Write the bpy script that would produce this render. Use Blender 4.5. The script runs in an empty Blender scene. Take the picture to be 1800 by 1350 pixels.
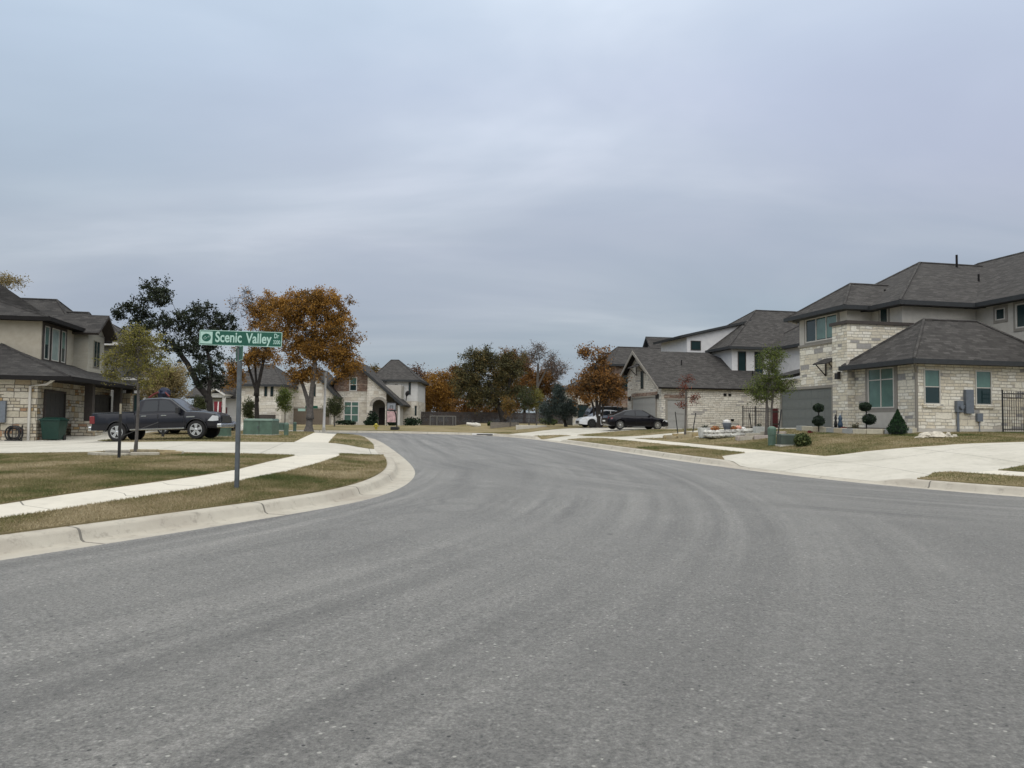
import bpy, math, random
import numpy as np
from mathutils import Vector, Matrix
from mathutils.geometry import delaunay_2d_cdt

# ------------------------------------------------------------------ camera, sky, sun
SC = bpy.context.scene
COL = SC.collection
EYE = 1.6
cam_d = bpy.data.cameras.new("camera")
cam_d.sensor_width = 36.0
cam_d.lens = 27.0
cam_d.clip_start = 0.1
cam_d.clip_end = 3000
cam = bpy.data.objects.new("camera", cam_d)
COL.objects.link(cam)
CAM_R = Matrix.Rotation(math.radians(92.8), 3, 'X') @ Matrix.Rotation(math.radians(0.6), 3, 'Z')
cam.matrix_world = Matrix.Translation((0, 0, EYE)) @ CAM_R.to_4x4()
SC.camera = cam
SC.view_settings.view_transform = 'Standard'
SC.view_settings.look = 'None'
SC.view_settings.exposure = 0.0
SC.view_settings.gamma = 1.0
SC.cycles.max_bounces = 6
SC.cycles.transparent_max_bounces = 8
SC.cycles.use_adaptive_sampling = True
SC.cycles.adaptive_threshold = 0.02
SC.cycles.use_denoising = True

SUN_EL, SUN_AZ = 42.0, 178.0      # azimuth clockwise from +Y (behind and to the right)
W = bpy.data.worlds.new("World")
SC.world = W
W.use_nodes = True
nt = W.node_tree
nt.nodes.clear()
def N(tree, typ, **kw):
    n = tree.nodes.new(typ)
    for k, v in kw.items():
        if k.startswith('i_'):
            key = k[2:]
            key = int(key) if key.isdigit() else key.replace('_', ' ')
            n.inputs[key].default_value = v
        else:
            setattr(n, k, v)
    return n
def ramp(tree, stops, interp='LINEAR'):
    r = tree.nodes.new('ShaderNodeValToRGB')
    cr = r.color_ramp
    cr.interpolation = interp
    while len(cr.elements) < len(stops):
        cr.elements.new(0.5)
    for e, (p, c) in zip(cr.elements, stops):
        e.position = p
        if isinstance(c, (int, float)):
            c = (c, c, c)
        e.color = (c[0], c[1], c[2], 1)
    return r
def build_world():
    t = nt
    out = N(t, 'ShaderNodeOutputWorld')
    bg = N(t, 'ShaderNodeBackground')
    bg.inputs['Strength'].default_value = 0.1
    sky = N(t, 'ShaderNodeTexSky')
    sky.sky_type = 'NISHITA'
    sky.sun_disc = False
    sky.sun_elevation = math.radians(SUN_EL)
    sky.sun_rotation = math.radians(SUN_AZ)
    tc = N(t, 'ShaderNodeTexCoord')
    sep = N(t, 'ShaderNodeSeparateXYZ')
    t.links.new(tc.outputs['Generated'], sep.inputs[0])
    # project the direction on a cloud deck
    add = N(t, 'ShaderNodeMath', operation='ADD', i_1=0.22)
    mx = N(t, 'ShaderNodeMath', operation='MAXIMUM', i_1=0.0)
    t.links.new(sep.outputs['Z'], mx.inputs[0])
    t.links.new(mx.outputs[0], add.inputs[0])
    dx = N(t, 'ShaderNodeMath', operation='DIVIDE')
    dy = N(t, 'ShaderNodeMath', operation='DIVIDE')
    t.links.new(sep.outputs['X'], dx.inputs[0]); t.links.new(add.outputs[0], dx.inputs[1])
    t.links.new(sep.outputs['Y'], dy.inputs[0]); t.links.new(add.outputs[0], dy.inputs[1])
    cmb = N(t, 'ShaderNodeCombineXYZ')
    t.links.new(dx.outputs[0], cmb.inputs[0]); t.links.new(dy.outputs[0], cmb.inputs[1])
    mp = N(t, 'ShaderNodeMapping')
    mp.inputs['Scale'].default_value = (0.62, 1.3, 1)
    mp.inputs['Rotation'].default_value = (0, 0, math.radians(-9))
    mp.inputs['Location'].default_value = (3.1, 1.7, 0)
    t.links.new(cmb.outputs[0], mp.inputs[0])
    n1 = N(t, 'ShaderNodeTexNoise', i_Scale=1.05, i_Detail=5.0, i_Roughness=0.5, i_Distortion=0.5)
    n2 = N(t, 'ShaderNodeTexNoise', i_Scale=0.45, i_Detail=3.0, i_Roughness=0.5)
    t.links.new(mp.outputs[0], n1.inputs['Vector']); t.links.new(mp.outputs[0], n2.inputs['Vector'])
    # overcast luminance by elevation (brighter overhead), values x10 because strength is 0.1
    lum = ramp(t, [(0.0, (3.3, 3.95, 4.4)), (0.10, (3.95, 4.45, 5.1)), (0.24, (4.7, 5.2, 6.15)), (0.40, (6.0, 6.65, 8.05)), (0.52, (6.8, 7.7, 9.1)), (0.66, (14.5, 14.2, 13.9)), (1.0, (17.6, 17.2, 16.7))])
    # ramps clamp nothing above 1 for colours: keep values scaled
    for e in lum.color_ramp.elements:
        c = e.color
        e.color = (c[0] / 20, c[1] / 20, c[2] / 20, 1)
    t.links.new(mx.outputs[0], lum.inputs[0])
    m20 = N(t, 'ShaderNodeVectorMath', operation='SCALE'); m20.inputs['Scale'].default_value = 20
    t.links.new(lum.outputs[0], m20.inputs[0])
    cr1 = ramp(t, [(0.28, (0.83, 0.85, 0.875)), (0.44, (0.93, 0.945, 0.96)), (0.52, (1.0, 1.0, 1.0)), (0.60, (1.10, 1.085, 1.065)), (0.70, (1.30, 1.25, 1.20))])
    for e in cr1.color_ramp.elements:
        c = e.color
        e.color = (c[0] / 2, c[1] / 2, c[2] / 2, 1)
    t.links.new(n1.outputs[0], cr1.inputs[0])
    cr2 = ramp(t, [(0.35, (0.485, 0.515, 0.51)), (0.5, (0.50, 0.505, 0.505)), (0.65, (0.515, 0.505, 0.52))])
    t.links.new(n2.outputs[0], cr2.inputs[0])
    mul = N(t, 'ShaderNodeVectorMath', operation='MULTIPLY')
    t.links.new(m20.outputs[0], mul.inputs[0]); t.links.new(cr1.outputs[0], mul.inputs[1])
    mul2 = N(t, 'ShaderNodeVectorMath', operation='MULTIPLY')
    t.links.new(mul.outputs[0], mul2.inputs[0]); t.links.new(cr2.outputs[0], mul2.inputs[1])
    sc4 = N(t, 'ShaderNodeVectorMath', operation='SCALE'); sc4.inputs['Scale'].default_value = 4.0
    t.links.new(mul2.outputs[0], sc4.inputs[0])
    mix = N(t, 'ShaderNodeMix', data_type='RGBA')
    mix.inputs[0].default_value = 0.93
    t.links.new(sky.outputs[0], mix.inputs[6]); t.links.new(sc4.outputs[0], mix.inputs[7])
    t.links.new(mix.outputs[2], bg.inputs[0])
    t.links.new(bg.outputs[0], out.inputs[0])
build_world()
sun_d = bpy.data.lights.new("sun", 'SUN')
sun_d.energy = 1.15
sun_d.angle = math.radians(70)
sun_d.color = (1.0, 0.96, 0.9)
sun = bpy.data.objects.new("sun", sun_d)
COL.objects.link(sun)
el, az = math.radians(SUN_EL), math.radians(SUN_AZ)
sd = Vector((math.sin(az) * math.cos(el), math.cos(az) * math.cos(el), math.sin(el)))
sun.rotation_euler = sd.to_track_quat('Z', 'Y').to_euler()
sun.location = (0, -20, 40)

# ------------------------------------------------------------------ helpers
def tag(o, label=None, cat=None, group=None, kind=None):
    if label: o['label'] = label
    if cat: o['category'] = cat
    if group: o['group'] = group
    if kind: o['kind'] = kind
    return o
def empty(name, loc, label, cat, group=None, rz=0.0):
    o = bpy.data.objects.new(name, None)
    o.empty_display_size = 0.3
    COL.objects.link(o)
    o.location = loc
    o.rotation_euler = (0, 0, rz)
    return tag(o, label, cat, group)
class MB:
    """collects faces, links them as one mesh object; uv = metres along the face"""
    def __init__(s):
        s.v = []; s.f = []; s.m = []; s.uv = None; s.smooth = False
    def add(s, verts, faces, mi=0):
        b = len(s.v)
        s.v += [tuple(p) for p in verts]
        for f in faces:
            s.f.append(tuple(i + b for i in f)); s.m.append(mi)
        return s
    def poly(s, pts, mi=0):
        return s.add(pts, [tuple(range(len(pts)))], mi)
    def box(s, a, b, mi=0, fr=None, rz=0.0, skip=()):
        x0, y0, z0 = a; x1, y1, z1 = b
        P = [(x0, y0, z0), (x1, y0, z0), (x1, y1, z0), (x0, y1, z0), (x0, y0, z1), (x1, y0, z1), (x1, y1, z1), (x0, y1, z1)]
        if fr: P = [fr(*p) for p in P]
        F = [(0, 3, 2, 1), (4, 5, 6, 7), (0, 1, 5, 4), (1, 2, 6, 5), (2, 3, 7, 6), (3, 0, 4, 7)]
        return s.add(P, [f for i, f in enumerate(F) if i not in skip], mi)
    def prism(s, pts, ext, mi=0):
        """pts: planar polygon, ext: extrusion vector"""
        n = len(pts)
        e = Vector(ext)
        q = [Vector(p) for p in pts]
        V = [tuple(p) for p in q] + [tuple(p + e) for p in q]
        F = [tuple(range(n))[::-1], tuple(range(n, 2 * n))] + [(i, (i + 1) % n, (i + 1) % n + n, i + n) for i in range(n)]
        return s.add(V, F, mi)
    def tube(s, pts, rad, n=6, mi=0, cap=True):
        pts = [Vector(p) for p in pts]
        if not hasattr(rad, '__len__'): rad = [rad] * len(pts)
        b = len(s.v)
        up = Vector((0, 0, 1))
        for i, p in enumerate(pts):
            if i == 0: d = pts[1] - p
            elif i == len(pts) - 1: d = p - pts[i - 1]
            else: d = pts[i + 1] - pts[i - 1]
            d = d.normalized() if d.length > 1e-9 else Vector((0, 0, 1))
            a = Vector((1, 0, 0)) if abs(d.x) < 0.8 else Vector((0, 1, 0))
            u = d.cross(a).normalized(); w = d.cross(u)
            for k in range(n):
                t = 2 * math.pi * k / n
                s.v.append(tuple(p + (u * math.cos(t) + w * math.sin(t)) * rad[i]))
        for i in range(len(pts) - 1):
            for k in range(n):
                a0 = b + i * n + k; a1 = b + i * n + (k + 1) % n
                s.f.append((a0, a1, a1 + n, a0 + n)); s.m.append(mi)
        if cap:
            s.f.append(tuple(b + k for k in range(n))[::-1]); s.m.append(mi)
            s.f.append(tuple(b + (len(pts) - 1) * n + k for k in range(n))); s.m.append(mi)
        return s
    def lathe(s, prof, c=(0, 0, 0), n=16, mi=0, axis='z'):
        """prof: (r, h) list"""
        b = len(s.v)
        for r, h in prof:
            for k in range(n):
                t = 2 * math.pi * k / n
                if axis == 'z': p = (c[0] + r * math.cos(t), c[1] + r * math.sin(t), c[2] + h)
                else: p = (c[0] + r * math.cos(t), c[1] + h, c[2] + r * math.sin(t))
                s.v.append(p)
        for i in range(len(prof) - 1):
            for k in range(n):
                a0 = b + i * n + k; a1 = b + i * n + (k + 1) % n
                s.f.append((a0, a1, a1 + n, a0 + n)); s.m.append(mi)
        s.f.append(tuple(b + k for k in range(n))[::-1]); s.m.append(mi)
        s.f.append(tuple(b + (len(prof) - 1) * n + k for k in range(n))); s.m.append(mi)
        return s
    def build(s, name, mats, parent=None, off=(0, 0, 0), smooth=False, bevel=0.0):
        me = bpy.data.meshes.new(name)
        ox, oy, oz = off
        me.from_pydata([(x - ox, y - oy, z - oz) for x, y, z in s.v], [], s.f)
        if not isinstance(mats, (list, tuple)): mats = [mats]
        for m in mats: me.materials.append(m)
        me.polygons.foreach_set('material_index', s.m)
        if smooth: me.polygons.foreach_set('use_smooth', [True] * len(s.f))
        uvl = me.uv_layers.new(name='UVMap')
        me.update()
        nl = len(me.loops)
        arr = np.zeros(nl * 2, dtype=np.float32)
        for p in me.polygons:
            n = p.normal
            if s.uv is not None:
                u0 = s.uv[p.index]
                for li in p.loop_indices:
                    arr[2 * li] = u0[0]; arr[2 * li + 1] = u0[1]
                continue
            if abs(n.z) > 0.96:
                tu = Vector((1, 0, 0)); tv = Vector((0, 1, 0))
            else:
                tu = Vector((-n.y, n.x, 0)).normalized(); tv = n.cross(tu)
                if tv.z < 0: tv = -tv
            for li in p.loop_indices:
                co = me.vertices[me.loops[li].vertex_index].co + Vector(off)
                arr[2 * li] = co.dot(tu); arr[2 * li + 1] = co.dot(tv)
        uvl.data.foreach_set('uv', arr)
        o = bpy.data.objects.new(name, me)
        COL.objects.link(o)
        if parent is not None: o.parent = parent
        if bevel > 0:
            md = o.modifiers.new('bevel', 'BEVEL'); md.width = bevel; md.segments = 2; md.limit_method = 'ANGLE'
        return o
def copy_tree(o, parent=None):
    c = o.copy(); COL.objects.link(c)
    if parent is not None: c.parent = parent
    for ch in [x for x in bpy.data.objects if x.parent == o]:
        copy_tree(ch, c)
    return c

# ------------------------------------------------------------------ materials
MATS = {}
def mat(name, col=(0.5, 0.5, 0.5), rough=0.7, metal=0.0, spec=0.5, var=0.0, vscale=8.0, bump=0.0, bscale=60.0, coat=0.0):
    if name in MATS: return MATS[name]
    m = bpy.data.materials.new(name); MATS[name] = m
    m.use_nodes = True
    t = m.node_tree
    b = t.nodes['Principled BSDF']
    b.inputs['Base Color'].default_value = (*col, 1)
    b.inputs['Roughness'].default_value = rough
    b.inputs['Metallic'].default_value = metal
    b.inputs['Specular IOR Level'].default_value = spec
    if coat: b.inputs['Coat Weight'].default_value = coat; b.inputs['Coat Roughness'].default_value = 0.06
    if var > 0:
        tc = N(t, 'ShaderNodeTexCoord')
        n = N(t, 'ShaderNodeTexNoise', i_Scale=vscale, i_Detail=4.0, i_Roughness=0.6)
        t.links.new(tc.outputs['Object'], n.inputs['Vector'])
        lo = tuple(max(0, c * (1 - var)) for c in col); hi = tuple(c * (1 + var) for c in col)
        r = ramp(t, [(0.3, lo), (0.7, hi)])
        t.links.new(n.outputs[0], r.inputs[0]); t.links.new(r.outputs[0], b.inputs['Base Color'])
    if bump > 0:
        tc = N(t, 'ShaderNodeTexCoord')
        n = N(t, 'ShaderNodeTexNoise', i_Scale=bscale, i_Detail=3.0)
        t.links.new(tc.outputs['Object'], n.inputs['Vector'])
        bp = N(t, 'ShaderNodeBump', i_Strength=bump, i_Distance=0.02)
        t.links.new(n.outputs[0], bp.inputs['Height']); t.links.new(bp.outputs[0], b.inputs['Normal'])
    return m
def stone_mat(name, stops, mortar, bw=0.5, bh=0.2, msize=0.012, offs=(0, 0), warp=0.035, squash=1.0, big=.48):
    """ashlar: two brick layouts picked by noise, colour of every stone from a ramp"""
    m = bpy.data.materials.new(name); MATS[name] = m
    m.use_nodes = True
    t = m.node_tree; b = t.nodes['Principled BSDF']
    b.inputs['Roughness'].default_value = 0.9; b.inputs['Specular IOR Level'].default_value = 0.2
    tc = N(t, 'ShaderNodeTexCoord')
    nz = N(t, 'ShaderNodeTexNoise', i_Scale=2.2, i_Detail=3.0)
    t.links.new(tc.outputs['UV'], nz.inputs['Vector'])
    sub = N(t, 'ShaderNodeVectorMath', operation='SUBTRACT'); sub.inputs[1].default_value = (0.5, 0.5, 0.5)
    t.links.new(nz.outputs['Color'], sub.inputs[0])
    sc = N(t, 'ShaderNodeVectorMath', operation='SCALE'); sc.inputs['Scale'].default_value = warp * 2
    t.links.new(sub.outputs[0], sc.inputs[0])
    ad = N(t, 'ShaderNodeVectorMath', operation='ADD')
    t.links.new(tc.outputs['UV'], ad.inputs[0]); t.links.new(sc.outputs[0], ad.inputs[1])
    mp = N(t, 'ShaderNodeMapping'); mp.inputs['Location'].default_value = (offs[0], offs[1], 0)
    t.links.new(ad.outputs[0], mp.inputs[0])
    def bt(w, h, off):
        k = N(t, 'ShaderNodeTexBrick', i_Scale=1.0)
        k.offset = 0.37; k.offset_frequency = 2; k.squash = squash; k.squash_frequency = 3; k.squash = 0.7 if squash == 1.0 else squash
        k.inputs['Color1'].default_value = (0, 0, 0, 1); k.inputs['Color2'].default_value = (1, 1, 1, 1)
        k.inputs['Mortar'].default_value = (0.5, 0.5, 0.5, 1)
        k.inputs['Brick Width'].default_value = w; k.inputs['Row Height'].default_value = h
        k.inputs['Mortar Size'].default_value = msize; k.inputs['Mortar Smooth'].default_value = 0.25
        k.inputs['Bias'].default_value = 0.0
        t.links.new(mp.outputs[0], k.inputs['Vector'])
        return k
    k1 = bt(bw, bh, 0); k2 = bt(bw * 1.7, bh * 2, 0)
    # choose layouts by a cell pattern aligned with the two-row blocks
    vb = N(t, 'ShaderNodeTexBrick', i_Scale=1.0)
    vb.offset = 0.5; vb.inputs['Color1'].default_value = (0, 0, 0, 1); vb.inputs['Color2'].default_value = (1, 1, 1, 1)
    vb.inputs['Mortar Size'].default_value = 0.0; vb.inputs['Brick Width'].default_value = bw * 3.4; vb.inputs['Row Height'].default_value = bh * 2
    t.links.new(mp.outputs[0], vb.inputs['Vector'])
    gt = N(t, 'ShaderNodeMath', operation='GREATER_THAN', i_1=big)
    t.links.new(vb.outputs['Color'], gt.inputs[0])
    mc = N(t, 'ShaderNodeMix', data_type='RGBA'); mf = N(t, 'ShaderNodeMix', data_type='FLOAT')
    t.links.new(gt.outputs[0], mc.inputs[0]); t.links.new(gt.outputs[0], mf.inputs[0])
    t.links.new(k1.outputs['Color'], mc.inputs[6]); t.links.new(k2.outputs['Color'], mc.inputs[7])
    t.links.new(k1.outputs['Fac'], mf.inputs[2]); t.links.new(k2.outputs['Fac'], mf.inputs[3])
    r = ramp(t, stops, 'CONSTANT')
    t.links.new(mc.outputs[2], r.inputs[0])
    n2 = N(t, 'ShaderNodeTexNoise', i_Scale=9.0, i_Detail=6.0, i_Roughness=0.7)
    t.links.new(tc.outputs['UV'], n2.inputs['Vector'])
    r2 = ramp(t, [(0.25, 0.68), (0.5, 0.98), (0.75, 1.12)])
    t.links.new(n2.outputs[0], r2.inputs[0])
    ml = N(t, 'ShaderNodeMix', data_type='RGBA', blend_type='MULTIPLY'); ml.inputs[0].default_value = 1.0
    t.links.new(r.outputs[0], ml.inputs[6]); t.links.new(r2.outputs[0], ml.inputs[7])
    mm = N(t, 'ShaderNodeMix', data_type='RGBA'); mm.inputs[7].default_value = (*mortar, 1)
    t.links.new(mf.outputs[0], mm.inputs[0]); t.links.new(ml.outputs[2], mm.inputs[6])
    t.links.new(mm.outputs[2], b.inputs['Base Color'])
    inv = N(t, 'ShaderNodeMath', operation='MULTIPLY_ADD', i_1=-1.0, i_2=1.0)
    t.links.new(mf.outputs[0], inv.inputs[0])
    ad2 = N(t, 'ShaderNodeMath', operation='MULTIPLY_ADD', i_1=0.6)
    t.links.new(n2.outputs[0], ad2.inputs[0]); t.links.new(inv.outputs[0], ad2.inputs[2])
    bp = N(t, 'ShaderNodeBump', i_Strength=0.9, i_Distance=0.03)
    t.links.new(ad2.outputs[0], bp.inputs['Height']); t.links.new(bp.outputs[0], b.inputs['Normal'])
    return m
def shingle_mat(name, base, dark):
    m = bpy.data.materials.new(name); MATS[name] = m
    m.use_nodes = True
    t = m.node_tree; b = t.nodes['Principled BSDF']
    b.inputs['Roughness'].default_value = 0.95; b.inputs['Specular IOR Level'].default_value = 0.15
    tc = N(t, 'ShaderNodeTexCoord')
    k = N(t, 'ShaderNodeTexBrick', i_Scale=1.0)
    k.offset = 0.43; k.inputs['Color1'].default_value = (0, 0, 0, 1); k.inputs['Color2'].default_value = (1, 1, 1, 1)
    k.inputs['Mortar'].default_value = (0, 0, 0, 1)
    k.inputs['Brick Width'].default_value = 0.33; k.inputs['Row Height'].default_value = 0.145
    k.inputs['Mortar Size'].default_value = 0.012; k.inputs['Mortar Smooth'].default_value = 0.4
    t.links.new(tc.outputs['UV'], k.inputs['Vector'])
    n = N(t, 'ShaderNodeTexNoise', i_Scale=3.0, i_Detail=5.0, i_Roughness=0.7)
    t.links.new(tc.outputs['UV'], n.inputs['Vector'])
    n3 = N(t, 'ShaderNodeTexNoise', i_Scale=45.0, i_Detail=3.0)
    t.links.new(tc.outputs['UV'], n3.inputs['Vector'])
    a = N(t, 'ShaderNodeMath', operation='MULTIPLY_ADD', i_1=0.42)
    t.links.new(k.outputs['Color'], a.inputs[0]); 
    a2 = N(t, 'ShaderNodeMath', operation='MULTIPLY_ADD', i_1=0.32)
    t.links.new(n.outputs[0], a2.inputs[0]); 
    t.links.new(n3.outputs[0], a2.inputs[2])
    t.links.new(a2.outputs[0], a.inputs[2])
    r = ramp(t, [(0.45, dark), (0.9, base), (1.25 / 1.3, tuple(c * 1.35 for c in base))])
    hl = N(t, 'ShaderNodeMath', operation='MULTIPLY', i_1=0.86)
    t.links.new(a.outputs[0], hl.inputs[0])
    t.links.new(hl.outputs[0], r.inputs[0]); t.links.new(r.outputs[0], b.inputs['Base Color'])
    bp = N(t, 'ShaderNodeBump', i_Strength=0.5, i_Distance=0.02)
    t.links.new(a.outputs[0], bp.inputs['Height']); t.links.new(bp.outputs[0], b.inputs['Normal'])
    return m
def plain_mat(name, c1, c2, scale=3.0, rough=0.9, lap=0.0, bump=0.25, bscale=70):
    """stucco / siding / concrete: soft large variation and fine grain; lap = siding board height"""
    m = bpy.data.materials.new(name); MATS[name] = m
    m.use_nodes = True
    t = m.node_tree; b = t.nodes['Principled BSDF']
    b.inputs['Roughness'].default_value = rough; b.inputs['Specular IOR Level'].default_value = 0.2
    tc = N(t, 'ShaderNodeTexCoord')
    n = N(t, 'ShaderNodeTexNoise', i_Scale=scale, i_Detail=6.0, i_Roughness=0.6)
    t.links.new(tc.outputs['UV'], n.inputs['Vector'])
    r = ramp(t, [(0.35, c1), (0.65, c2)])
    t.links.new(n.outputs[0], r.inputs[0])
    t.links.new(r.outputs[0], b.inputs['Base Color'])
    g = N(t, 'ShaderNodeTexNoise', i_Scale=float(bscale), i_Detail=3.0)
    t.links.new(tc.outputs['UV'], g.inputs['Vector'])
    bp = N(t, 'ShaderNodeBump', i_Strength=bump, i_Distance=0.01)
    t.links.new(g.outputs[0], bp.inputs['Height'])
    if lap > 0:
        sp = N(t, 'ShaderNodeSeparateXYZ'); t.links.new(tc.outputs['UV'], sp.inputs[0])
        d = N(t, 'ShaderNodeMath', operation='DIVIDE', i_1=lap); t.links.new(sp.outputs['Y'], d.inputs[0])
        f = N(t, 'ShaderNodeMath', operation='FRACT'); t.links.new(d.outputs[0], f.inputs[0])
        b2 = N(t, 'ShaderNodeBump', i_Strength=1.0, i_Distance=0.04); b2.invert = True
        t.links.new(f.outputs[0], b2.inputs['Height']); t.links.new(bp.outputs[0], b2.inputs['Normal'])
        t.links.new(b2.outputs[0], b.inputs['Normal'])
    else:
        t.links.new(bp.outputs[0], b.inputs['Normal'])
    return m
def leaf_mat(name, stops, trans=0.25):
    m = bpy.data.materials.new(name); MATS[name] = m
    m.use_nodes = True
    t = m.node_tree; b = t.nodes['Principled BSDF']
    b.inputs['Roughness'].default_value = 0.7; b.inputs['Specular IOR Level'].default_value = 0.15
    uv = N(t, 'ShaderNodeTexCoord'); sp = N(t, 'ShaderNodeSeparateXYZ')
    t.links.new(uv.outputs['UV'], sp.inputs[0])
    r = ramp(t, stops)
    t.links.new(sp.outputs['X'], r.inputs[0]); t.links.new(r.outputs[0], b.inputs['Base Color'])
    tr = N(t, 'ShaderNodeBsdfTranslucent'); t.links.new(r.outputs[0], tr.inputs[0])
    mx = N(t, 'ShaderNodeMixShader'); mx.inputs[0].default_value = trans
    out = t.nodes['Material Output']
    t.links.new(b.outputs[0], mx.inputs[1]); t.links.new(tr.outputs[0], mx.inputs[2]); t.links.new(mx.outputs[0], out.inputs[0])
    return m

M_stone_rh = stone_mat('cream_limestone', [(0, (.64, .59, .47)), (.22, (.75, .71, .59)), (.48, (.68, .62, .49)), (.62, (.79, .76, .66)), (.83, (.34, .33, .31)), (.89, (.52, .48, .41)), (.93, (.73, .69, .58))], (.42, .39, .33), 0.46, 0.135, 0.014, warp=.05, big=.80)
M_stone_lh = stone_mat('tan_sandstone', [(0, (.46, .41, .31)), (.22, (.55, .50, .40)), (.42, (.38, .31, .21)), (.52, (.54, .50, .41)), (.74, (.33, .21, .13)), (.79, (.46, .42, .33)), (.93, (.40, .28, .14))], (.14, .125, .105), 0.42, 0.155, 0.018, warp=.05)
M_stone_sh = stone_mat('pale_limestone', [(0, (.62, .59, .51)), (.25, (.71, .68, .60)), (.5, (.58, .54, .46)), (.66, (.69, .66, .58)), (.84, (.40, .385, .36)), (.9, (.64, .60, .52))], (.36, .34, .30), 0.46, 0.14, 0.015, warp=.05, big=.80)
M_stone_far = stone_mat('white_limestone', [(0, (.66, .62, .54)), (.3, (.72, .69, .61)), (.6, (.62, .58, .49)), (.85, (.55, .50, .42))], (.50, .47, .41), 0.5, 0.2, 0.012)
M_brick = stone_mat('brown_brick', [(0, (.24, .16, .12)), (.3, (.32, .22, .17)), (.6, (.20, .14, .11)), (.8, (.38, .30, .24))], (.30, .27, .23), 0.24, 0.08, 0.008, warp=0.005)
M_roof = shingle_mat('charcoal_shingle', (.078, .074, .070), (.036, .034, .033))
M_roof_lh = shingle_mat('dark_shingle', (.064, .061, .058), (.030, .029, .029))
M_stucco = plain_mat('grey_stucco', (.44, .42, .375), (.50, .48, .43))
M_stucco_w = plain_mat('white_stucco', (.60, .60, .60), (.68, .68, .67))
M_stucco_t = plain_mat('tan_stucco', (.38, .345, .275), (.43, .395, .32))
M_siding_w = plain_mat('white_siding', (.55, .55, .53), (.60, .60, .58), lap=0.18)
M_siding_t = plain_mat('tan_siding', (.34, .32, .26), (.38, .36, .30), lap=0.18)
M_siding_g = plain_mat('grey_siding', (.17, .165, .15), (.20, .195, .18), lap=0.18)
M_fascia = mat('dark_fascia', (.016, .015, .015), 0.8, spec=.15, var=.15)
M_fascia_g = mat('grey_fascia', (.036, .039, .041), 0.6, spec=.25, var=.15)  # dark bronze gutters; eave shade is also put into this colour, soffit faces included
M_fascia_t = mat('taupe_fascia', (.27, .25, .215), 0.6, var=.1)
M_soffit = mat('taupe_soffit', (.20, .185, .16), 0.8)
M_trim = mat('taupe_trim', (.235, .22, .19), 0.7, var=.1)
M_trim_w = mat('white_trim', (.62, .61, .58), 0.6)
M_trim_d = mat('dark_brown_trim', (.045, .036, .030), 0.6, var=.2)
M_frame = mat('almond_frame', (.52, .50, .45), 0.5)
M_glass = mat('window_glass', (.016, .034, .036), 0.08, spec=.6)
M_blind = mat('window_blind', (.085, .16, .135), 0.12, spec=.8, var=.25, vscale=1.2)
M_glass_w = mat('curtained_glass', (.30, .37, .34), 0.15, spec=1.0, var=.2, vscale=1.5)
M_garage = mat('grey_garage_door', (.13, .14, .13), 0.6, var=.06)
M_garage_d = mat('dark_garage_door', (.038, .036, .032), 0.6, var=.2)
M_garage_s = mat('silver_garage_door', (.30, .30, .285), 0.6, var=.06)
M_garage_b = mat('brown_garage_door', (.155, .125, .095), 0.6, var=.1)
M_down = mat('taupe_downspout', (.21, .195, .165), 0.6)
M_black = mat('black_iron', (.012, .012, .013), 0.45)
M_steel = mat('galvanised_steel', (.10, .115, .125), 0.5, metal=.3, var=.2)
M_bluegrey = mat('meter_grey', (.13, .15, .175), 0.5, var=.12)
M_white = mat('white_paint', (.72, .71, .68), 0.6, var=.06)
M_green_box = mat('utility_green', (.08, .135, .10), 0.5, var=.22, vscale=3)
M_green_dark = mat('dark_utility_green', (.05, .07, .055), 0.6, var=.3, vscale=3)
M_bark = mat('oak_bark', (.075, .062, .050), 0.95, var=.45, vscale=5, bump=.8, bscale=25)
M_bark_grey = mat('grey_bark', (.105, .095, .085), 0.95, var=.35, vscale=6, bump=.8, bscale=25)
M_bark_dark = mat('dark_bark', (.028, .024, .021), 0.95, var=.4, vscale=5, bump=.8, bscale=25)
M_conc_w = mat('weathered_concrete', (.5, .48, .42), 0.9, var=.15)

FR = (0.98, 0.20)      # the street frame: w = across to the right, b = along the street
def F(w, b, e):
    """street frame to world; e = metres above the eye level"""
    return (.98 * w - .2 * b, .2 * w + .98 * b, EYE + e)
def G2(w, b): return (.98 * w - .2 * b, .2 * w + .98 * b)
def wb(x, y): return (.98 * x + .2 * y) / 1.0004, (-.2 * x + .98 * y) / 1.0004
# ------------------------------------------------------------------ terrain
def sstep(t):
    t = np.clip(t, 0, 1)
    return t * t * (3 - 2 * t)
def chaikin(P, n=2):
    P = np.array(P, float)
    for _ in range(n):
        Q = [P[0]]
        for a, b in zip(P[:-1], P[1:]):
            Q += [0.75 * a + 0.25 * b, 0.25 * a + 0.75 * b]
        Q.append(P[-1]); P = np.array(Q)
    return P
def resample(P, step):
    P = np.array(P, float)
    d = np.r_[0, np.cumsum(np.hypot(*np.diff(P, axis=0).T))]
    n = max(2, int(d[-1] / step) + 1)
    s = np.linspace(0, d[-1], n)
    return np.c_[np.interp(s, d, P[:, 0]), np.interp(s, d, P[:, 1])]
def wb2(P): P = np.array(P, float); return np.c_[.98 * P[:, 0] - .2 * P[:, 1], .2 * P[:, 0] + .98 * P[:, 1]]
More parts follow.
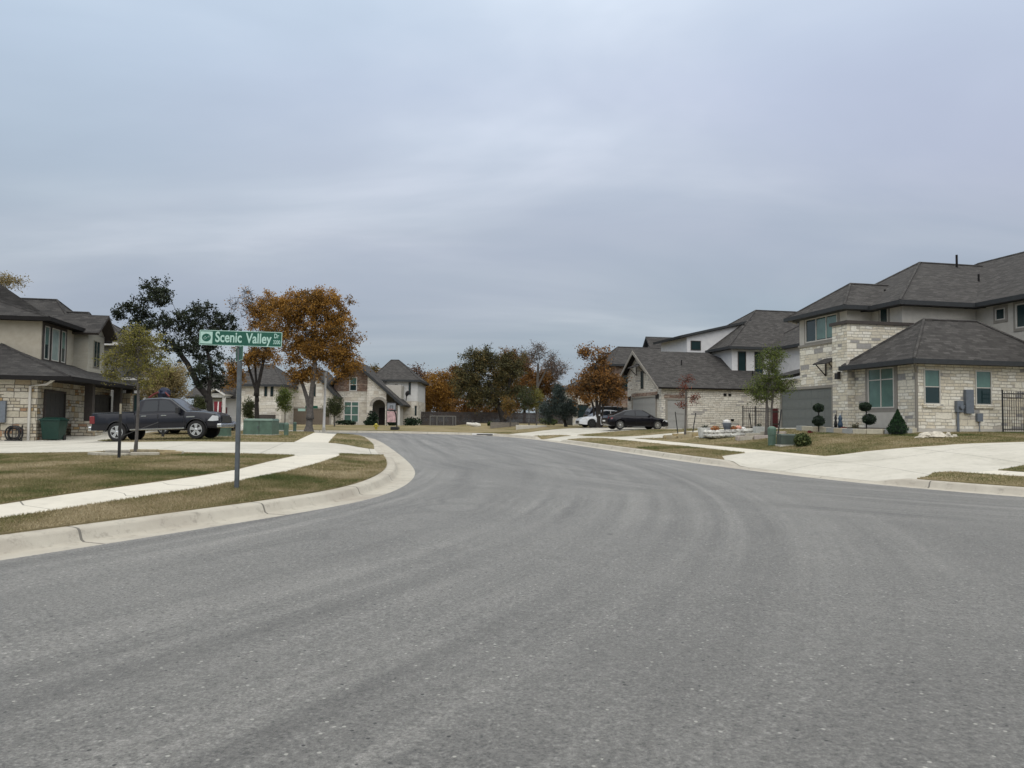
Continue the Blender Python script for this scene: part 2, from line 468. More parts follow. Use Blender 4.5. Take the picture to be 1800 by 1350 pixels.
# edge of the asphalt in the street frame (w, b)
LEFT_E = [(-40, -30), (-22, -14), (-12, -3), (-8.6, 2.0), (-5.6, 6.9), (-3.7, 9.2), (-2.05, 11.2), (-.67, 12.9), (.35, 14.5), (1.0, 16.4), (1.42, 18.6), (1.65, 21), (1.7, 25), (1.6, 32), (1.45, 40), (1.2, 47), (.6, 51), (-.8, 54), (-3.5, 55.6), (-8, 56), (-30, 56), (-70, 56)]
FAR_E = [(-70, 66), (-8, 66), (0, 65.4), (4.5, 63.6), (8.3, 60), (10.4, 55), (11.15, 49), (11.2, 42), (11.0, 30), (11.05, 24), (11.5, 19.5), (12.3, 16.4), (13.7, 13.6), (16.3, 11.2), (20, 9.6), (30, 8.2), (70, 6)]
LE = resample(chaikin(wb2(LEFT_E), 2), 0.4)
FE = resample(chaikin(wb2(FAR_E), 2), 0.4)
def normals(P):
    d = np.gradient(P, axis=0); d /= np.hypot(d[:, 0], d[:, 1])[:, None]
    return np.c_[-d[:, 1], d[:, 0]]        # left of travel = away from the road for both edges
NL, NF = normals(LE), normals(FE)
def zroad(x, y):
    b = -.2 * x + .98 * y
    t = np.log1p(np.exp((b - 7.5) / 2.5)) * 2.5
    return .62 * (1 - np.exp(-t / 27.0))
# driveway aprons: gaps in the kerb by (side, b0, b1)
GAPS = [('L', 25.9, 32.9), ('F', 16.9, 22.3), ('F', 43.2, 48.4)]
def gap_at(x, y, side, soft=0.7):
    w, b = wb(x, y)
    g = np.zeros_like(np.asarray(b, float))
    for s_, b0, b1 in GAPS:
        if s_ == side:
            ok = (w > -6) & (w < 25)
            g = np.maximum(g, np.where(ok, sstep((b - b0 + soft) / soft) * sstep((b1 + soft - b) / soft), 0))
    return g
def nearest(x, y):
    """distance outside the asphalt edge and side (0 left, 1 far/right)"""
    P = np.c_[np.ravel(x), np.ravel(y)]
    D = []
    for E, NN in ((LE, NL), (FE, NF)):
        best = np.full(len(P), 1e9); sg = np.zeros(len(P))
        for i in range(0, len(P), 4000):
            q = P[i:i + 4000]
            d2 = ((q[:, None, :] - E[None, :, :]) ** 2).sum(-1)
            k = d2.argmin(1)
            best[i:i + 4000] = np.sqrt(d2[np.arange(len(q)), k])
            sg[i:i + 4000] = ((q - E[k]) * NN[k]).sum(-1)
        D.append((best, sg))
    side = (D[1][0] < D[0][0]).astype(int)
    d = np.where(side == 0, D[0][0] * np.sign(D[0][1]), D[1][0] * np.sign(D[1][1]))
    return d, side
KW = 0.75
def Zlot(x, y):
    x = np.asarray(x, float); y = np.asarray(y, float); sh = x.shape
    x = x.ravel(); y = y.ravel()
    d, side = nearest(x, y)
    dk = np.maximum(d - KW, 0)
    w, b = wb(x, y)
    g = np.where(side == 0, gap_at(x, y, 'L'), gap_at(x, y, 'F'))
    A = 1 - g * (1 - sstep(dk / 1.6))
    left = .12 * sstep(dk / 2.5) - .27 * sstep((dk - 6) / 10) * sstep((58 - b) / 12) + .16 * sstep((b - 56) / 30)
    right = np.interp(dk, [0, .9, 1.8, 3.2, 4.2, 5.5, 7, 9, 12, 20, 60], [0, .07, .12, .18, .30, .50, .68, .80, .87, .90, .95]) * (.62 + .38 * sstep((b - 8) / 18)) * (1 - .38 * sstep((b - 36) / 15))
    right = right * (1 - .75 * sstep((b - 52) / 14) * sstep((14 - w) / 10))
    rise = np.where(side == 0, left, right)
    far = sstep((b - 57) / 5) 
    rise = rise * (1 - far * (w < 14)) + far * (w < 14) * (.12 * sstep(dk / 3) + .1 * sstep(dk / 20))
    z = zroad(x, y) + .15 * A + rise
    return z.reshape(sh)
def H(x, y): return float(Zlot(np.array([x]), np.array([y]))[0])
def HW(w, b): x, y = G2(w, b); return H(x, y)
def ray(px, py):
    v = CAM_R @ Vector(((px - 900) / 1350, -(py - 675) / 1350, -1))
    return v / v.y
def gp(px, py, road=False):
    """where the sight line of a photograph pixel meets the ground"""
    v = ray(px, py)
    Y = np.arange(4, 140, .05)
    z = EYE + v.z * Y
    g = zroad(v.x * Y, Y) if road else Zlot(v.x * Y, Y)
    k = np.argmax(z < g)
    if not (z < g).any(): k = len(Y) - 1
    return (v.x * Y[k], Y[k])
def at(px, Y, py=None):
    """point on the ground (or on the sight line) at the distance Y"""
    v = ray(px, 745 if py is None else py)
    if py is None: return (v.x * Y, Y, H(v.x * Y, Y))
    return (v.x * Y, Y, EYE + v.z * Y)

# ---- concrete polygons (plan outlines)
def dens(P, step=0.5, closed=True):
    P = list(P)
    if closed: P = P + [P[0]]
    return resample_keep(P, step)
def resample_keep(P, step):
    out = []
    for a, b in zip(P[:-1], P[1:]):
        L = math.hypot(b[0] - a[0], b[1] - a[1]); n = max(1, int(L / step))
        for i in range(n): out.append((a[0] + (b[0] - a[0]) * i / n, a[1] + (b[1] - a[1]) * i / n))
    return out
def edge_band(side, b0, b1, d0, d1):
    E, NN = (LE, NL) if side == 'L' else (FE, NF)
    w, b = wb(E[:, 0], E[:, 1])
    k = (b >= b0) & (b <= b1) & (w > -9) & (w < 60)
    P = E[k]; Q = NN[k]
    return [tuple(p) for p in (P + Q * d0)] + [tuple(p) for p in (P + Q * d1)[::-1]]
def wbp(P): return [G2(*p) for p in P]
conc = {}
# left sidewalk: its outline was read off where its two edges meet the lawn
sl_far = [gp(*p) for p in [(0, 888), (120, 869), (250, 851), (350, 837), (416, 826), (470, 812), (520, 801)]]
sl_near = [gp(*p) for p in [(0, 915), (120, 896), (250, 876), (350, 861), (416, 849), (500, 832), (560, 816), (600, 802)]]
ext_f = (sl_far[0][0] - 9, sl_far[0][1] - 9.5); ext_n = (sl_near[0][0] - 9, sl_near[0][1] - 9.5)
dr = wbp([(-1.05, 30), (-2.35, 30)])
conc['sidewalk'] = [ [ext_f] + sl_far + [dr[1], dr[0]] + sl_near[::-1] + [ext_n],
                     wbp([(-2.45, 32.6), (-1.05, 32.6), (-1.1, 53.5), (-2.5, 53.5)]),
                     edge_band('F', 21.5, 44.5, 2.55, 3.8), edge_band('F', -20, 17.4, 2.55, 3.8),
                     edge_band('F', 47.5, 53, 2.55, 3.8) ]
conc['driveway'] = [ wbp([(2.5, 25.9), (-.28, 25.0), (-1.67, 23.1), (-3.65, 23.9), (-6.96, 24.7), (-10.7, 26.3), (-16, 26.2), (-24, 25), (-34, 24.5), (-34, 46), (-14.2, 41.2), (-14.95, 41.2), (-14.95, 52), (-11.6, 52), (-11.6, 38.6), (-9.2, 35.0), (-5.4, 33.2), (2.5, 32.9)]),
                     [gp(1268, 812, True), gp(1281, 822, True), gp(1380, 838, True), gp(1540, 858, True), gp(1534, 850), gp(1608, 843), gp(1640, 832), gp(1722, 830), gp(1800, 819), (gp(1800, 819)[0] + 6, gp(1800, 819)[1] + 1.6), (gp(1800, 819)[0] + 16, gp(1800, 819)[1] + 4), (gp(1800, 777)[0] + 16, gp(1800, 777)[1] + 5.5), (gp(1800, 777)[0] + 5, gp(1800, 777)[1] + 1.6), gp(1800, 777), gp(1650, 783.5), gp(1520, 794), gp(1427, 803), gp(1330, 794.5)],
                     wbp([(10, 43.2), (13.2, 42.6), (15.2, 39.2), (16.5, 35.2), (24.2, 35.2), (24.2, 40.3), (17.5, 40.3), (15.4, 42.8), (14.0, 47.8), (10, 48.3)]),
                     wbp([(9.6, 50.2), (14, 50.0), (24, 50.8), (24, 53.9), (22.4, 53.9), (22.4, 61), (14, 59), (11.0, 55)]),
                     wbp([(-15, 66), (-9, 66), (-10, 96), (-15.5, 96)]) ]
def inside(P, poly):
    x, y = P[:, 0], P[:, 1]; c = np.zeros(len(P), bool)
    n = len(poly); j = n - 1
    for i in range(n):
        xi, yi = poly[i]; xj, yj = poly[j]
        if yi != yj:
            t = ((yi > y) != (yj > y)) & (x < (xj - xi) * (y - yi) / (yj - yi) + xi)
            c ^= t
        j = i
    return c
road_poly = [tuple(p) for p in LE] + [tuple(p) for p in FE] + [(120, -60), (-60, -60)]
LEo, FEo = LE + NL * KW, FE + NF * KW
pave_poly = [tuple(p) for p in LEo] + [tuple(p) for p in FEo] + [(120, -60), (-60, -60)]
# one constrained triangulation for everything, classed by triangle centre
V2, E2 = [], []
def addline(P, closed=False):
    b0 = len(V2)
    for p in P: V2.append((float(p[0]), float(p[1])))
    n = len(P)
    for i in range(n - 1): E2.append((b0 + i, b0 + i + 1))
    if closed: E2.append((b0 + n - 1, b0))
addline(LE); addline(FE); addline(LEo); addline(FEo)
BX0, BX1, BY0, BY1 = -120, 120, -30, 260
addline(resample_keep([(BX0, BY0), (BX1, BY0), (BX1, BY1), (BX0, BY1), (BX0, BY0)], 6)[:], True)
for k in conc:
    for P in conc[k]: addline(resample_keep(P + [P[0]], 0.45), True)
for step, x0, x1, y0, y1 in ((0.55, -16, 16, 6, 34), (1.1, -34, 34, 0, 64), (3.3, -70, 70, -12, 120), (11, BX0, BX1, BY0, BY1)):
    xs = np.arange(x0, x1, step); ys = np.arange(y0, y1, step)
    gx, gy = np.meshgrid(xs + .013, ys + .017)
    V2 += [(float(a), float(b)) for a, b in zip(gx.ravel(), gy.ravel()) if BX0 + 1 < a < BX1 - 1 and BY0 + 1 < b < BY1 - 1]
res = delaunay_2d_cdt([Vector(p) for p in V2], E2, [], 0, 1e-4)
GV = np.array([(p.x, p.y) for p in res[0]]); GT = np.array([f for f in res[2] if len(f) == 3])
cen = GV[GT].mean(1)
cls = np.zeros(len(GT), int)                # 0 lawn
for P in conc['driveway']: cls[inside(cen, P)] = 2
sidem = np.zeros(len(GT), bool)
for P in conc['sidewalk']: sidem |= inside(cen, P)
cls[sidem & (cls == 0)] = 1
cls[inside(cen, pave_poly)] = 3
cls[inside(cen, road_poly)] = 4
box = (cen[:, 0] > BX0) & (cen[:, 0] < BX1) & (cen[:, 1] > BY0) & (cen[:, 1] < BY1)
zl = Zlot(GV[:, 0], GV[:, 1]); zr = zroad(GV[:, 0], GV[:, 1])
def patch(name, mask, z, m, off=0.0, skirt=0.0, uvs=None):
    T = GT[mask]
    used = np.unique(T); mp = -np.ones(len(GV), int); mp[used] = np.arange(len(used))
    T = mp[T]
    V = np.c_[GV[used], z[used] + off]
    a = V[T[:, 1]] - V[T[:, 0]]; b = V[T[:, 2]] - V[T[:, 0]]
    fl = (a[:, 0] * b[:, 1] - a[:, 1] * b[:, 0]) < 0
    T[fl] = T[fl][:, ::-1]
    if skirt > 0:
        e = {}
        for t in T:
            for i in range(3):
                k = (t[i], t[(i + 1) % 3])
                if (k[1], k[0]) in e: del e[(k[1], k[0])]
                else: e[k] = 1
        idx = {}
        Vl = V.tolist(); extra = []
        for (p, q) in e:
            for r in (p, q):
                if r not in idx:
                    idx[r] = len(Vl); Vl.append([V[r][0], V[r][1], V[r][2] - skirt])
            extra.append((p, idx[p], idx[q])); extra.append((p, idx[q], q))
        faces = T.tolist() + [list(t) for t in extra]; V = np.array(Vl)
    else: faces = T.tolist()
    me = bpy.data.meshes.new(name); me.from_pydata(V.tolist(), [], faces); me.materials.append(m)
    me.polygons.foreach_set('use_smooth', [True] * len(faces)) if skirt == 0 else None
    me.update()
    o = bpy.data.objects.new(name, me); COL.objects.link(o)
    for nm, fn in (uvs or {'UVMap': lambda x, y: (x, y)}).items():
        ul = me.uv_layers.new(name=nm)
        li = np.empty(len(me.loops), int); me.loops.foreach_get('vertex_index', li)
        u, v = fn(V[:, 0], V[:, 1])
        ul.data.foreach_set('uv', np.c_[u[li], v[li]].astype(np.float32).ravel())
    return o

# ---- ground materials
def asphalt():
    m = bpy.data.materials.new('asphalt'); m.use_nodes = True
    t = m.node_tree; b = t.nodes['Principled BSDF']
    b.inputs['Roughness'].default_value = 0.6; b.inputs['Specular IOR Level'].default_value = 0.6
    geo = N(t, 'ShaderNodeTexCoord')
    def streak(uvn, sx, sy, seed, det=4.0):
        u = N(t, 'ShaderNodeUVMap'); u.uv_map = uvn
        mp = N(t, 'ShaderNodeMapping'); mp.inputs['Scale'].default_value = (sx, sy, 1); mp.inputs['Location'].default_value = (seed, seed * .7, 0)
        t.links.new(u.outputs[0], mp.inputs[0])
        n = N(t, 'ShaderNodeTexNoise', i_Scale=1.0, i_Detail=det, i_Roughness=0.6, i_Distortion=0.4)
        t.links.new(mp.outputs[0], n.inputs['Vector'])
        return n
    s1 = streak('LeftPath', 2.1, .05, 3.0, 5.0); s2 = streak('RightPath', 2.1, .05, 9.0, 5.0)
    s3 = streak('LeftPath', .30, .03, 5.0, 2.0)
    mixs = N(t, 'ShaderNodeMix', data_type='FLOAT')
    nm = N(t, 'ShaderNodeTexNoise', i_Scale=.16, i_Detail=1.0)
    t.links.new(geo.outputs['Object'], nm.inputs['Vector'])
    rm = ramp(t, [(0.40, 0.1), (0.60, .9)]); t.links.new(nm.outputs[0], rm.inputs[0])
    t.links.new(rm.outputs[0], mixs.inputs[0]); t.links.new(s1.outputs[0], mixs.inputs[2]); t.links.new(s2.outputs[0], mixs.inputs[3])
    big = N(t, 'ShaderNodeTexNoise', i_Scale=.35, i_Detail=5.0, i_Roughness=0.65)
    t.links.new(geo.outputs['Object'], big.inputs['Vector'])
    grain = N(t, 'ShaderNodeTexNoise', i_Scale=55.0, i_Detail=4.0, i_Roughness=0.75)
    t.links.new(geo.outputs['Object'], grain.inputs['Vector'])
    mid = N(t, 'ShaderNodeTexNoise', i_Scale=9.0, i_Detail=5.0, i_Roughness=0.8)
    t.links.new(geo.outputs['Object'], mid.inputs['Vector'])
    def ma(a, k, c=None, cv=0.0):
        n = N(t, 'ShaderNodeMath', operation='MULTIPLY_ADD', i_1=k); n.inputs[2].default_value = cv
        t.links.new(a, n.inputs[0])
        if c is not None: t.links.new(c, n.inputs[2])
        return n.outputs[0]
    def fade(uvn, s):
        u = N(t, 'ShaderNodeUVMap'); u.uv_map = uvn
        sp = N(t, 'ShaderNodeSeparateXYZ'); t.links.new(u.outputs[0], sp.inputs[0])
        mr = N(t, 'ShaderNodeMapRange'); mr.interpolation_type = 'SMOOTHSTEP'
        mr.inputs['From Min'].default_value = 4.0; mr.inputs['From Max'].default_value = 9.0; mr.inputs['To Min'].default_value = 1.0; mr.inputs['To Max'].default_value = .12
        t.links.new(sp.outputs['X'], mr.inputs['Value'])
        k = N(t, 'ShaderNodeMath', operation='SUBTRACT', i_1=.5); t.links.new(s.outputs[0], k.inputs[0])
        m = N(t, 'ShaderNodeMath', operation='MULTIPLY'); t.links.new(k.outputs[0], m.inputs[0]); t.links.new(mr.outputs[0], m.inputs[1])
        return m
    f1, f2 = fade('LeftPath', s1), fade('RightPath', s2)
    t.links.new(f1.outputs[0], mixs.inputs[2]); t.links.new(f2.outputs[0], mixs.inputs[3])
    v = ma(mixs.outputs[0], 2.2, None, 0.0)
    v = ma(s3.outputs[0], .25, v)
    v = ma(big.outputs[0], .55, v)
    v = ma(mid.outputs[0], .5, v, 0)
    v = ma(v, 1.0, None, .56)
    r = ramp(t, [(0.38, (.070, .068, .063)), (0.60, (.105, .102, .095)), (0.80, (.155, .151, .140)), (1.0, (.21, .203, .188))])
    sc = ma(v, .62, None, 0.02)
    t.links.new(sc, r.inputs[0])
    g3 = N(t, 'ShaderNodeTexNoise', i_Scale=26.0, i_Detail=3.0, i_Roughness=0.9)
    t.links.new(geo.outputs['Object'], g3.inputs['Vector'])
    ga = N(t, 'ShaderNodeMath', operation='ADD'); t.links.new(g3.outputs[0], ga.inputs[0]); t.links.new(grain.outputs[0], ga.inputs[1])
    gh = N(t, 'ShaderNodeMath', operation='MULTIPLY', i_1=.5); t.links.new(ga.outputs[0], gh.inputs[0])
    gr = ramp(t, [(0.36, .17), (0.46, .42), (0.54, .58), (0.66, 1.0)]); t.links.new(gh.outputs[0], gr.inputs[0])
    g2x = N(t, 'ShaderNodeVectorMath', operation='SCALE'); g2x.inputs['Scale'].default_value = 2.0; t.links.new(gr.outputs[0], g2x.inputs[0])
    gm = N(t, 'ShaderNodeVectorMath', operation='MULTIPLY'); t.links.new(r.outputs[0], gm.inputs[0]); t.links.new(g2x.outputs[0], gm.inputs[1])
    # pale stones and dark tar specks
    vo = N(t, 'ShaderNodeTexVoronoi', i_Scale=20.0); t.links.new(geo.outputs['Object'], vo.inputs['Vector'])
    lt = ramp(t, [(0.16, 1), (0.26, 0)]); t.links.new(vo.outputs['Distance'], lt.inputs[0])
    vsel = N(t, 'ShaderNodeSeparateColor'); t.links.new(vo.outputs['Color'], vsel.inputs[0])
    g1 = N(t, 'ShaderNodeMath', operation='GREATER_THAN', i_1=.90); t.links.new(vsel.outputs[0], g1.inputs[0])
    m1 = N(t, 'ShaderNodeMath', operation='MULTIPLY'); t.links.new(g1.outputs[0], m1.inputs[0]); t.links.new(lt.outputs[0], m1.inputs[1])
    mx = N(t, 'ShaderNodeMix', data_type='RGBA'); mx.inputs[7].default_value = (.42, .41, .37, 1)
    m1b = N(t, 'ShaderNodeMath', operation='MULTIPLY', i_1=.8); t.links.new(m1.outputs[0], m1b.inputs[0])
    t.links.new(m1b.outputs[0], mx.inputs[0]); t.links.new(gm.outputs[0], mx.inputs[6])
    g2 = N(t, 'ShaderNodeMath', operation='LESS_THAN', i_1=.05); t.links.new(vsel.outputs[0], g2.inputs[0])
    m2 = N(t, 'ShaderNodeMath', operation='MULTIPLY'); t.links.new(g2.outputs[0], m2.inputs[0]); t.links.new(lt.outputs[0], m2.inputs[1])
    mx2 = N(t, 'ShaderNodeMix', data_type='RGBA'); mx2.inputs[7].default_value = (.02, .02, .02, 1)
    t.links.new(m2.outputs[0], mx2.inputs[0]); t.links.new(mx.outputs[2], mx2.inputs[6])
    # a few tar stains
    vs = N(t, 'ShaderNodeTexVoronoi', i_Scale=.55); vs.inputs['Randomness'].default_value = 1.0
    t.links.new(geo.outputs['Object'], vs.inputs['Vector'])
    ls = ramp(t, [(0.015, .7), (0.035, 0)]); t.links.new(vs.outputs['Distance'], ls.inputs[0])
    mx3 = N(t, 'ShaderNodeMix', data_type='RGBA'); mx3.inputs[7].default_value = (.02, .02, .02, 1)
    t.links.new(ls.outputs[0], mx3.inputs[0]); t.links.new(mx2.outputs[2], mx3.inputs[6])
    t.links.new(mx3.outputs[2], b.inputs['Base Color'])
    bp = N(t, 'ShaderNodeBump', i_Strength=.7, i_Distance=.02)
    t.links.new(grain.outputs[0], bp.inputs['Height']); t.links.new(bp.outputs[0], b.inputs['Normal'])
    return m
def concrete(name, c1, c2, dirt, joints=None, jw=.012):
    m = bpy.data.materials.new(name); m.use_nodes = True
    t = m.node_tree; b = t.nodes['Principled BSDF']
    b.inputs['Roughness'].default_value = 0.9; b.inputs['Specular IOR Level'].default_value = 0.2
    tc = N(t, 'ShaderNodeTexCoord')
    n = N(t, 'ShaderNodeTexNoise', i_Scale=.5, i_Detail=6.0, i_Roughness=0.65); t.links.new(tc.outputs['Object'], n.inputs['Vector'])
    r = ramp(t, [(0.3, c1), (0.55, c2), (0.8, c1)]); t.links.new(n.outputs[0], r.inputs[0])
    n2 = N(t, 'ShaderNodeTexNoise', i_Scale=5.0, i_Detail=6.0, i_Roughness=0.75); t.links.new(tc.outputs['Object'], n2.inputs['Vector'])
    r2 = ramp(t, [(0.24, dirt), (0.46, 1.0), (0.8, 1.05)]); t.links.new(n2.outputs[0], r2.inputs[0])
    mu = N(t, 'ShaderNodeMix', data_type='RGBA', blend_type='MULTIPLY'); mu.inputs[0].default_value = 1
    t.links.new(r.outputs[0], mu.inputs[6]); t.links.new(r2.outputs[0], mu.inputs[7])
    last = mu.outputs[2]
    if joints:
        u = N(t, 'ShaderNodeUVMap'); u.uv_map = 'Joint'
        sp = N(t, 'ShaderNodeSeparateXYZ'); t.links.new(u.outputs[0], sp.inputs[0])
        for ax, per in joints:
            d = N(t, 'ShaderNodeMath', operation='DIVIDE', i_1=per); t.links.new(sp.outputs[ax], d.inputs[0])
            f = N(t, 'ShaderNodeMath', operation='FRACT'); t.links.new(d.outputs[0], f.inputs[0])
            s = N(t, 'ShaderNodeMath', operation='LESS_THAN', i_1=jw / per); t.links.new(f.outputs[0], s.inputs[0])
            k = N(t, 'ShaderNodeMath', operation='MULTIPLY', i_1=.8); t.links.new(s.outputs[0], k.inputs[0])
            mj = N(t, 'ShaderNodeMix', data_type='RGBA'); mj.inputs[7].default_value = (.10, .095, .085, 1)
            t.links.new(k.outputs[0], mj.inputs[0]); t.links.new(last, mj.inputs[6]); last = mj.outputs[2]
    t.links.new(last, b.inputs['Base Color'])
    g = N(t, 'ShaderNodeTexNoise', i_Scale=60.0, i_Detail=3.0); t.links.new(tc.outputs['Object'], g.inputs['Vector'])
    bp = N(t, 'ShaderNodeBump', i_Strength=.3, i_Distance=.01); t.links.new(g.outputs[0], bp.inputs['Height']); t.links.new(bp.outputs[0], b.inputs['Normal'])
    return m
def grass_ground():
    m = bpy.data.materials.new('dormant_lawn'); m.use_nodes = True
    t = m.node_tree; b = t.nodes['Principled BSDF']
    b.inputs['Roughness'].default_value = 0.95; b.inputs['Specular IOR Level'].default_value = 0.1
    tc = N(t, 'ShaderNodeTexCoord')
    n = N(t, 'ShaderNodeTexNoise', i_Scale=.33, i_Detail=4.0, i_Roughness=0.6, i_Distortion=.5); t.links.new(tc.outputs['Object'], n.inputs['Vector'])
    n2 = N(t, 'ShaderNodeTexNoise', i_Scale=22.0, i_Detail=5.0, i_Roughness=0.8); t.links.new(tc.outputs['Object'], n2.inputs['Vector'])
    mpw = N(t, 'ShaderNodeMapping'); mpw.inputs['Scale'].default_value = (.35, 1.6, 1); mpw.inputs['Rotation'].default_value = (0, 0, .1)
    t.links.new(tc.outputs['Object'], mpw.inputs[0])
    n4 = N(t, 'ShaderNodeTexNoise', i_Scale=1.0, i_Detail=4.0, i_Roughness=0.6); t.links.new(mpw.outputs[0], n4.inputs['Vector'])
    a = N(t, 'ShaderNodeMath', operation='MULTIPLY_ADD', i_1=.30); t.links.new(n2.outputs[0], a.inputs[0]); 
    a2 = N(t, 'ShaderNodeMath', operation='MULTIPLY_ADD', i_1=.45); t.links.new(n4.outputs[0], a2.inputs[0]); t.links.new(n.outputs[0], a2.inputs[2])
    t.links.new(a2.outputs[0], a.inputs[2])
    r = ramp(t, [(0.60, (.070, .080, .030)), (0.70, (.13, .120, .055)), (0.82, (.205, .172, .090)), (1.0, (.27, .22, .13))]); t.links.new(a.outputs[0], r.inputs[0])
    t.links.new(r.outputs[0], b.inputs['Base Color'])
    bp = N(t, 'ShaderNodeBump', i_Strength=.8, i_Distance=.04); t.links.new(n2.outputs[0], bp.inputs['Height']); t.links.new(bp.outputs[0], b.inputs['Normal'])
    return m
M_asphalt = asphalt()
M_drive = concrete('driveway_concrete', (.42, .40, .34), (.53, .505, .44), .76, joints=[('X', 3.4), ('Y', 4.1)], jw=.022)
M_walk = concrete('sidewalk_concrete', (.50, .47, .40), (.60, .565, .485), .82, joints=[('Y', 1.5)], jw=.02)
M_kerb = concrete('kerb_concrete', (.34, .305, .255), (.45, .42, .355), .55, joints=[('Y', 3.05)], jw=.035)
M_lawn = grass_ground()
def path_uv(E):
    dd = np.r_[0, np.cumsum(np.hypot(*np.diff(E, axis=0).T))]
    def fn(x, y):
        P = np.c_[x, y]; u = np.zeros(len(P)); v = np.zeros(len(P))
        for i in range(0, len(P), 4000):
            q = P[i:i + 4000]; d2 = ((q[:, None, :] - E[None]) ** 2).sum(-1); k = d2.argmin(1)
            u[i:i + 4000] = np.sqrt(d2[np.arange(len(q)), k]); v[i:i + 4000] = dd[k]
        return u, v
    return fn
E1 = resample(LE, 1.0); E2_ = resample(FE, 1.0)
# smoother guide for wheel tracks: straight up the street, then curving out to the right
TR = resample(chaikin(wb2([(9, 70), (8.2, 50), (7.6, 30), (8.5, 22), (12, 15), (19, 10), (34, 6), (70, 4)]), 3), 1.0)
TL = resample(chaikin(wb2([(4, 70), (4.5, 50), (4.6, 30), (4.0, 20), (1.5, 12), (-4, 5), (-14, -4), (-40, -26)]), 3), 1.0)
o = patch('road', (cls == 4) & box, zr, M_asphalt, uvs={'UVMap': lambda x, y: (x, y), 'LeftPath': path_uv(TL), 'RightPath': path_uv(TR)}); o['kind'] = 'structure'
o = patch('lawn', (cls == 0) & box, zl, M_lawn, off=.022, skirt=.1); o['kind'] = 'structure'
rot = lambda x, y: ((.98 * x + .2 * y) + 200, (-.2 * x + .98 * y) + 200.9)
o = patch('driveway', (cls == 2) & box, zl, M_drive, off=.002, uvs={'Joint': rot}); o['kind'] = 'structure'
pl, pf = path_uv(LE), path_uv(FE)
def walk_uv(x, y):
    d, s = nearest(x, y); a = pl(x, y); c = pf(x, y)
    return np.where(s == 0, a[0], c[0]), np.where(s == 0, a[1], c[1])
o = patch('sidewalk', (cls == 1) & box, zl, M_walk, off=.003, uvs={'Joint': walk_uv}); o['kind'] = 'structure'
# far base land under everything, to the horizon
b = MB(); b.poly([(-1500, -600, -1.2), (1500, -600, -1.2), (1500, 2400, -1.2), (-1500, 2400, -1.2)])
tag(b.build('ground', M_lawn), kind='structure')
# kerb and gutter
def kerb(E, NN, side):
    prof = [(0, 0.0), (.40, -.012), (.455, .012), (.50, .115), (.535, .143), (.60, .15), (.75, .15)]
    g = gap_at(E[:, 0], E[:, 1], side)
    base = zroad(E[:, 0], E[:, 1])
    dd = np.r_[0, np.cumsum(np.hypot(*np.diff(E, axis=0).T))]
    V = []; F_ = []; uv = []
    n = len(prof)
    for i in range(len(E)):
        for (d, h) in prof:
            p = E[i] + NN[i] * d
            hh = h if h < .013 else .012 + (h - .012) * (1 - g[i])
            if d >= .6: hh = (.15) * (1 - g[i]) + (.012 if g[i] > .5 else 0) * 0
            if g[i] > 0 and .4 < d < .6: hh = max(hh, 0.0)
            zz = zroad(p[0], p[1]) if False else (base[i] + (zroad(np.array([p[0]]), np.array([p[1]]))[0] - base[i]))
            V.append((p[0], p[1], zz + hh)); uv.append((d, dd[i]))
    for i in range(len(E) - 1):
        for k in range(n - 1):
            a = i * n + k
            F_.append((a, a + n, a + n + 1, a + 1))
    me = bpy.data.meshes.new('kerb'); me.from_pydata(V, [], F_); me.materials.append(M_kerb)
    me.polygons.foreach_set('use_smooth', [True] * len(F_))
    ul = me.uv_layers.new(name='Joint'); me.update()
    li = np.empty(len(me.loops), int); me.loops.foreach_get('vertex_index', li)
    ul.data.foreach_set('uv', np.array(uv, dtype=np.float32)[li].ravel())
    o = bpy.data.objects.new('kerb', me); COL.objects.link(o); o['kind'] = 'structure'
kerb(LE, NL, 'L'); kerb(FE, NF, 'F')
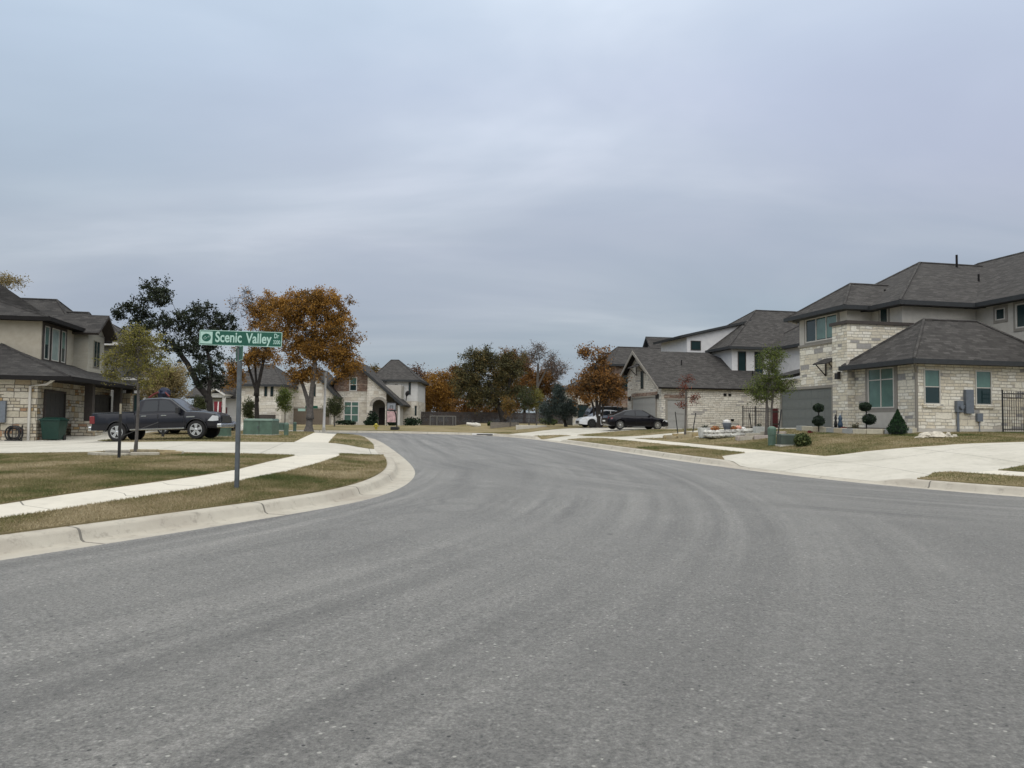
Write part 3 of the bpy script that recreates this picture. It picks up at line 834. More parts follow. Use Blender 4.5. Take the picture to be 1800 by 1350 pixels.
# ------------------------------------------------------------------ house building
def hipfaces(w0, w1, b0, b1, ze, A, B, fr=F):
    """A, B = (w, b, z) ridge ends; ridge along w (A west, B east) or along b (A south, B north)"""
    c = [(w0, b0, ze), (w1, b0, ze), (w1, b1, ze), (w0, b1, ze)]
    P = [fr(*p) for p in c] + [fr(*A), fr(*B)]
    if abs(A[0] - B[0]) >= abs(A[1] - B[1]):
        Fs = [(0, 1, 5, 4), (1, 2, 5), (2, 3, 4, 5), (3, 0, 4)]
    else:
        Fs = [(0, 1, 4), (1, 2, 5, 4), (2, 3, 5), (3, 0, 4, 5)]
    return P, Fs
class House:
    def __init__(s, name, label, cat, wb0, fr=F, group=None):
        s.fr = fr
        x, y = fr(wb0[0], wb0[1], 0)[:2]
        s.loc = (x, y, H(x, y))
        s.root = empty(name, s.loc, label, cat, group)
        s.walls = {}
    def part(s, name, mb, m, parent=None, label=None, bevel=0):
        o = mb.build(name, m, parent or s.root, off=s.loc, bevel=bevel)
        if label: o['label'] = label
        return o
    def wall(s, m): return s.walls.setdefault(m.name, (MB(), m))[0]
    def vol(s, m, w0, w1, b0, b1, z0, z1): s.wall(m).box((w0, b0, z0), (w1, b1, z1), fr=s.fr)
    def done(s):
        for k, (mb, m) in s.walls.items(): s.part('wall', mb, m)
    def roof(s, m, mf, w0, w1, b0, b1, ze, A, B, th=.2, gut=.11, label=None, hip=True):
        mb = MB(); P, Fs = hipfaces(w0, w1, b0, b1, ze, A, B, s.fr)
        mb.add(P, Fs)
        # underside
        o = s.part('roof', mb, m, label=label)
        cp = MB()
        for a_, b_ in ((0, 4), (3, 4), (1, 5), (2, 5), (4, 5)) if abs(A[0] - B[0]) >= abs(A[1] - B[1]) else ((0, 4), (1, 4), (2, 5), (3, 5), (4, 5)):
            if (Vector(P[a_]) - Vector(P[b_])).length > .3: cp.tube([P[a_], P[b_]], .075, 5)
        s.part('ridge_cap', cp, m, o)
        f = MB()
        g = gut
        f.box((w0 - g, b0 - g, ze - th), (w1 + g, b0, ze + .01), fr=s.fr); f.box((w0 - g, b1, ze - th), (w1 + g, b1 + g, ze + .01), fr=s.fr)
        f.box((w0 - g, b0, ze - th), (w0, b1, ze + .012), fr=s.fr); f.box((w1, b0, ze - th), (w1 + g, b1, ze + .012), fr=s.fr)
        f.poly([s.fr(w0, b0, ze - th + .02), s.fr(w0, b1, ze - th + .02), s.fr(w1, b1, ze - th + .02), s.fr(w1, b0, ze - th + .02)])
        s.part('fascia', f, mf, o)
        return o
    def slab(s, m, mf, pts, th=.16, parent=None, name='roof'):
        """one roof slope as a thick slab: pts in (w, b, e)"""
        P = [Vector(s.fr(*p)) for p in pts]
        n = (P[1] - P[0]).cross(P[2] - P[0]).normalized()
        if n.z < 0: n = -n; P = P[::-1]
        mb = MB(); k = len(P)
        Q = [p - n * th for p in P]
        mb.poly([tuple(p) for p in P])
        o = s.part(name, mb, m, parent)
        f = MB()
        e = .004
        f.poly([tuple(q) for q in Q[::-1]])
        for i in range(k):
            j = (i + 1) % k
            f.poly([tuple(P[i] - n * e), tuple(Q[i]), tuple(Q[j]), tuple(P[j] - n * e)])
        s.part('fascia', f, mf, o)
        return o
    def face(s, kind, c, sign):
        """mapper (h, z, out) -> world on a wall plane. kind 'w': plane w=c, h along b; 'b': plane b=c, h along w"""
        if kind == 'w': return lambda h, z, o: s.fr(c + sign * o, h, z)
        return lambda h, z, o: s.fr(h, c + sign * o, z)
    def pbox(s, mb, fm, h0, h1, z0, z1, o0, o1):
        P = [fm(h0, z0, o0), fm(h1, z0, o0), fm(h1, z0, o1), fm(h0, z0, o1), fm(h0, z1, o0), fm(h1, z1, o0), fm(h1, z1, o1), fm(h0, z1, o1)]
        mb.add(P, [(0, 3, 2, 1), (4, 5, 6, 7), (0, 1, 5, 4), (1, 2, 6, 5), (2, 3, 7, 6), (3, 0, 4, 7)])
    def window(s, fm, h0, h1, z0, z1, gl=None, fw=.06, trim=None, tw=.12, cols=1, rows=(), sill=None, mf=None, blind_to=None, head=None):
        gl = gl or M_glass; mf = mf or M_frame
        if h0 > h1: h0, h1 = h1, h0
        g = MB(); s.pbox(g, fm, h0, h1, z0, z1, -.02, .012)
        o = s.part('window', g, gl)
        if blind_to is not None:
            q = MB(); s.pbox(q, fm, h0 + .01, h1 - .01, z0 + (z1 - z0) * blind_to, z1 - .01, .0, .018); s.part('blind', q, M_blind, o)
        f = MB()
        s.pbox(f, fm, h0 - fw, h0, z0 - fw, z1 + fw, 0, .05); s.pbox(f, fm, h1, h1 + fw, z0 - fw, z1 + fw, 0, .05)
        s.pbox(f, fm, h0, h1, z0 - fw, z0, 0, .047); s.pbox(f, fm, h0, h1, z1, z1 + fw, 0, .047)
        for i in range(1, cols):
            h = h0 + (h1 - h0) * i / cols; s.pbox(f, fm, h - fw * .5, h + fw * .5, z0, z1, .0, .042)
        for r in rows:
            z = z0 + (z1 - z0) * r; s.pbox(f, fm, h0, h1, z - fw * .4, z + fw * .4, .0, .038)
        s.part('frame', f, mf, o)
        if trim:
            t = MB(); a = fw
            s.pbox(t, fm, h0 - a - tw, h0 - a, z0 - a - tw, z1 + a + tw, -.01, .035); s.pbox(t, fm, h1 + a, h1 + a + tw, z0 - a - tw, z1 + a + tw, -.01, .035)
            s.pbox(t, fm, h0 - a, h1 + a, z1 + a, z1 + a + tw, -.01, .032); s.pbox(t, fm, h0 - a, h1 + a, z0 - a - tw, z0 - a, -.01, .032)
            s.part('trim', t, trim, o)
        if sill:
            t = MB(); s.pbox(t, fm, h0 - .14, h1 + .14, z0 - fw - .14, z0 - fw, 0, .09); s.part('sill', t, sill, o)
        return o
    def garage(s, fm, h0, h1, z0, z1, m, trim=None, tw=.12, lintel=None):
        """sectional door: four rows of panels"""
        if h0 > h1: h0, h1 = h1, h0
        d = MB(); n = 4; hh = (z1 - z0) / n
        for i in range(n): s.pbox(d, fm, h0, h1, z0 + i * hh + .012, z0 + (i + 1) * hh - .012, -.02, .02)
        s.pbox(d, fm, h0, h1, z0, z1, -.03, .006)
        o = s.part('garage_door', d, m)
        p = MB(); nc = max(2, int(round((h1 - h0) / .62))); cw = (h1 - h0) / nc
        for i in range(n):
            for j in range(nc):
                s.pbox(p, fm, h0 + j * cw + .07, h0 + (j + 1) * cw - .07, z0 + i * hh + .10, z0 + (i + 1) * hh - .10, .02, .029)
        s.part('panels', p, m, o)
        if trim:
            t = MB()
            s.pbox(t, fm, h0 - tw, h0, z0, z1, -.01, .09); s.pbox(t, fm, h1, h1 + tw, z0, z1, -.01, .09); s.pbox(t, fm, h0 - tw, h1 + tw, z1, z1 + tw, -.01, .093)
            s.part('trim', t, trim, o)
        if lintel:
            t = MB(); s.pbox(t, fm, h0 - .25, h1 + .25, z1 + .13, z1 + .38, -.01, .06); s.part('lintel', t, lintel, o)
        return o
    def downspout(s, pts, m=None, rad=.045):
        mb = MB(); mb.tube([s.fr(*p) for p in pts], rad * 1.3, 6); s.part('downspout', mb, m or M_down)
    def lamp(s, fm, h, z, big=1.0):
        mb = MB(); s.pbox(mb, fm, h - .05, h + .05, z, z + .1, 0, .12); s.pbox(mb, fm, h - .09 * big, h + .09 * big, z - .28, z + .02, .06, .22)
        s.part('wall_lamp', mb, M_black)
    def awning(s, fm, h0, h1, z, out=.75, drop=.32):
        mb = MB()
        P = [fm(h0, z, .01), fm(h1, z, .01), fm(h1, z - drop, out), fm(h0, z - drop, out)]
        up = [(p[0], p[1], p[2] + .07) for p in P]
        mb.add(P + up, [(0, 1, 2, 3), (4, 7, 6, 5), (0, 4, 5, 1), (1, 5, 6, 2), (2, 6, 7, 3), (3, 7, 4, 0)])
        o = s.part('awning', mb, M_roof)
        for h in (h0 + .12, h1 - .12):
            t = MB()
            t.tube([fm(h, z - drop - .55, .02), fm(h, z - drop + .02, out - .12)], .035, 5)
            t.tube([fm(h, z - drop - .55, .02), fm(h, z - .05, .02)], .04, 5)
            s.part('bracket', t, M_trim_d, o)

# ================================================= house on the right (big, stone and grey stucco)
RH = House('stone_house', 'large cream stone and grey stucco house with dark hip roofs, nearest on the right', 'house', (27, 35))
gz = -.23
# garage block: stone below, stucco above
RH.vol(M_stone_rh, 24.1, 31, 34.2, 40.55, gz - .3, 2.55)
RH.vol(M_stone_rh, 24.103, 30.9, 34.2, 38.4, 2.55, 4.3)
RH.vol(M_stucco, 24.1, 31, 34.2, 38.4, 4.3, 5.85)
mb = MB()
mb.box((24.02, 34.1, 4.24), (24.11, 38.45, 4.36), fr=F); RH.part('string_course', mb, M_trim)
RH.vol(M_stucco, 25.5, 36, 32.0, 38.2, gz - .3, 5.8)
RH.vol(M_stucco, 29.6, 43, 24, 45, gz - .3, 5.82)
# low roof at the left end of the garage
RH.slab(M_roof, M_fascia, [(23.6, 38.4, 2.75), (23.6, 40.95, 2.75), (26.5, 40.95, 3.5), (26.5, 38.4, 3.5)])
RH.slab(M_roof, M_fascia, [(26.5, 38.4, 3.5), (26.5, 40.95, 3.5), (31, 40.95, 3.5), (31, 38.4, 3.5)])
# upper roofs
RH.roof(M_roof, M_fascia_g, 23.6, 33, 33.7, 38.9, 5.93, (25.8, 36.3, 7.53), (33, 36.3, 7.53))
RH.roof(M_roof, M_fascia_g, 24.98, 37.5, 31.47, 39.6, 5.89, (31.35, 37.84, 9.27), (37.4, 37.84, 9.27))
RH.roof(M_roof, M_fascia_g, 29.1, 43.5, 22.5, 46, 5.90, (36.3, 29.7, 9.69), (36.3, 39, 9.69))
KW_ = .94
FK = lambda w, b, e: F(w * KW_, b * KW_, e * KW_)
RH.fr = FK
# entrance tower with parapet
RH.vol(M_stone_rh, 23.6, 27.3, 33.5, 34.7, gz - .3, 4.98)
mb = MB(); mb.box((23.5, 33.4, 4.98), (27.3, 34.8, 5.14), fr=FK); RH.part('parapet_cap', mb, M_trim_d)
# wing
RH.vol(M_stone_rh, 24.0, 31.1, 29.3, 33.5, gz + .12, 2.72)
RH.vol(M_stucco, 23.97, 31.13, 29.27, 33.5, gz - .4, gz + .12)
RH.roof(M_roof, M_fascia_g, 23.5, 31.6, 28.8, 33.8, 2.88, (26.1, 31.3, 4.98), (28.98, 31.3, 4.99))
fw_ = RH.face('w', 24.0, -1); fb_ = RH.face('b', 29.3, -1)
# big corner window: stucco panel below, trim round
mb = MB(); RH.pbox(mb, fw_, 30.45, 32.75, gz - .3, .62, -.01, .03); RH.part('panel', mb, M_stucco)
RH.window(fw_, 30.72, 32.42, .86, 2.62, gl=M_blind, trim=M_trim, tw=.20, cols=2, rows=(.72,), fw=.055)
RH.window(fb_, 24.42, 25.14, 1.0, 2.44, fw=.05, rows=(.5,), blind_to=.5, sill=M_stone_rh)
RH.window(fb_, 27.04, 27.78, 1.0, 2.44, fw=.05, rows=(.5,), blind_to=.5, sill=M_stone_rh)
RH.fr = F
fg = RH.face('w', 24.1, -1)
RH.garage(fg, 35.42, 40.2, gz, 1.93, M_garage, trim=M_trim, tw=.14)
RH.window(fg, 35.0, 37.7, 4.5, 5.66, gl=M_glass, fw=.06, cols=3, trim=M_trim, tw=.14)
mb = MB(); RH.pbox(mb, fg, 35.0, 36.75, 4.55, 5.62, .0, .02); RH.part('blind', mb, M_blind)
f2 = RH.face('w', 25.5, -1); RH.window(f2, 33.0, 33.5, 4.5, 5.72, fw=.04, trim=M_trim, tw=.1)
f3 = RH.face('w', 29.6, -1)
RH.window(f3, 30.3, 30.75, 5.05, 5.5, fw=.05, trim=M_trim, tw=.12)
RH.window(f3, 27.6, 29.6, 4.55, 5.55, fw=.06, trim=M_trim, tw=.14, cols=2)
RH.awning(fg, 34.75, 36.1, 3.40, .7, .30)
RH.fr = FK; ft = RH.face('w', 23.6, -1); RH.lamp(ft, 34.1, 2.55, 1.3)
RH.downspout([(23.62, 28.85, 2.72), (23.7, 29.0, 2.6), (23.95, 29.23, 2.35), (23.95, 29.23, gz)])
RH.fr = F; RH.downspout([(23.55, 38.75, 5.8), (24.0, 38.45, 5.6)], M_fascia_t)
# vent pipes
mb = MB(); mb.tube([F(33.4, 37.4, 8.9), F(33.4, 37.4, 9.75)], .06, 6); RH.part('vent_pipe', mb, M_fascia)
mb = MB(); mb.box((29.6, 29.9, 3.55), (30.0, 30.2, 3.78), fr=FK); RH.part('roof_vent', mb, M_fascia)
for vw, vb, vz in ((27.2, 35.4, 6.9), (32.6, 35.0, 7.9)):
    mb = MB(); mb.tube([F(vw, vb, vz - .3), F(vw, vb, vz + .25)], .05, 6); RH.part('vent_pipe', mb, M_fascia)
# meter boxes on the wing wall
RH.fr = FK
mb = MB(); RH.pbox(mb, fb_, 26.38, 26.78, .56, 1.62, 0, .17); RH.part('electric_panel', mb, M_bluegrey, bevel=.01)
mb = MB(); RH.pbox(mb, fb_, 25.92, 26.24, .62, 1.12, 0, .16)
c = fb_(26.1, .84, .17); mb.tube([c, fb_(26.1, .84, .27)], .09, 10); mb.tube([fb_(26.02, .62, .08), fb_(26.02, -.45, .08)], .05, 6); mb.tube([fb_(26.24, .9, .08), fb_(26.38, .9, .08)], .03, 6)
RH.part('electric_meter', mb, M_bluegrey)
mb = MB(); RH.pbox(mb, fb_, 26.98, 27.26, .22, .58, 0, .13); mb.tube([fb_(27.12, .22, .08), fb_(27.12, -.2, .08), fb_(27.17, -.42, .12)], .02, 5); RH.part('gas_meter', mb, M_bluegrey)
RH.fr = F
RH.done()

# ================================================= second house on the right (gable garage, white upper storey)
SH = House('gabled_house', 'pale stone and white stucco house with a gable over its silver garage door', 'house', (27, 58))
z0 = -.62
P = [(22.4, 53.9, z0), (22.4, 61.2, z0), (22.4, 61.2, 4.3), (22.4, 58.7, 5.65), (22.4, 53.9, 2.75)]
mb = SH.wall(M_stone_sh)
V = [F(*p) for p in P] + [F(p[0] + 9, p[1], p[2]) for p in P]
mb.add(V, [(0, 1, 2, 3, 4), (5, 9, 8, 7, 6), (0, 4, 9, 5), (1, 6, 7, 2)])
SH.vol(M_stone_sh, 24.4, 33.4, 53.7, 60, z0, 2.8)
SH.slab(M_roof, M_fascia, [(21.9, 53.35, 2.66), (21.9, 58.7, 5.85), (28.4, 58.7, 5.85), (33.9, 53.35, 2.66)], th=.14)
SH.slab(M_roof, M_fascia, [(21.9, 61.5, 4.1), (21.9, 58.7, 5.85), (28.4, 58.7, 5.85), (28.4, 61.5, 4.1)], th=.14)
SH.slab(M_roof, M_fascia, [(28.4, 58.7, 5.85), (33.9, 53.35, 2.66), (33.9, 60, 2.66)], th=.14)
mb = MB()
for a, b_ in (((21.86, 53.35, 2.60), (21.86, 58.7, 5.80)), ((21.86, 58.7, 5.80), (21.86, 61.5, 4.05))):
    mb.prism([F(a[0], a[1], a[2] - .24), F(a[0], b_[1], b_[2] - .24), F(a[0], b_[1], b_[2] + .03), F(a[0], a[1], a[2] + .03)], Vector(F(.06, 0, 0)) - Vector(F(0, 0, 0)))
SH.part('bargeboard', mb, M_fascia_t)
# white upper storey
SH.vol(M_stucco_w, 29.2, 43, 56.0, 68, 2.4, 6.05)
SH.vol(M_stucco_w, 33.2, 43, 52.8, 60, 2.4, 6.02)
SH.roof(M_roof, M_fascia_g, 28.7, 43.5, 55.5, 68, 6.09, (33.9, 60.7, 9.85), (39, 60.7, 9.85))
SH.roof(M_roof, M_fascia_g, 32.7, 43.5, 50.5, 60, 6.09, (36.6, 54.8, 8.9), (39.5, 54.8, 8.9))
f = SH.face('b', 56.0, -1)
SH.window(f, 29.75, 30.35, 3.9, 5.7, fw=.05, mf=M_trim_d, sill=M_stucco)
SH.window(f, 31.2, 31.8, 3.9, 5.7, fw=.05, mf=M_trim_d, sill=M_stucco)
# shed roofed box above the garage roof
B0 = 59.5
mb = SH.wall(M_stucco_w)
pts = [(26.97, 4.5), (33.5, 4.5), (33.5, 8.75), (26.97, 7.2)]
V = [F(w, B0, z) for w, z in pts] + [F(w, 65, z) for w, z in pts]
mb.add(V, [(0, 1, 2, 3), (7, 6, 5, 4), (3, 2, 6, 7), (0, 3, 7, 4), (1, 5, 6, 2)])
SH.slab(M_roof, M_fascia_g, [(26.3, B0 - .4, 7.28), (26.3, 65.3, 7.28), (32.6, 65.3, 8.78), (32.6, B0 - .4, 8.78)], th=.2)
SH.window(SH.face('b', B0, -1), 27.35, 28.15, 6.15, 6.85, fw=.05, mf=M_trim_d)
fs = SH.face('w', 22.4, -1)
SH.garage(fs, 54.9, 59.9, z0 + .25, 2.0, M_garage_s, trim=M_fascia_t, lintel=M_brick)
SH.window(fs, 57.6, 58.05, 2.75, 4.1, fw=.04, mf=M_trim_d)
SH.awning(fs, 56.9, 59.2, 4.72, .75, .33)
SH.lamp(fs, 54.45, 2.1, 1.2); SH.lamp(fs, 60.4, 2.1, 1.2)
SH.garage(SH.face('b', 53.9, -1), 22.85, 24.3, z0 + .2, 1.75, M_garage_s, trim=M_fascia_t, lintel=M_brick)
for wv, zv in ((27.3, 2.1), (27.7, 2.1), (27.9, .2)):
    mb = MB(); SH.pbox(mb, SH.face('b', 53.7, -1), wv, wv + .22, zv, zv + .18, 0, .05); SH.part('wall_vent', mb, M_fascia)
for vw, vb, vz in ((25.2, 56.6, 4.7), (30.6, 55.3, 3.9), (31.5, 58.3, 8.0)):
    mb = MB(); mb.tube([F(vw, vb, vz - .3), F(vw, vb, vz + .3)], .05, 6); SH.part('vent_pipe', mb, M_fascia)
SH.done()

# ================================================= third house on the right, behind the orange tree
TH = House('grey_roofed_house', 'far two storey stone house with steep grey gables behind the orange tree on the right', 'house', (21, 82))
TH.vol(M_brick, 24.8, 34, 71.5, 78, -.9, 5.6)
TH.roof(M_roof, M_fascia_g, 24.3, 34.5, 71, 78.5, 5.7, (26.2, 74.5, 7.72), (33, 74.5, 7.72))
TH.vol(M_stone_far, 21.2, 24, 73, 77, -.9, 3.3)
TH.roof(M_roof, M_fascia_g, 20.9, 25, 72.6, 77.4, 3.4, (23.0, 75, 4.6), (23.2, 75, 4.6))
TH.slab(M_roof, M_fascia_g, [(30.0, 73.6, 5.9), (30.0, 76.5, 9.15), (39, 76.5, 9.15), (39, 73.6, 5.9)])
TH.slab(M_roof, M_fascia_g, [(30.0, 79.4, 5.9), (30.0, 76.5, 9.15), (39, 76.5, 9.15), (39, 79.4, 5.9)])
mb = TH.wall(M_stucco_w); V = [F(w_, b_, z_) for w_ in (30.5, 38.8) for b_, z_ in ((73.9, -.9), (79.1, -.9), (79.1, 5.9), (76.5, 8.8), (73.9, 5.9))]
mb.add(V, [(0, 1, 2, 3, 4), (5, 9, 8, 7, 6), (0, 4, 9, 5), (1, 6, 7, 2)])
TH.garage(TH.face('w', 21.2, -1), 73.6, 76.4, -.8, 1.4, M_garage_d)
TH.garage(TH.face('b', 71.5, -1), 25.2, 27.4, -.8, 1.5, M_garage_d)
TH.window(TH.face('b', 71.5, -1), 25.6, 26.5, 3.2, 4.6, mf=M_trim_d)
TH.window(TH.face('b', 73, -1), 21.6, 22.6, .2, 1.7, mf=M_trim_d)
TH.done()

# ================================================= house on the left
LH = House('tan_house', 'two storey tan stucco and sandstone house with brown window trim at the left edge', 'house', (-18, 46))
lz = -1.2
LH.vol(M_stone_lh, -27, -14.95, 40.7, 51.95, lz - .3, 1.82)
LH.roof(M_roof_lh, M_fascia, -27.5, -13.4, 40.2, 52.4, 1.93, (-21.0, 46.3, 5.05), (-21.2, 46.3, 5.05))
LH.vol(M_stucco_t, -27, -15.95, 43.6, 52.2, 1.0, 5.0)
LH.vol(M_siding_t, -18, -15.2, 48.3, 51.2, 1.5, 4.95)
# main upper roofs
LH.roof(M_roof_lh, M_fascia, -28, -15.45, 43.1, 52.6, 5.1, (-19.7, 47.4, 7.5), (-23, 47.4, 7.5))
LH.roof(M_roof_lh, M_fascia, -28, -16.1, 49.0, 55.4, 5.12, (-24, 52.2, 7.25), (-18.3, 52.2, 7.25))
LH.roof(M_roof_lh, M_fascia, -24, -15.55, 49.6, 53.1, 5.11, (-20, 51.4, 6.42), (-16.2, 51.4, 6.42))
# gable over the sided bay
mb = LH.wall(M_siding_t)
V = [F(-15.2, 48.3, 4.9), F(-15.2, 51.2, 4.9), F(-15.2, 49.75, 5.9), F(-18, 48.3, 4.9), F(-18, 51.2, 4.9), F(-18, 49.75, 5.9)]
mb.add(V, [(0, 1, 2), (3, 5, 4), (0, 2, 5, 3), (1, 4, 5, 2)])
LH.slab(M_roof_lh, M_trim_d, [(-14.55, 47.9, 4.85), (-14.55, 49.75, 6.1), (-18.5, 49.75, 6.1), (-18.5, 47.9, 4.85)], th=.14)
LH.slab(M_roof_lh, M_trim_d, [(-14.55, 51.6, 4.85), (-14.55, 49.75, 6.1), (-18.5, 49.75, 6.1), (-18.5, 51.6, 4.85)], th=.14)
fe = LH.face('w', -15.95, 1)
# three windows joined by dark brown trim
for h0, h1, gl, bt in ((44.0, 44.55, M_glass, .45), (44.98, 45.95, M_glass_w, None), (46.35, 46.85, M_glass, .45)):
    LH.window(fe, h0, h1, 3.05, 4.7, gl=gl, fw=.05, trim=M_trim_d, tw=.22, blind_to=bt, mf=M_frame)
mb = MB(); LH.pbox(mb, fe, 43.62, 47.1, 2.60, 2.90, -.01, .07); LH.part('trim', mb, M_trim_d)
fb2 = LH.face('w', -15.2, 1); LH.window(fb2, 49.3, 50.3, 3.0, 4.5, fw=.04, cols=2, mf=M_siding_t)
fl = LH.face('w', -14.95, 1)
LH.garage(fl, 41.55, 44.1, lz, 1.22, M_garage_d, trim=M_trim_d, tw=.1)
LH.garage(fl, 48.4, 51.7, lz, 1.22, M_garage_d, trim=M_trim_d, tw=.1)
mb = MB(); LH.pbox(mb, fl, 41.3, 44.4, 1.36, 1.72, -.01, .04); LH.part('lintel', mb, M_stone_lh)
# porch posts on stone piers
for bb in (44.9, 49.9, 52.4):
    mb = MB(); mb.box((-14.15, bb - .2, lz + (.95 if bb < 46 else .2)), (-13.75, bb + .2, 1.75), fr=F); LH.part('porch_post', mb, M_trim_d)
mb = MB(); mb.box((-14.6, 44.3, lz - .3), (-13.45, 45.6, lz + 1.0), fr=F); LH.part('pier', mb, M_stone_lh)
mb = MB(); mb.box((-14.4, 51.2, lz - .3), (-13.6, 51.8, 1.5), fr=F); LH.part('pier', mb, M_stone_lh)
LH.downspout([(-14.0, 40.25, 1.85), (-14.5, 40.5, 1.55), (-15.25, 40.62, 1.45), (-15.25, 40.62, lz)], M_frame, .05)
fc = LH.face('b', 40.7, -1)
mb = MB(); LH.pbox(mb, fc, -16.75, -16.25, -.3, .72, 0, .18); LH.part('electric_panel', mb, M_bluegrey, bevel=.01)
mb = MB(); LH.pbox(mb, fc, -15.72, -15.5, lz + .42, lz + .62, 0, .05); LH.part('wall_vent', mb, mat('rusty_brown', (.12, .05, .03), .8))
mb = MB(); mb.tube([F(-20.6, 50.6, 6.6), F(-20.6, 50.6, 7.6)], .05, 6); LH.part('vent_pipe', mb, M_fascia)
LH.done()

# ================================================= grey sided house behind it
def XY(x, y, e): return (x, y, EYE + e)
NH = House('grey_sided_house', 'grey sided house with white eaves seen just right of the tan house', 'house', (-33, 63), fr=XY)
NH.vol(M_siding_g, -38, -30.2, 59, 63.5, -1.2, 5.6)
NH.vol(M_siding_w, -30.3, -28.2, 60, 63, -1.2, 3.0)
NH.roof(M_roof, M_trim_w, -38.5, -29.4, 58.4, 64, 5.7, (-35.6, 61.2, 7.4), (-32, 61.2, 7.4))
NH.roof(M_roof, M_trim_w, -30.6, -27.6, 59.4, 63.5, 3.1, (-29.4, 61.4, 4.2), (-29, 61.4, 4.2))
NH.window(NH.face('b', 59, -1), -32.9, -32.3, 3.3, 5.1, mf=M_trim_w)
NH.window(NH.face('b', 60, -1), -29.6, -28.8, .2, 1.9, mf=M_trim_w)
NH.done()

# ================================================= far houses across the side street
def rotframe(cx, cy, deg):
    a = math.radians(deg); ca, sa = math.cos(a), math.sin(a)
    return lambda u, v, e: (cx + ca * u - sa * v, cy + sa * u + ca * v, EYE + e)
# arch house
Y0 = 95.0
def xat(px, Y=Y0): return ray(px, 742).x * Y
def eat(px, py, Y=Y0): return ray(px, py).z * Y
fr3 = rotframe(0, 0, 0)
AH = House('arched_porch_house', 'far white stone house with arched porch, brown brick gable and sweeping roof', 'house', (xat(650), 100), fr=fr3)
g3 = -.75
XL, XM, XR, XE = xat(586), xat(648), xat(713), xat(734.5)
# left block (white stone, brick gable above)
AH.vol(M_stone_far, XL, XM, Y0, Y0 + 10, g3, eat(620, 688))
zb0, zb1 = eat(620, 688), eat(647, 663)
mb = AH.wall(M_brick)
pk = (xat(626), eat(626, 640))
pts = [(XL, zb0), (XM, zb0), (XM, zb1), pk, (XL, eat(586, 665))]
V = [XY(x, Y0 - .03, z) for x, z in pts] + [XY(x, Y0 + 9.9, z) for x, z in pts]; n = len(pts)
mb.add(V, [tuple(range(n)), tuple(range(n, 2 * n))[::-1]] + [(i, i + n, (i + 1) % n + n, (i + 1) % n) for i in range(n)])
# porch gable block of white stone
mb = AH.wall(M_stone_far)
yp = Y0 - 1.2
xr = xat(706)
ax, aw, atop = xat(668.5), (xat(679.5) - xat(657.5)) / 2, eat(668, 703)
spring = atop - aw
out = [(XM, g3), (ax - aw, g3), (ax - aw, spring)] + [(ax - aw * math.cos(math.pi * k / 10), spring + aw * math.sin(math.pi * k / 10)) for k in range(1, 10)] + [(ax + aw, spring), (ax + aw, g3), (xat(681), g3), (xat(681), eat(681, 690)), (XM, zb1)]
V = [XY(x, yp, z) for x, z in out]
# triangulated front with the arch left open
fr_idx = []
top = len(out) - 1; tr = len(out) - 2; br = len(out) - 3
arch = list(range(2, 13))
mb.add(V, [(0, 1, 2, top)] + [(arch[i], arch[i + 1], top) for i in range(0, 5)] + [(arch[i], arch[i + 1], tr) for i in range(5, len(arch) - 1)] + [(arch[5], tr, top), (arch[-1], 13, br, tr)])
mb.add([XY(XM, yp, g3), XY(XM, Y0, g3), XY(XM, Y0, zb1), XY(XM, yp, zb1)], [(0, 1, 2, 3)])
AH.vol(M_stucco, XM, XR - 1, Y0 + 2.5, Y0 + 9, g3, 4.5)
AH.vol(M_stone_far, xat(681), xat(688), yp + .01, Y0 + 2.5, g3, eat(685, 712))
AH.vol(M_stucco, xat(688), xat(703), Y0 + .3, Y0 + 2.5, g3, eat(695, 712))
mb = MB()
ring = [(ax - (aw + .35) * math.cos(math.pi * k / 12), spring + (aw + .35) * math.sin(math.pi * k / 12)) for k in range(13)]
rin = [(ax - aw * math.cos(math.pi * k / 12), spring + aw * math.sin(math.pi * k / 12)) for k in range(13)]
V = [XY(x, yp - .05, z) for x, z in ring + rin] + [XY(x, yp + .4, z) for x, z in rin]
mb.add(V, [(i, i + 1, i + 14, i + 13) for i in range(12)] + [(i + 13, i + 14, i + 27, i + 26) for i in range(12)]); AH.part('arch', mb, M_fascia_t)
mb = MB(); mb.box((ax - .6, Y0 + 2.3, g3), (ax + .6, Y0 + 2.48, g3 + 2.3), fr=XY); d_ = AH.part('door', mb, M_trim_d)
mb = MB(); mb.tube([XY(xat(703.5), yp, g3), XY(xat(703.5), yp, eat(703, 713))], .14, 8); AH.part('porch_post', mb, M_trim_w)
# sweeping roof slab (from the gable peak down to the right) and the left slope
AH.slab(M_roof, M_fascia_g, [(xat(623), yp - .5, eat(623, 634)), (xat(712.5), yp - .5, eat(712.5, 712)), (xat(712.5), Y0 + 8, eat(712.5, 712)), (xat(623), Y0 + 8, eat(623, 634))], th=.3)
AH.slab(M_roof, M_fascia_g, [(xat(623), yp - .5, eat(623, 634)), (xat(575), yp - .5, eat(575, 680)), (xat(575), Y0 + 8, eat(575, 680)), (xat(623), Y0 + 8, eat(623, 634))], th=.3)
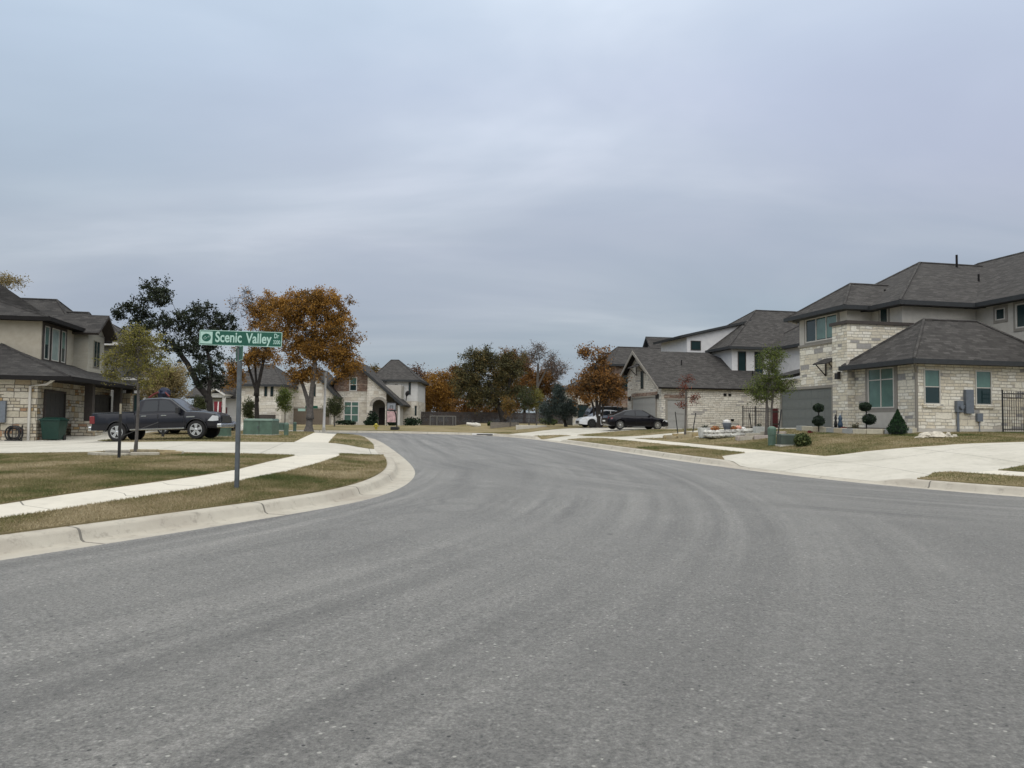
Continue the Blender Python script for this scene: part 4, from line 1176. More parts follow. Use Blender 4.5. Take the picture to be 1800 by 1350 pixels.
# rear two storey block
YR = Y0 + 5
er = lambda px, py: ray(px, py).z * YR
xx = lambda px: ray(px, 742).x * YR
AH.vol(M_siding_w, xx(640), xx(733), YR, YR + 9, -.4 + 2.9, er(713, 669))
AH.vol(M_stone_far, xx(640), xx(733.5), YR - .04, YR + 9, g3, -.4 + 2.9)
AH.roof(M_roof, M_fascia_g, xx(650), xx(738), YR - .5, YR + 9.6, er(713, 668), (xx(676), YR + 4.5, er(671, 628)), (xx(690), YR + 4.5, er(671, 628)), th=.25)
fY = lambda Yw: AH.face('b', Yw, -1)
AH.window(fY(Y0), xat(605.5), xat(629), eat(617, 741), eat(617, 707), gl=M_blind, cols=2, rows=(.35, .8), mf=M_trim_w, fw=.12)
AH.window(fY(Y0 - .03), xat(614.5), xat(625), eat(620, 686), eat(620, 664), mf=M_trim_w, rows=(.45,), blind_to=.45, fw=.1)
AH.window(fY(YR), xx(718), xx(720.5), er(719, 693), er(719, 673), mf=M_trim_d, fw=.06)
AH.window(fY(YR), xx(694), xx(698), er(696, 684), er(696, 676), mf=M_trim, fw=.06)
AH.window(fY(YR - .04), xx(729.5), xx(731.5), er(730, 730), er(730, 714), mf=M_trim_d, fw=.06)
mb = MB(); p_ = XY(xat(709), Y0 + 2, eat(709, 704)); mb.tube([p_, (p_[0] + .1, p_[1], p_[2] + .7)], .05, 5)
q_ = Vector((p_[0] + .1, p_[1] - .1, p_[2] + 1.0)); mb.tube([q_ - Vector((.12, .1, -.05)), q_ + Vector((.0, .02, 0)), q_ + Vector((.1, .1, -.05))], [.02, .3, .42], 12); AH.part('satellite_dish', mb, M_fascia)
AH.done()

# garage house left of it
GH = House('white_gabled_house', 'far white house with a steep gable over its brown garage door, behind orange tree', 'house', (xat(548), 98), fr=fr3)
YG = 93.0
xg = lambda px: ray(px, 742).x * YG
eg = lambda px, py: ray(px, py).z * YG
pk = (xg(545), eg(545, 648)); ez = eg(590, 694)
pts = [(xg(505), -.8), (xg(585), -.8), (xg(585), ez), pk, (xg(505), ez)]
mb = GH.wall(M_stone_far)
V = [XY(x, YG, z) for x, z in pts] + [XY(x, YG + 9, z) for x, z in pts]; n = len(pts)
mb.add(V, [tuple(range(n)), tuple(range(n, 2 * n))[::-1]] + [(i, i + n, (i + 1) % n + n, (i + 1) % n) for i in range(n)])
GH.slab(M_roof, M_fascia_g, [(pk[0], YG - .5, pk[1] + .25), (xg(596), YG - .5, eg(596, 699)), (xg(596), YG + 8.5, eg(596, 699)), (pk[0], YG + 8.5, pk[1] + .25)], th=.3)
GH.slab(M_roof, M_fascia_g, [(pk[0], YG - .5, pk[1] + .25), (xg(494), YG - .5, eg(494, 699)), (xg(494), YG + 8.5, eg(494, 699)), (pk[0], YG + 8.5, pk[1] + .25)], th=.3)
fG = GH.face('b', YG, -1)
GH.garage(fG, xg(514), xg(579), -.72, eg(548, 719), M_garage_b, trim=M_fascia_t, tw=.2)
GH.window(fG, xg(549), xg(553), eg(550, 696), eg(550, 676), mf=M_trim_d)
GH.done()

# long white house with narrow windows
WH = House('long_white_house', 'far white stone house with two narrow upper windows, behind the smaller orange tree', 'house', (xat(440), 92), fr=fr3)
YW = 88.0
xw = lambda px: ray(px, 742).x * YW
ew = lambda px, py: ray(px, py).z * YW
WH.vol(M_stone_far, xw(414), xw(494), YW, YW + 10, -.9, ew(460, 677))
WH.roof(M_roof, M_fascia_g, xw(404), xw(500), YW - .5, YW + 10.5, ew(460, 676), (xw(428), YW + 4.5, ew(420, 636)), (xw(455), YW + 4.5, ew(420, 636)), th=.25)
WH.vol(M_siding_w, xw(333), xw(414), YW + 1, YW + 9, -.9, ew(380, 697))
WH.slab(M_roof, M_fascia_g, [(xw(322), YW + .3, ew(330, 697)), (xw(420), YW + .3, ew(420, 697)), (xw(420), YW + 6, ew(420, 655)), (xw(322), YW + 6, ew(330, 655))], th=.25)
# porch
WH.vol(M_siding_w, xw(372), xw(402), YW - 1.5, YW + 1, ew(385, 699), ew(385, 692))
WH.slab(M_roof, M_trim_w, [(xw(387), YW - 2, ew(387, 682)), (xw(368), YW - 2, ew(368, 694)), (xw(368), YW + 1.2, ew(368, 694)), (xw(387), YW + 1.2, ew(387, 682))], th=.2)
WH.slab(M_roof, M_trim_w, [(xw(387), YW - 2, ew(387, 682)), (xw(406), YW - 2, ew(406, 694)), (xw(406), YW + 1.2, ew(406, 694)), (xw(387), YW + 1.2, ew(387, 682))], th=.2)
for p_ in (374, 400):
    mb = MB(); mb.box((xw(p_) - .15, YW - 1.4, -.9), (xw(p_) + .15, YW - 1.1, ew(385, 699)), fr=XY); WH.part('porch_post', mb, M_trim_w)
mb = MB(); mb.box((xw(382), YW + .9, -.9), (xw(393), YW + 1.0, 1.3), fr=XY); WH.part('door', mb, mat('dark_red_door', (.10, .02, .02), .5))
fW = WH.face('b', YW, -1)
for a in (464, 475): WH.window(fW, xw(a), xw(a + 3.6), ew(470, 696), ew(470, 678), mf=M_trim_d)
WH.window(WH.face('b', YW + 1, -1), xw(340), xw(349), -.2, 1.6, mf=M_trim_d)
mb = MB(); WH.pbox(mb, fW, xw(459), xw(484), -.9, ew(470, 729), 0, .8); WH.part('side_gate', mb, M_trim_d)
WH.done()
# red cloth hanging in the porch
mb = MB(); x0 = xw(391)
for k in range(6): mb.tube([XY(x0 - .35 + k * .14, YW - 1.55 + .05 * (k % 2), 1.9), XY(x0 - .3 + k * .12, YW - 1.55 - .05 * (k % 2), .9), XY(x0 - .42 + k * .16, YW - 1.5, .1)], .085, 6, mi=1 if k == 3 else 0)
o = mb.build('hanging_cloth', [mat('red_cloth', (.16, .012, .022), .8), M_white], smooth=True)
tag(o, 'red and white cloth hanging in the far white porch', 'cloth')
# ------------------------------------------------------------------ street sign with writing
def text_mesh(name, s, size, m, parent, loc, rotm, width=None, thick=.0):
    cu = bpy.data.curves.new(name, 'FONT'); cu.body = s; cu.size = size; cu.align_x = 'CENTER'; cu.align_y = 'CENTER'; cu.extrude = .0015; cu.offset = thick
    tmp = bpy.data.objects.new('tmp', cu); COL.objects.link(tmp)
    dg = bpy.context.evaluated_depsgraph_get()
    me = bpy.data.meshes.new_from_object(tmp.evaluated_get(dg))
    bpy.data.objects.remove(tmp)
    xs = [v.co.x for v in me.vertices]
    if width:
        k = width / (max(xs) - min(xs)); c = (max(xs) + min(xs)) / 2
        for v in me.vertices: v.co.x = (v.co.x - c) * k
    me.materials.clear(); me.materials.append(m)
    me.name = name
    M = Matrix.Translation(loc) @ rotm
    me.transform(M)
    o = bpy.data.objects.new(name, me); COL.objects.link(o); o.parent = parent
    return o
M_sign = mat('sign_green', (.003, .085, .052), 0.35, var=.05)
M_refl = mat('sign_reflective', (.42, .62, .54), 0.4)
def rrect(w, h, r, n=5):
    P = []
    for cx, cy, a0 in ((w / 2 - r, h / 2 - r, 0), (-w / 2 + r, h / 2 - r, 90), (-w / 2 + r, -h / 2 + r, 180), (w / 2 - r, -h / 2 + r, 270)):
        for k in range(n):
            a = math.radians(a0 + 90 * k / (n - 1)); P.append((cx + r * math.cos(a), cy + r * math.sin(a)))
    return P
YS = 12.4
sx, sy = gp(416, 861)
sz = H(sx, sy)
sc_ = sy                                  # distance of the post
sg = empty('street_sign', (sx, sy, sz), 'green Scenic Valley street sign on a grey steel post in the verge', 'street sign', rz=0)
top_v = ray(422, 610); top_z = EYE + top_v.z * sc_ - sz
lean = (top_v.x * sc_ - sx)
wpx = lambda n: n / 1350 * sc_            # photograph pixels to metres at the post
mb = MB(); pw = wpx(6.5) / 2
pts = [(0, 0, -.1), (lean, 0, top_z)]
V = []
for (x, y, z) in pts: V += [(x - pw, y - pw, z), (x + pw, y - pw, z), (x + pw, y + pw, z), (x - pw, y + pw, z)]
mb.add(V, [(0, 1, 5, 4), (1, 2, 6, 5), (2, 3, 7, 6), (3, 0, 4, 7), (4, 5, 6, 7)]); mb.build('post', M_steel, sg)
bw_, bh_ = wpx(145.5), wpx(26.6)
cxp = (352 + 497) / 2; cyp = 595.5
bc = Vector((ray(cxp, cyp).x * sc_ - sx, -.04, EYE + ray(cxp, cyp).z * sc_ - sz))
RS = Matrix.Rotation(math.radians(-1.15), 4, 'Y').inverted() @ Matrix.Identity(4)
RS = Matrix.Rotation(math.radians(1.15), 4, 'Y') @ Matrix.Rotation(math.radians(90), 4, 'X')
def flat(P, z0, z1, M):
    n = len(P); V = [tuple(M @ Vector((x, y, z0))) for x, y in P] + [tuple(M @ Vector((x, y, z1))) for x, y in P]
    return V, [tuple(range(n))[::-1], tuple(range(n, 2 * n))] + [(i, (i + 1) % n, (i + 1) % n + n, i + n) for i in range(n)]
MS = Matrix.Translation(bc) @ RS
mb = MB(); mb.add(*flat(rrect(bw_, bh_, .022), -.003, .001, MS)); blade = mb.build('name_blade', M_refl, sg)
mb = MB(); mb.add(*flat(rrect(bw_ - .022, bh_ - .022, .014), .001, .0022, MS)); mb.build('green_field', M_sign, blade)
mb = MB(); q = bh_ * .80
lx = -bw_ / 2 + .018 + q / 2
mb.add(*flat([(lx - q / 2, -q / 2), (lx + q / 2, -q / 2), (lx + q / 2, q / 2), (lx - q / 2, q / 2)], .0022, .003, MS)); mb.build('emblem_square', M_refl, blade)
mb = MB(); mb.add(*flat([(lx + q * .37 * math.cos(t), q * .33 * math.sin(t)) for t in np.linspace(0, 2 * math.pi, 25)[:-1]], .003, .0036, MS))
mb.build('emblem', M_sign, blade)
mb = MB()
for P in ([(-.26, -.08), (-.10, .10), (.03, -.04), (.17, .12), (.27, .13)], [(-.20, -.14), (-.03, -.10), (.10, .05), (.24, .04)]):
    for a, b_ in zip(P[:-1], P[1:]):
        a = Vector(a) * q; b_ = Vector(b_) * q; d = (b_ - a).normalized() * .003; n_ = Vector((-d.y, d.x))
        mb.add(*flat([tuple((lx, 0)) and (lx + a.x - n_.x, a.y - n_.y), (lx + b_.x - n_.x, b_.y - n_.y), (lx + b_.x + n_.x, b_.y + n_.y), (lx + a.x + n_.x, a.y + n_.y)], .0036, .0042, MS))
mb.build('emblem_mark', M_refl, blade)
pxm = bw_ / 145.5
def tx(s, x0, x1, yc, size, thick):
    cx = ((x0 + x1) / 2 - cxp) * pxm
    return text_mesh('lettering', s, size, M_refl, blade, MS @ Vector((cx, yc, .0036)), RS, width=(x1 - x0) * pxm, thick=thick)
tx('Scenic', 380, 426.5, bh_ * .03, bh_ * .96, .005)
tx('Valley', 433.5, 479, bh_ * .0, bh_ * .92, .005)
tx('Dr', 483.5, 492, bh_ * .22, bh_ * .42, .002)
tx('3200', 482, 494.5, -bh_ * .19, bh_ * .36, .0015)
# second blade below, seen almost along its length: text reads from its own side
ang = math.radians(120.5)
R2 = Matrix.Rotation(ang, 4, 'Z') @ Matrix.Rotation(math.radians(90), 4, 'X')
c2 = Vector((ray(422.8, 622).x * sc_ - sx, -.05, EYE + ray(422.6, 622).z * sc_ - sz))
M2 = Matrix.Translation(c2) @ R2
mb = MB(); mb.add(*flat(rrect(.62, wpx(25), .02), -.003, .001, M2)); b2 = mb.build('cross_blade', M_refl, sg)
mb = MB(); mb.add(*flat(rrect(.60, wpx(25) - .022, .014), .001, .0022, M2)); mb.add(*flat(rrect(.60, wpx(25) - .022, .014), -.0042, -.003, M2)); mb.build('green_field', M_sign, b2)
mb = MB(); c3 = Vector((lean * .98, 0, top_z)); mb.lathe([(.05, -.02), (.06, .0), (.03, .03)], c=tuple(c3), n=8); mb.lathe([(.02, .0), (.035, .02), (.02, .04)], c=tuple(c3 + Vector((0, 0, bh_ + .02 + wpx(0)))), n=8); mb.build('bracket', M_steel, sg)

# ------------------------------------------------------------------ helpers for small things
def thing(name, px, py, label, cat, group=None, Y=None, rz=0.0):
    if Y is None: x, y = gp(px, py)
    else: x, y = ray(px, 745).x * Y, Y
    o = empty(name, (x, y, H(x, y)), label, cat, group, rz)
    o['_d'] = y
    return o
def S(o, n): return n / 1350 * o['_d']
def done(o):
    if '_d' in o: del o['_d']
def irregular(mb, c, r, seed, mi=0, n=9, m=6, flat_=1.0):
    rng = random.Random(seed); b = len(mb.v)
    for i in range(m + 1):
        ph = math.pi * i / m
        for k in range(n):
            t = 2 * math.pi * k / n
            rr = 1 + rng.uniform(-.22, .22) if 0 < i < m else 1
            mb.v.append((c[0] + r[0] * rr * math.sin(ph) * math.cos(t), c[1] + r[1] * rr * math.sin(ph) * math.sin(t), c[2] + r[2] * (rr if i else 1) * math.cos(ph)))
    for i in range(m):
        for k in range(n):
            a = b + i * n + k; a1 = b + i * n + (k + 1) % n
            mb.f.append((a, a + n, a1 + n, a1)); mb.m.append(mi)

# green wheelie bin
o = thing('wheelie_bin', 94, 774, 'dark green wheeled rubbish bin in front of the dark garage door', 'rubbish bin')
M_bin = mat('bin_green', (.004, .032, .023), 0.4, var=.15)
k = S(o, 40) / 1.06
def taper(mb, a, b_, z0, z1, n=None): 
    mb.add([(-a[0], -a[1], z0), (a[0], -a[1], z0), (a[0], a[1], z0), (-a[0], a[1], z0), (-b_[0], -b_[1], z1), (b_[0], -b_[1], z1), (b_[0], b_[1], z1), (-b_[0], b_[1], z1)], [(0, 3, 2, 1), (4, 5, 6, 7), (0, 1, 5, 4), (1, 2, 6, 5), (2, 3, 7, 6), (3, 0, 4, 7)])
mb = MB(); taper(mb, (.36 * k, .26 * k), (.45 * k, .36 * k), .04, .92 * k); mb.build('body', M_bin, o, bevel=.02)
mb = MB(); mb.box((-.48 * k, -.4 * k, .92 * k), (.48 * k, .38 * k, .98 * k)); taper(mb, (.46 * k, .36 * k), (.30 * k, .25 * k), .98 * k, 1.06 * k); mb.tube([(-.4 * k, .42 * k, .95 * k), (.4 * k, .42 * k, .95 * k)], .025, 6); mb.build('lid', M_bin, o)
for s_ in (-1, 1):
    mb = MB(); mb.tube([(s_ * .33 * k, .22 * k, .13), (s_ * .40 * k, .22 * k, .13)], .13, 12); mb.build('wheel', M_black, o)
done(o)
# hose reel
o = thing('hose_reel', 24, 775, 'round black garden hose reel on the ground by the stone wall', 'hose reel'); k = S(o, 13)
mb = MB()
for rr, yy in ((1, -.1), (1, .1), (.72, 0)):
    mb.tube([(k * rr * math.cos(t), yy, k * 1.0 + k * rr * math.sin(t)) for t in np.linspace(0, 2 * math.pi, 21)], .04, 5, cap=False)
mb.build('coil', M_black, o)
mb = MB()
for xx in (-.5, 0, .5): mb.tube([(k * xx, -.12, 0), (k * xx, -.12, k * 1.9)], .018, 5)
mb.tube([(k * 1.25, -.1, 0), (k * 1.25, -.1, k * 2.1)], .03, 5); mb.tube([(-k * 1.0, -.12, .03), (k * 1.3, -.12, .03)], .03, 5)
mb.build('stand', M_black, o); done(o)
# thin black stake by the young tree
o = thing('tree_stake', 209, 808, 'black metal stake standing in the lawn beside the stone edged young tree', 'stake', 'tree stakes'); k = S(o, 80)
mb = MB(); mb.box((-.028, -.028, 0), (.028, .028, k)); mb.box((-.02, -.02, k), (.02, .02, k + S(o, 18)), 1); ob = mb.build('post', [M_black, mat('weathered_wood', (.30, .27, .2), .9)], o)
d0 = o['_d']
mb = MB(); mb.tube([(.02, 0, k * .5), (S(o, 12), .4, k * .62), (S(o, 26), 1.3, k * .82)], .008, 4); mb.build('tie_wire', M_black, o); done(o)
# ring of edging stones round the young tree
cx_, cy_ = gp(238, 800)
M_edge = [mat('buff_edging_stone', (.33, .28, .18), .9, var=.25), mat('pale_edging_stone', (.42, .39, .32), .9, var=.2), mat('orange_edging_stone', (.33, .26, .14), .9, var=.25)]
def edging(cx, cy, rx, ry, n, h, group, where, a0=0, a1=2 * math.pi, dep=.2, mats=M_edge):
    rng = random.Random(int(cx * 10))
    side = ['front', 'right', 'back', 'left']
    for i in range(n):
        t = a0 + (a1 - a0) * (i + .5) / n
        x, y = cx + rx * math.cos(t), cy + ry * math.sin(t)
        L = math.hypot(rx * math.sin(t), ry * math.cos(t)) * (a1 - a0) / n * .96
        mb = MB(); mb.box((-L / 2, -dep / 2, -.06), (L / 2, dep / 2, h * rng.uniform(.92, 1.08)))
        mi = rng.randrange(3)
        o = mb.build('edging_stone', mats[mi], None, bevel=.015)
        o.location = (x, y, H(x, y)); o.rotation_euler = (0, 0, math.atan2(ry * math.cos(t), -rx * math.sin(t)))
        tag(o, where, 'stone', group)
edging(cx_, cy_ + .1, 1.15, .85, 9, .11, 'edging stones round the young tree on the left lawn', 'one of the low edging stones ringing the young tree on the left lawn')
mb = MB(); n = 20; mb.poly([(cx_ + 1.05 * math.cos(2 * math.pi * k / n), cy_ + .1 + .75 * math.sin(2 * math.pi * k / n), H(cx_, cy_) + .06) for k in range(n)])
tag(mb.build('mulch_bed', mat('dark_mulch', (.035, .025, .018), 1.0, var=.5, vscale=14, bump=1)), kind='structure')

# transformer cabinets
def cabinet(px, py, w, h, label, two=True, Y=None, m=None, name='transformer_cabinet', dp=.8, group=None, lid=True):
    o = thing(name, px, py, label, 'utility box', group, Y=Y); W_ = S(o, w) / 2; hh = S(o, h); D = W_ * dp
    m = m or M_green_box
    mb = MB(); mb.box((-W_, -D, .04), (W_, D, hh * .9)); mb.build('cabinet', m, o, bevel=.02)
    if lid:
        mb = MB(); mb.add([(-W_ * 1.03, -D * 1.05, hh * .88), (W_ * 1.03, -D * 1.05, hh * .88), (W_ * 1.03, D * 1.05, hh * .88), (-W_ * 1.03, D * 1.05, hh * .88), (-W_ * .95, -D * .7, hh), (W_ * .95, -D * .7, hh), (W_ * .95, D * .9, hh), (-W_ * .95, D * .9, hh)],
               [(4, 5, 6, 7), (0, 1, 5, 4), (1, 2, 6, 5), (2, 3, 7, 6), (3, 0, 4, 7), (0, 3, 2, 1)]); mb.build('lid', m, o)
    mb = MB(); mb.box((-W_ * 1.12, -D * 1.2, -.08), (W_ * 1.12, D * 1.2, .05)); mb.build('pad', M_conc_w, o)
    if two:
        mb = MB(); mb.box((W_ * .08, -D - .012, hh * .08), (W_ * .13, -D + .0, hh * .86)); mb.build('door_seam', M_green_dark, o)
        mb = MB(); mb.box((W_ * .0, -D - .03, hh * .42), (W_ * .05, -D, hh * .55)); mb.build('lock', M_steel, o)
    done(o); return o
cabinet(459, 765, 50, 29, 'wide green transformer cabinet on a concrete pad right of the sign post')
def pedestal(px, py, w, h, label, name='utility_pedestal', m=None, Y=None, group='green cable pedestals'):
    o = thing(name, px, py, label, 'utility pedestal', group, Y=Y); r = S(o, w) / 2; hh = S(o, h); m = m or M_green_box
    mb = MB(); mb.lathe([(r * 1.0, -.05), (r * .93, hh * .1), (r * .93, hh * .55), (r * 1.02, hh * .56), (r * 1.02, hh * .86), (r * .9, hh * .95), (r * .5, hh)], n=14); mb.build('body', m, o, smooth=False)
    mb = MB(); mb.lathe([(r * 1.05, hh * .82), (r * 1.05, hh * .87), (r * .95, hh * .93), (r * .45, hh * 1.01)], n=14); mb.build('cap', m, o)
    done(o); return o
pedestal(503, 766, 8.5, 23, 'slim green cable pedestal just right of the wide green transformer cabinet')
pedestal(1357, 784, 14.5, 34, 'round topped green cable pedestal in the right lawn in front of the young tree')
o = pedestal(518, 757, 6, 15, 'small green pedestal beside the trunk of the big orange tree')
cabinet(492, 757, 14, 14, 'small green cabinet behind the slim pedestal and wide transformer cabinet', two=False)
cabinet(389, 768, 28, 26, 'grey green utility box standing in front of the pickup truck wheel', two=False, dp=.7)
o = cabinet(1384, 784, 30, 21, 'low dark green utility box beside the shrub on the right lawn', two=False, m=M_green_dark)
# white pole
o = thing('white_pole', 569, 758, 'slim white pole beside the far end of the left sidewalk', 'pole'); hh = S(o, 104)
mb = MB(); mb.tube([(0, 0, 0), (S(o, 1.2), 0, hh)], [S(o, 2.3), S(o, 1.7)], 8); mb.build('pole', M_white, o)
mb = MB(); mb.tube([(0, 0, -.05), (0, 0, .3)], S(o, 2.9), 8); mb.build('sleeve', M_conc_w, o); done(o)
# far street sign
o = thing('street_sign', 543, 0, 'small far green street sign half hidden behind the big orange tree trunk', 'street sign', Y=68); zt = (EYE + ray(543, 716).z * 68) - o.location.z
mb = MB(); mb.tube([(0, 0, 0), (0, 0, zt)], .04, 6); mb.build('post', M_steel, o)
mb = MB(); mb.box((-.35, -.01, zt - .1), (.75, .01, zt + .14)); mb.build('name_blade', M_sign, o)
mb = MB(); mb.box((-1.0, .02, zt - .34), (-.35, .04, zt - .12)); mb.build('name_blade', M_refl, o); done(o)
# basketball hoop
o = thing('basketball_hoop', 691, 756, 'portable basketball hoop at the far kerb in front of the arched porch', 'basketball hoop'); k = o['_d'] / 1350
mb = MB(); mb.tube([(6 * k, .3, .1), (4 * k, .1, 28 * k), (-1 * k, 0, 42 * k)], .06, 6); mb.build('pole', M_black, o)
mb = MB(); mb.box((-4 * k, -.3, 0), (9 * k, .8, 6 * k)); mb.build('base', M_black, o, bevel=.05)
mb = MB(); mb.box((-11.5 * k, -.06, 35 * k), (4.5 * k, -.02, 48 * k)); bb = mb.build('backboard', mat('clear_backboard', (.28, .30, .32), .2), o)
mb = MB()
for a, c in (((-12, 47.5), (5, 48.7)), ((-12, 34.3), (5, 35.5)), ((-12, 34.3), (-11, 48.7)), ((4, 34.3), (5, 48.7)), ((-6, 37), (-5.4, 43)), ((-1.6, 37), (-1, 43)), ((-6, 42.4), (-1, 43))):
    mb.box((a[0] * k, -.10, a[1] * k), (c[0] * k, -.05, c[1] * k))
mb.build('frame', M_black, bb)
mb = MB(); mb.tube([(-3.5 * k + .23 * math.cos(t), -.36 + .23 * math.sin(t), 36.5 * k) for t in np.linspace(0, 2 * math.pi, 15)], .015, 5, cap=False); mb.build('rim', mat('orange_rim', (.5, .08, .02), .5), o)
done(o)
# garden banner
o = thing('garden_banner', 0, 0, 'pink and white garden banner hanging in front of the arched porch', 'banner', Y=88); k = 88 / 1350
x0 = ray(688, 745).x * 88; o.location = (x0, 88, H(x0, 88)); zb = EYE + ray(688, 742).z * 88 - o.location.z
mb = MB(); mb.box((-8 * k, -.02, zb), (8.5 * k, .02, zb + 19 * k)); mb.build('cloth', mat('pink_banner', (.48, .33, .34), .9, var=.45, vscale=2.5), o)
mb = MB(); mb.tube([(-9 * k, .05, 0), (-9 * k, .05, zb + 20 * k)], .04, 5); mb.tube([(-9 * k, .05, zb + 20 * k), (9 * k, .05, zb + 20 * k)], .03, 5); mb.build('stand', M_black, o); done(o)
# yellow hydrant
o = thing('fire_hydrant', 661, 755, 'yellow fire hydrant at the far kerb left of the basketball hoop', 'hydrant'); k = o['_d'] / 1350; hh = 11 * k
M_hy = mat('hydrant_yellow', (.42, .36, .05), .6)
mb = MB(); mb.lathe([(.16, 0), (.16, .05), (.11, .06), (.11, hh * .7), (.15, hh * .72), (.13, hh * .85), (.05, hh)], n=10); mb.build('barrel', M_hy, o)
mb = MB(); mb.tube([(-.22, 0, hh * .55), (.22, 0, hh * .55)], .07, 8); mb.tube([(0, -.2, hh * .5), (0, 0, hh * .5)], .09, 8); mb.build('nozzle', M_hy, o); done(o)
# dark shrubs under the arch house windows are in the plant section

# ------------------------------------------------------------------ fences
def rail_fence(name, p0, p1, h, label, gap=.11, r=.011, e0=None, post_every=2.4, m=M_black, group=None):
    x0, y0 = p0; x1, y1 = p1; z0 = H(x0, y0)
    o = empty(name, (x0, y0, z0), label, 'fence', group)
    L = math.hypot(x1 - x0, y1 - y0); d = Vector(((x1 - x0) / L, (y1 - y0) / L, 0)); dz = H(x1, y1) - z0
    P = lambda t, z: tuple(Vector((0, 0, z + dz * t / L)) + d * t)
    mb = MB(); n = int(L / gap)
    for i in range(n + 1): mb.tube([P(L * i / n, .07), P(L * i / n, h - .02 + .05 * (i % 2 == 0))], r, 4)
    mb.build('pickets', m, o)
    mb = MB()
    for z in (.15, h - .28, h - .1): mb.tube([P(0, z), P(L, z)], .02, 4)
    mb.build('rails', m, o)
    k = max(1, int(L / post_every))
    for i in range(k + 1):
        mb = MB(); mb.tube([P(L * i / k, -.1), P(L * i / k, h + .06)], .038, 4); mb.build('post', m, o)
    return o
a = F(28.38 * .94, 28.75 * .94, 0)[:2]; b_ = F(29.72, 28.75 * .94 - .0, 0)[:2]
a = (ray(1763, 745).x * 31.7, 31.7); b_ = (a[0] + .98 * 5, a[1] + .2 * 5)
rail_fence('iron_fence', a, b_, 1.72, 'black iron picket fence at the right edge in front of the stone wing')
a = (ray(1306, 745).x * 50.5, 50.5); b_ = (ray(1372, 745).x * 52, 52)
rail_fence('iron_fence', a, b_, 1.5, 'black iron picket fence between the gabled house and the grey garage', gap=.16, r=.013, post_every=1.0)
# dark red gate panel by the garage
o = thing('garden_gate', 1362, 0, 'dark red wooden gate left of the grey garage door', 'gate', Y=50); k = 50 / 1350
mb = MB()
for i in range(7): mb.box((-5.5 * k + i * 1.6 * k, -.02, 0), (-5.5 * k + (i + .93) * 1.6 * k, .03, 37 * k))
mb.build('boards', mat('dark_red_wood', (.075, .010, .014), .6, var=.3), o)
for z_ in (.3, 30 * k):
    mb = MB(); mb.box((-6 * k, -.05, z_), (6 * k, -.02, z_ + .09)); mb.build('rail', M_trim_d, o)
done(o)
# wooden privacy fence at the back of the far lot
def board_fence(px0, px1, Y, h, label, m):
    x0, x1 = ray(px0, 745).x * Y, ray(px1, 745).x * Y
    o = empty('board_fence', (x0, Y, H(x0, Y)), label, 'fence')
    rng = random.Random(px0); mb = MB(); x = 0; L = x1 - x0
    while x < L:
        mb.box((x, 0, -.1), (x + .135, .02, h + rng.uniform(-.02, .02))); x += .145
    mb.build('boards', m, o)
    mb = MB()
    for z in (.3, h * .55, h - .25): mb.box((0, .02, z), (L, .06, z + .09))
    mb.build('rails', m, o)
    for i in range(int(L / 2.4) + 1):
        mb = MB(); mb.box((i * 2.4, .06, -.2), (i * 2.4 + .1, .16, h)); mb.build('post', m, o)
M_fw = mat('weathered_fence', (.060, .052, .050), .9, var=.35, vscale=2)
board_fence(733, 1020, 104, 1.85, 'long weathered wooden board fence behind the far vacant lot', M_fw)
# open wire panel fence at the left end
o = thing('wire_fence', 760, 0, 'pale timber framed wire fence in the far vacant lot', 'fence', Y=96); k = 96 / 1350
mb = MB()
for xx in (-4, 8, 20, 36, 41): mb.tube([(xx * k, 0, -.05), (xx * k, 0, 17.5 * k)], .06, 5)
mb.tube([(-4 * k, 0, 17 * k), (41 * k, 0, 17 * k)], .05, 5); mb.build('frame', mat('silver_timber', (.16, .155, .14), .9), o)
mb = MB()
for i in range(46): mb.tube([((-4 + i) * k, 0, 0), ((-4 + i) * k, 0, 17 * k)], .012, 3, cap=False)
for j in range(9): mb.tube([(-4 * k, 0, (1 + 2 * j) * k), (41 * k, 0, (1 + 2 * j) * k)], .012, 3, cap=False)
mb.build('mesh', mat('dark_mesh', (.05, .05, .05), .7), o); done(o)

# ------------------------------------------------------------------ right garden
# raised bed of white rock with flowers
bx, by = gp(1285, 769)
d_ = by / 1350
rng = random.Random(5)
M_rockw = [mat('white_rock', (.56, .55, .50), .95, var=.25, vscale=5, bump=.8, bscale=14), mat('grey_white_rock', (.40, .39, .36), .95, var=.35, vscale=6, bump=.8, bscale=14)]
root = empty('raised_flower_bed', (bx, by + .5, H(bx, by)), 'raised bed of stacked white rock in the right lawn', 'flower bed')
mb = MB()
L0, L1 = -32 * d_, 38 * d_
for row in range(2):
    x = L0
    while x < L1:
        w_ = rng.uniform(.18, .34); z = .07 + row * .15 + .10 * (x - L0) / (L1 - L0)
        irregular(mb, (x + w_ / 2, -.42 + .07 * row, z), (w_ * .72, .17, .115), int(x * 100) + row * 7, mi=rng.random() < .3, n=7, m=4); x += w_ * .86
for s_ in (L0, L1):
    for j in range(5):
        for row in range(2): irregular(mb, (s_, -.3 + j * .25, .08 + row * .15), (.16, .17, .1), j + row * 9, n=7, m=4)
mb.build('rock_border', M_rockw, root, smooth=False)
mb = MB(); mb.box((L0, -.35, .05), (L1, .8, .30)); mb.build('soil', mat('garden_soil', (.05, .035, .025), 1, var=.4), root)
def blob(name, px, py, w, h, label, cat, m, Y, group=None, seed=1, sub=True, z_off=0):
    k = Y / 1350
    v = ray(px, py); p = (v.x * Y, Y, EYE + v.z * Y)
    return p, k
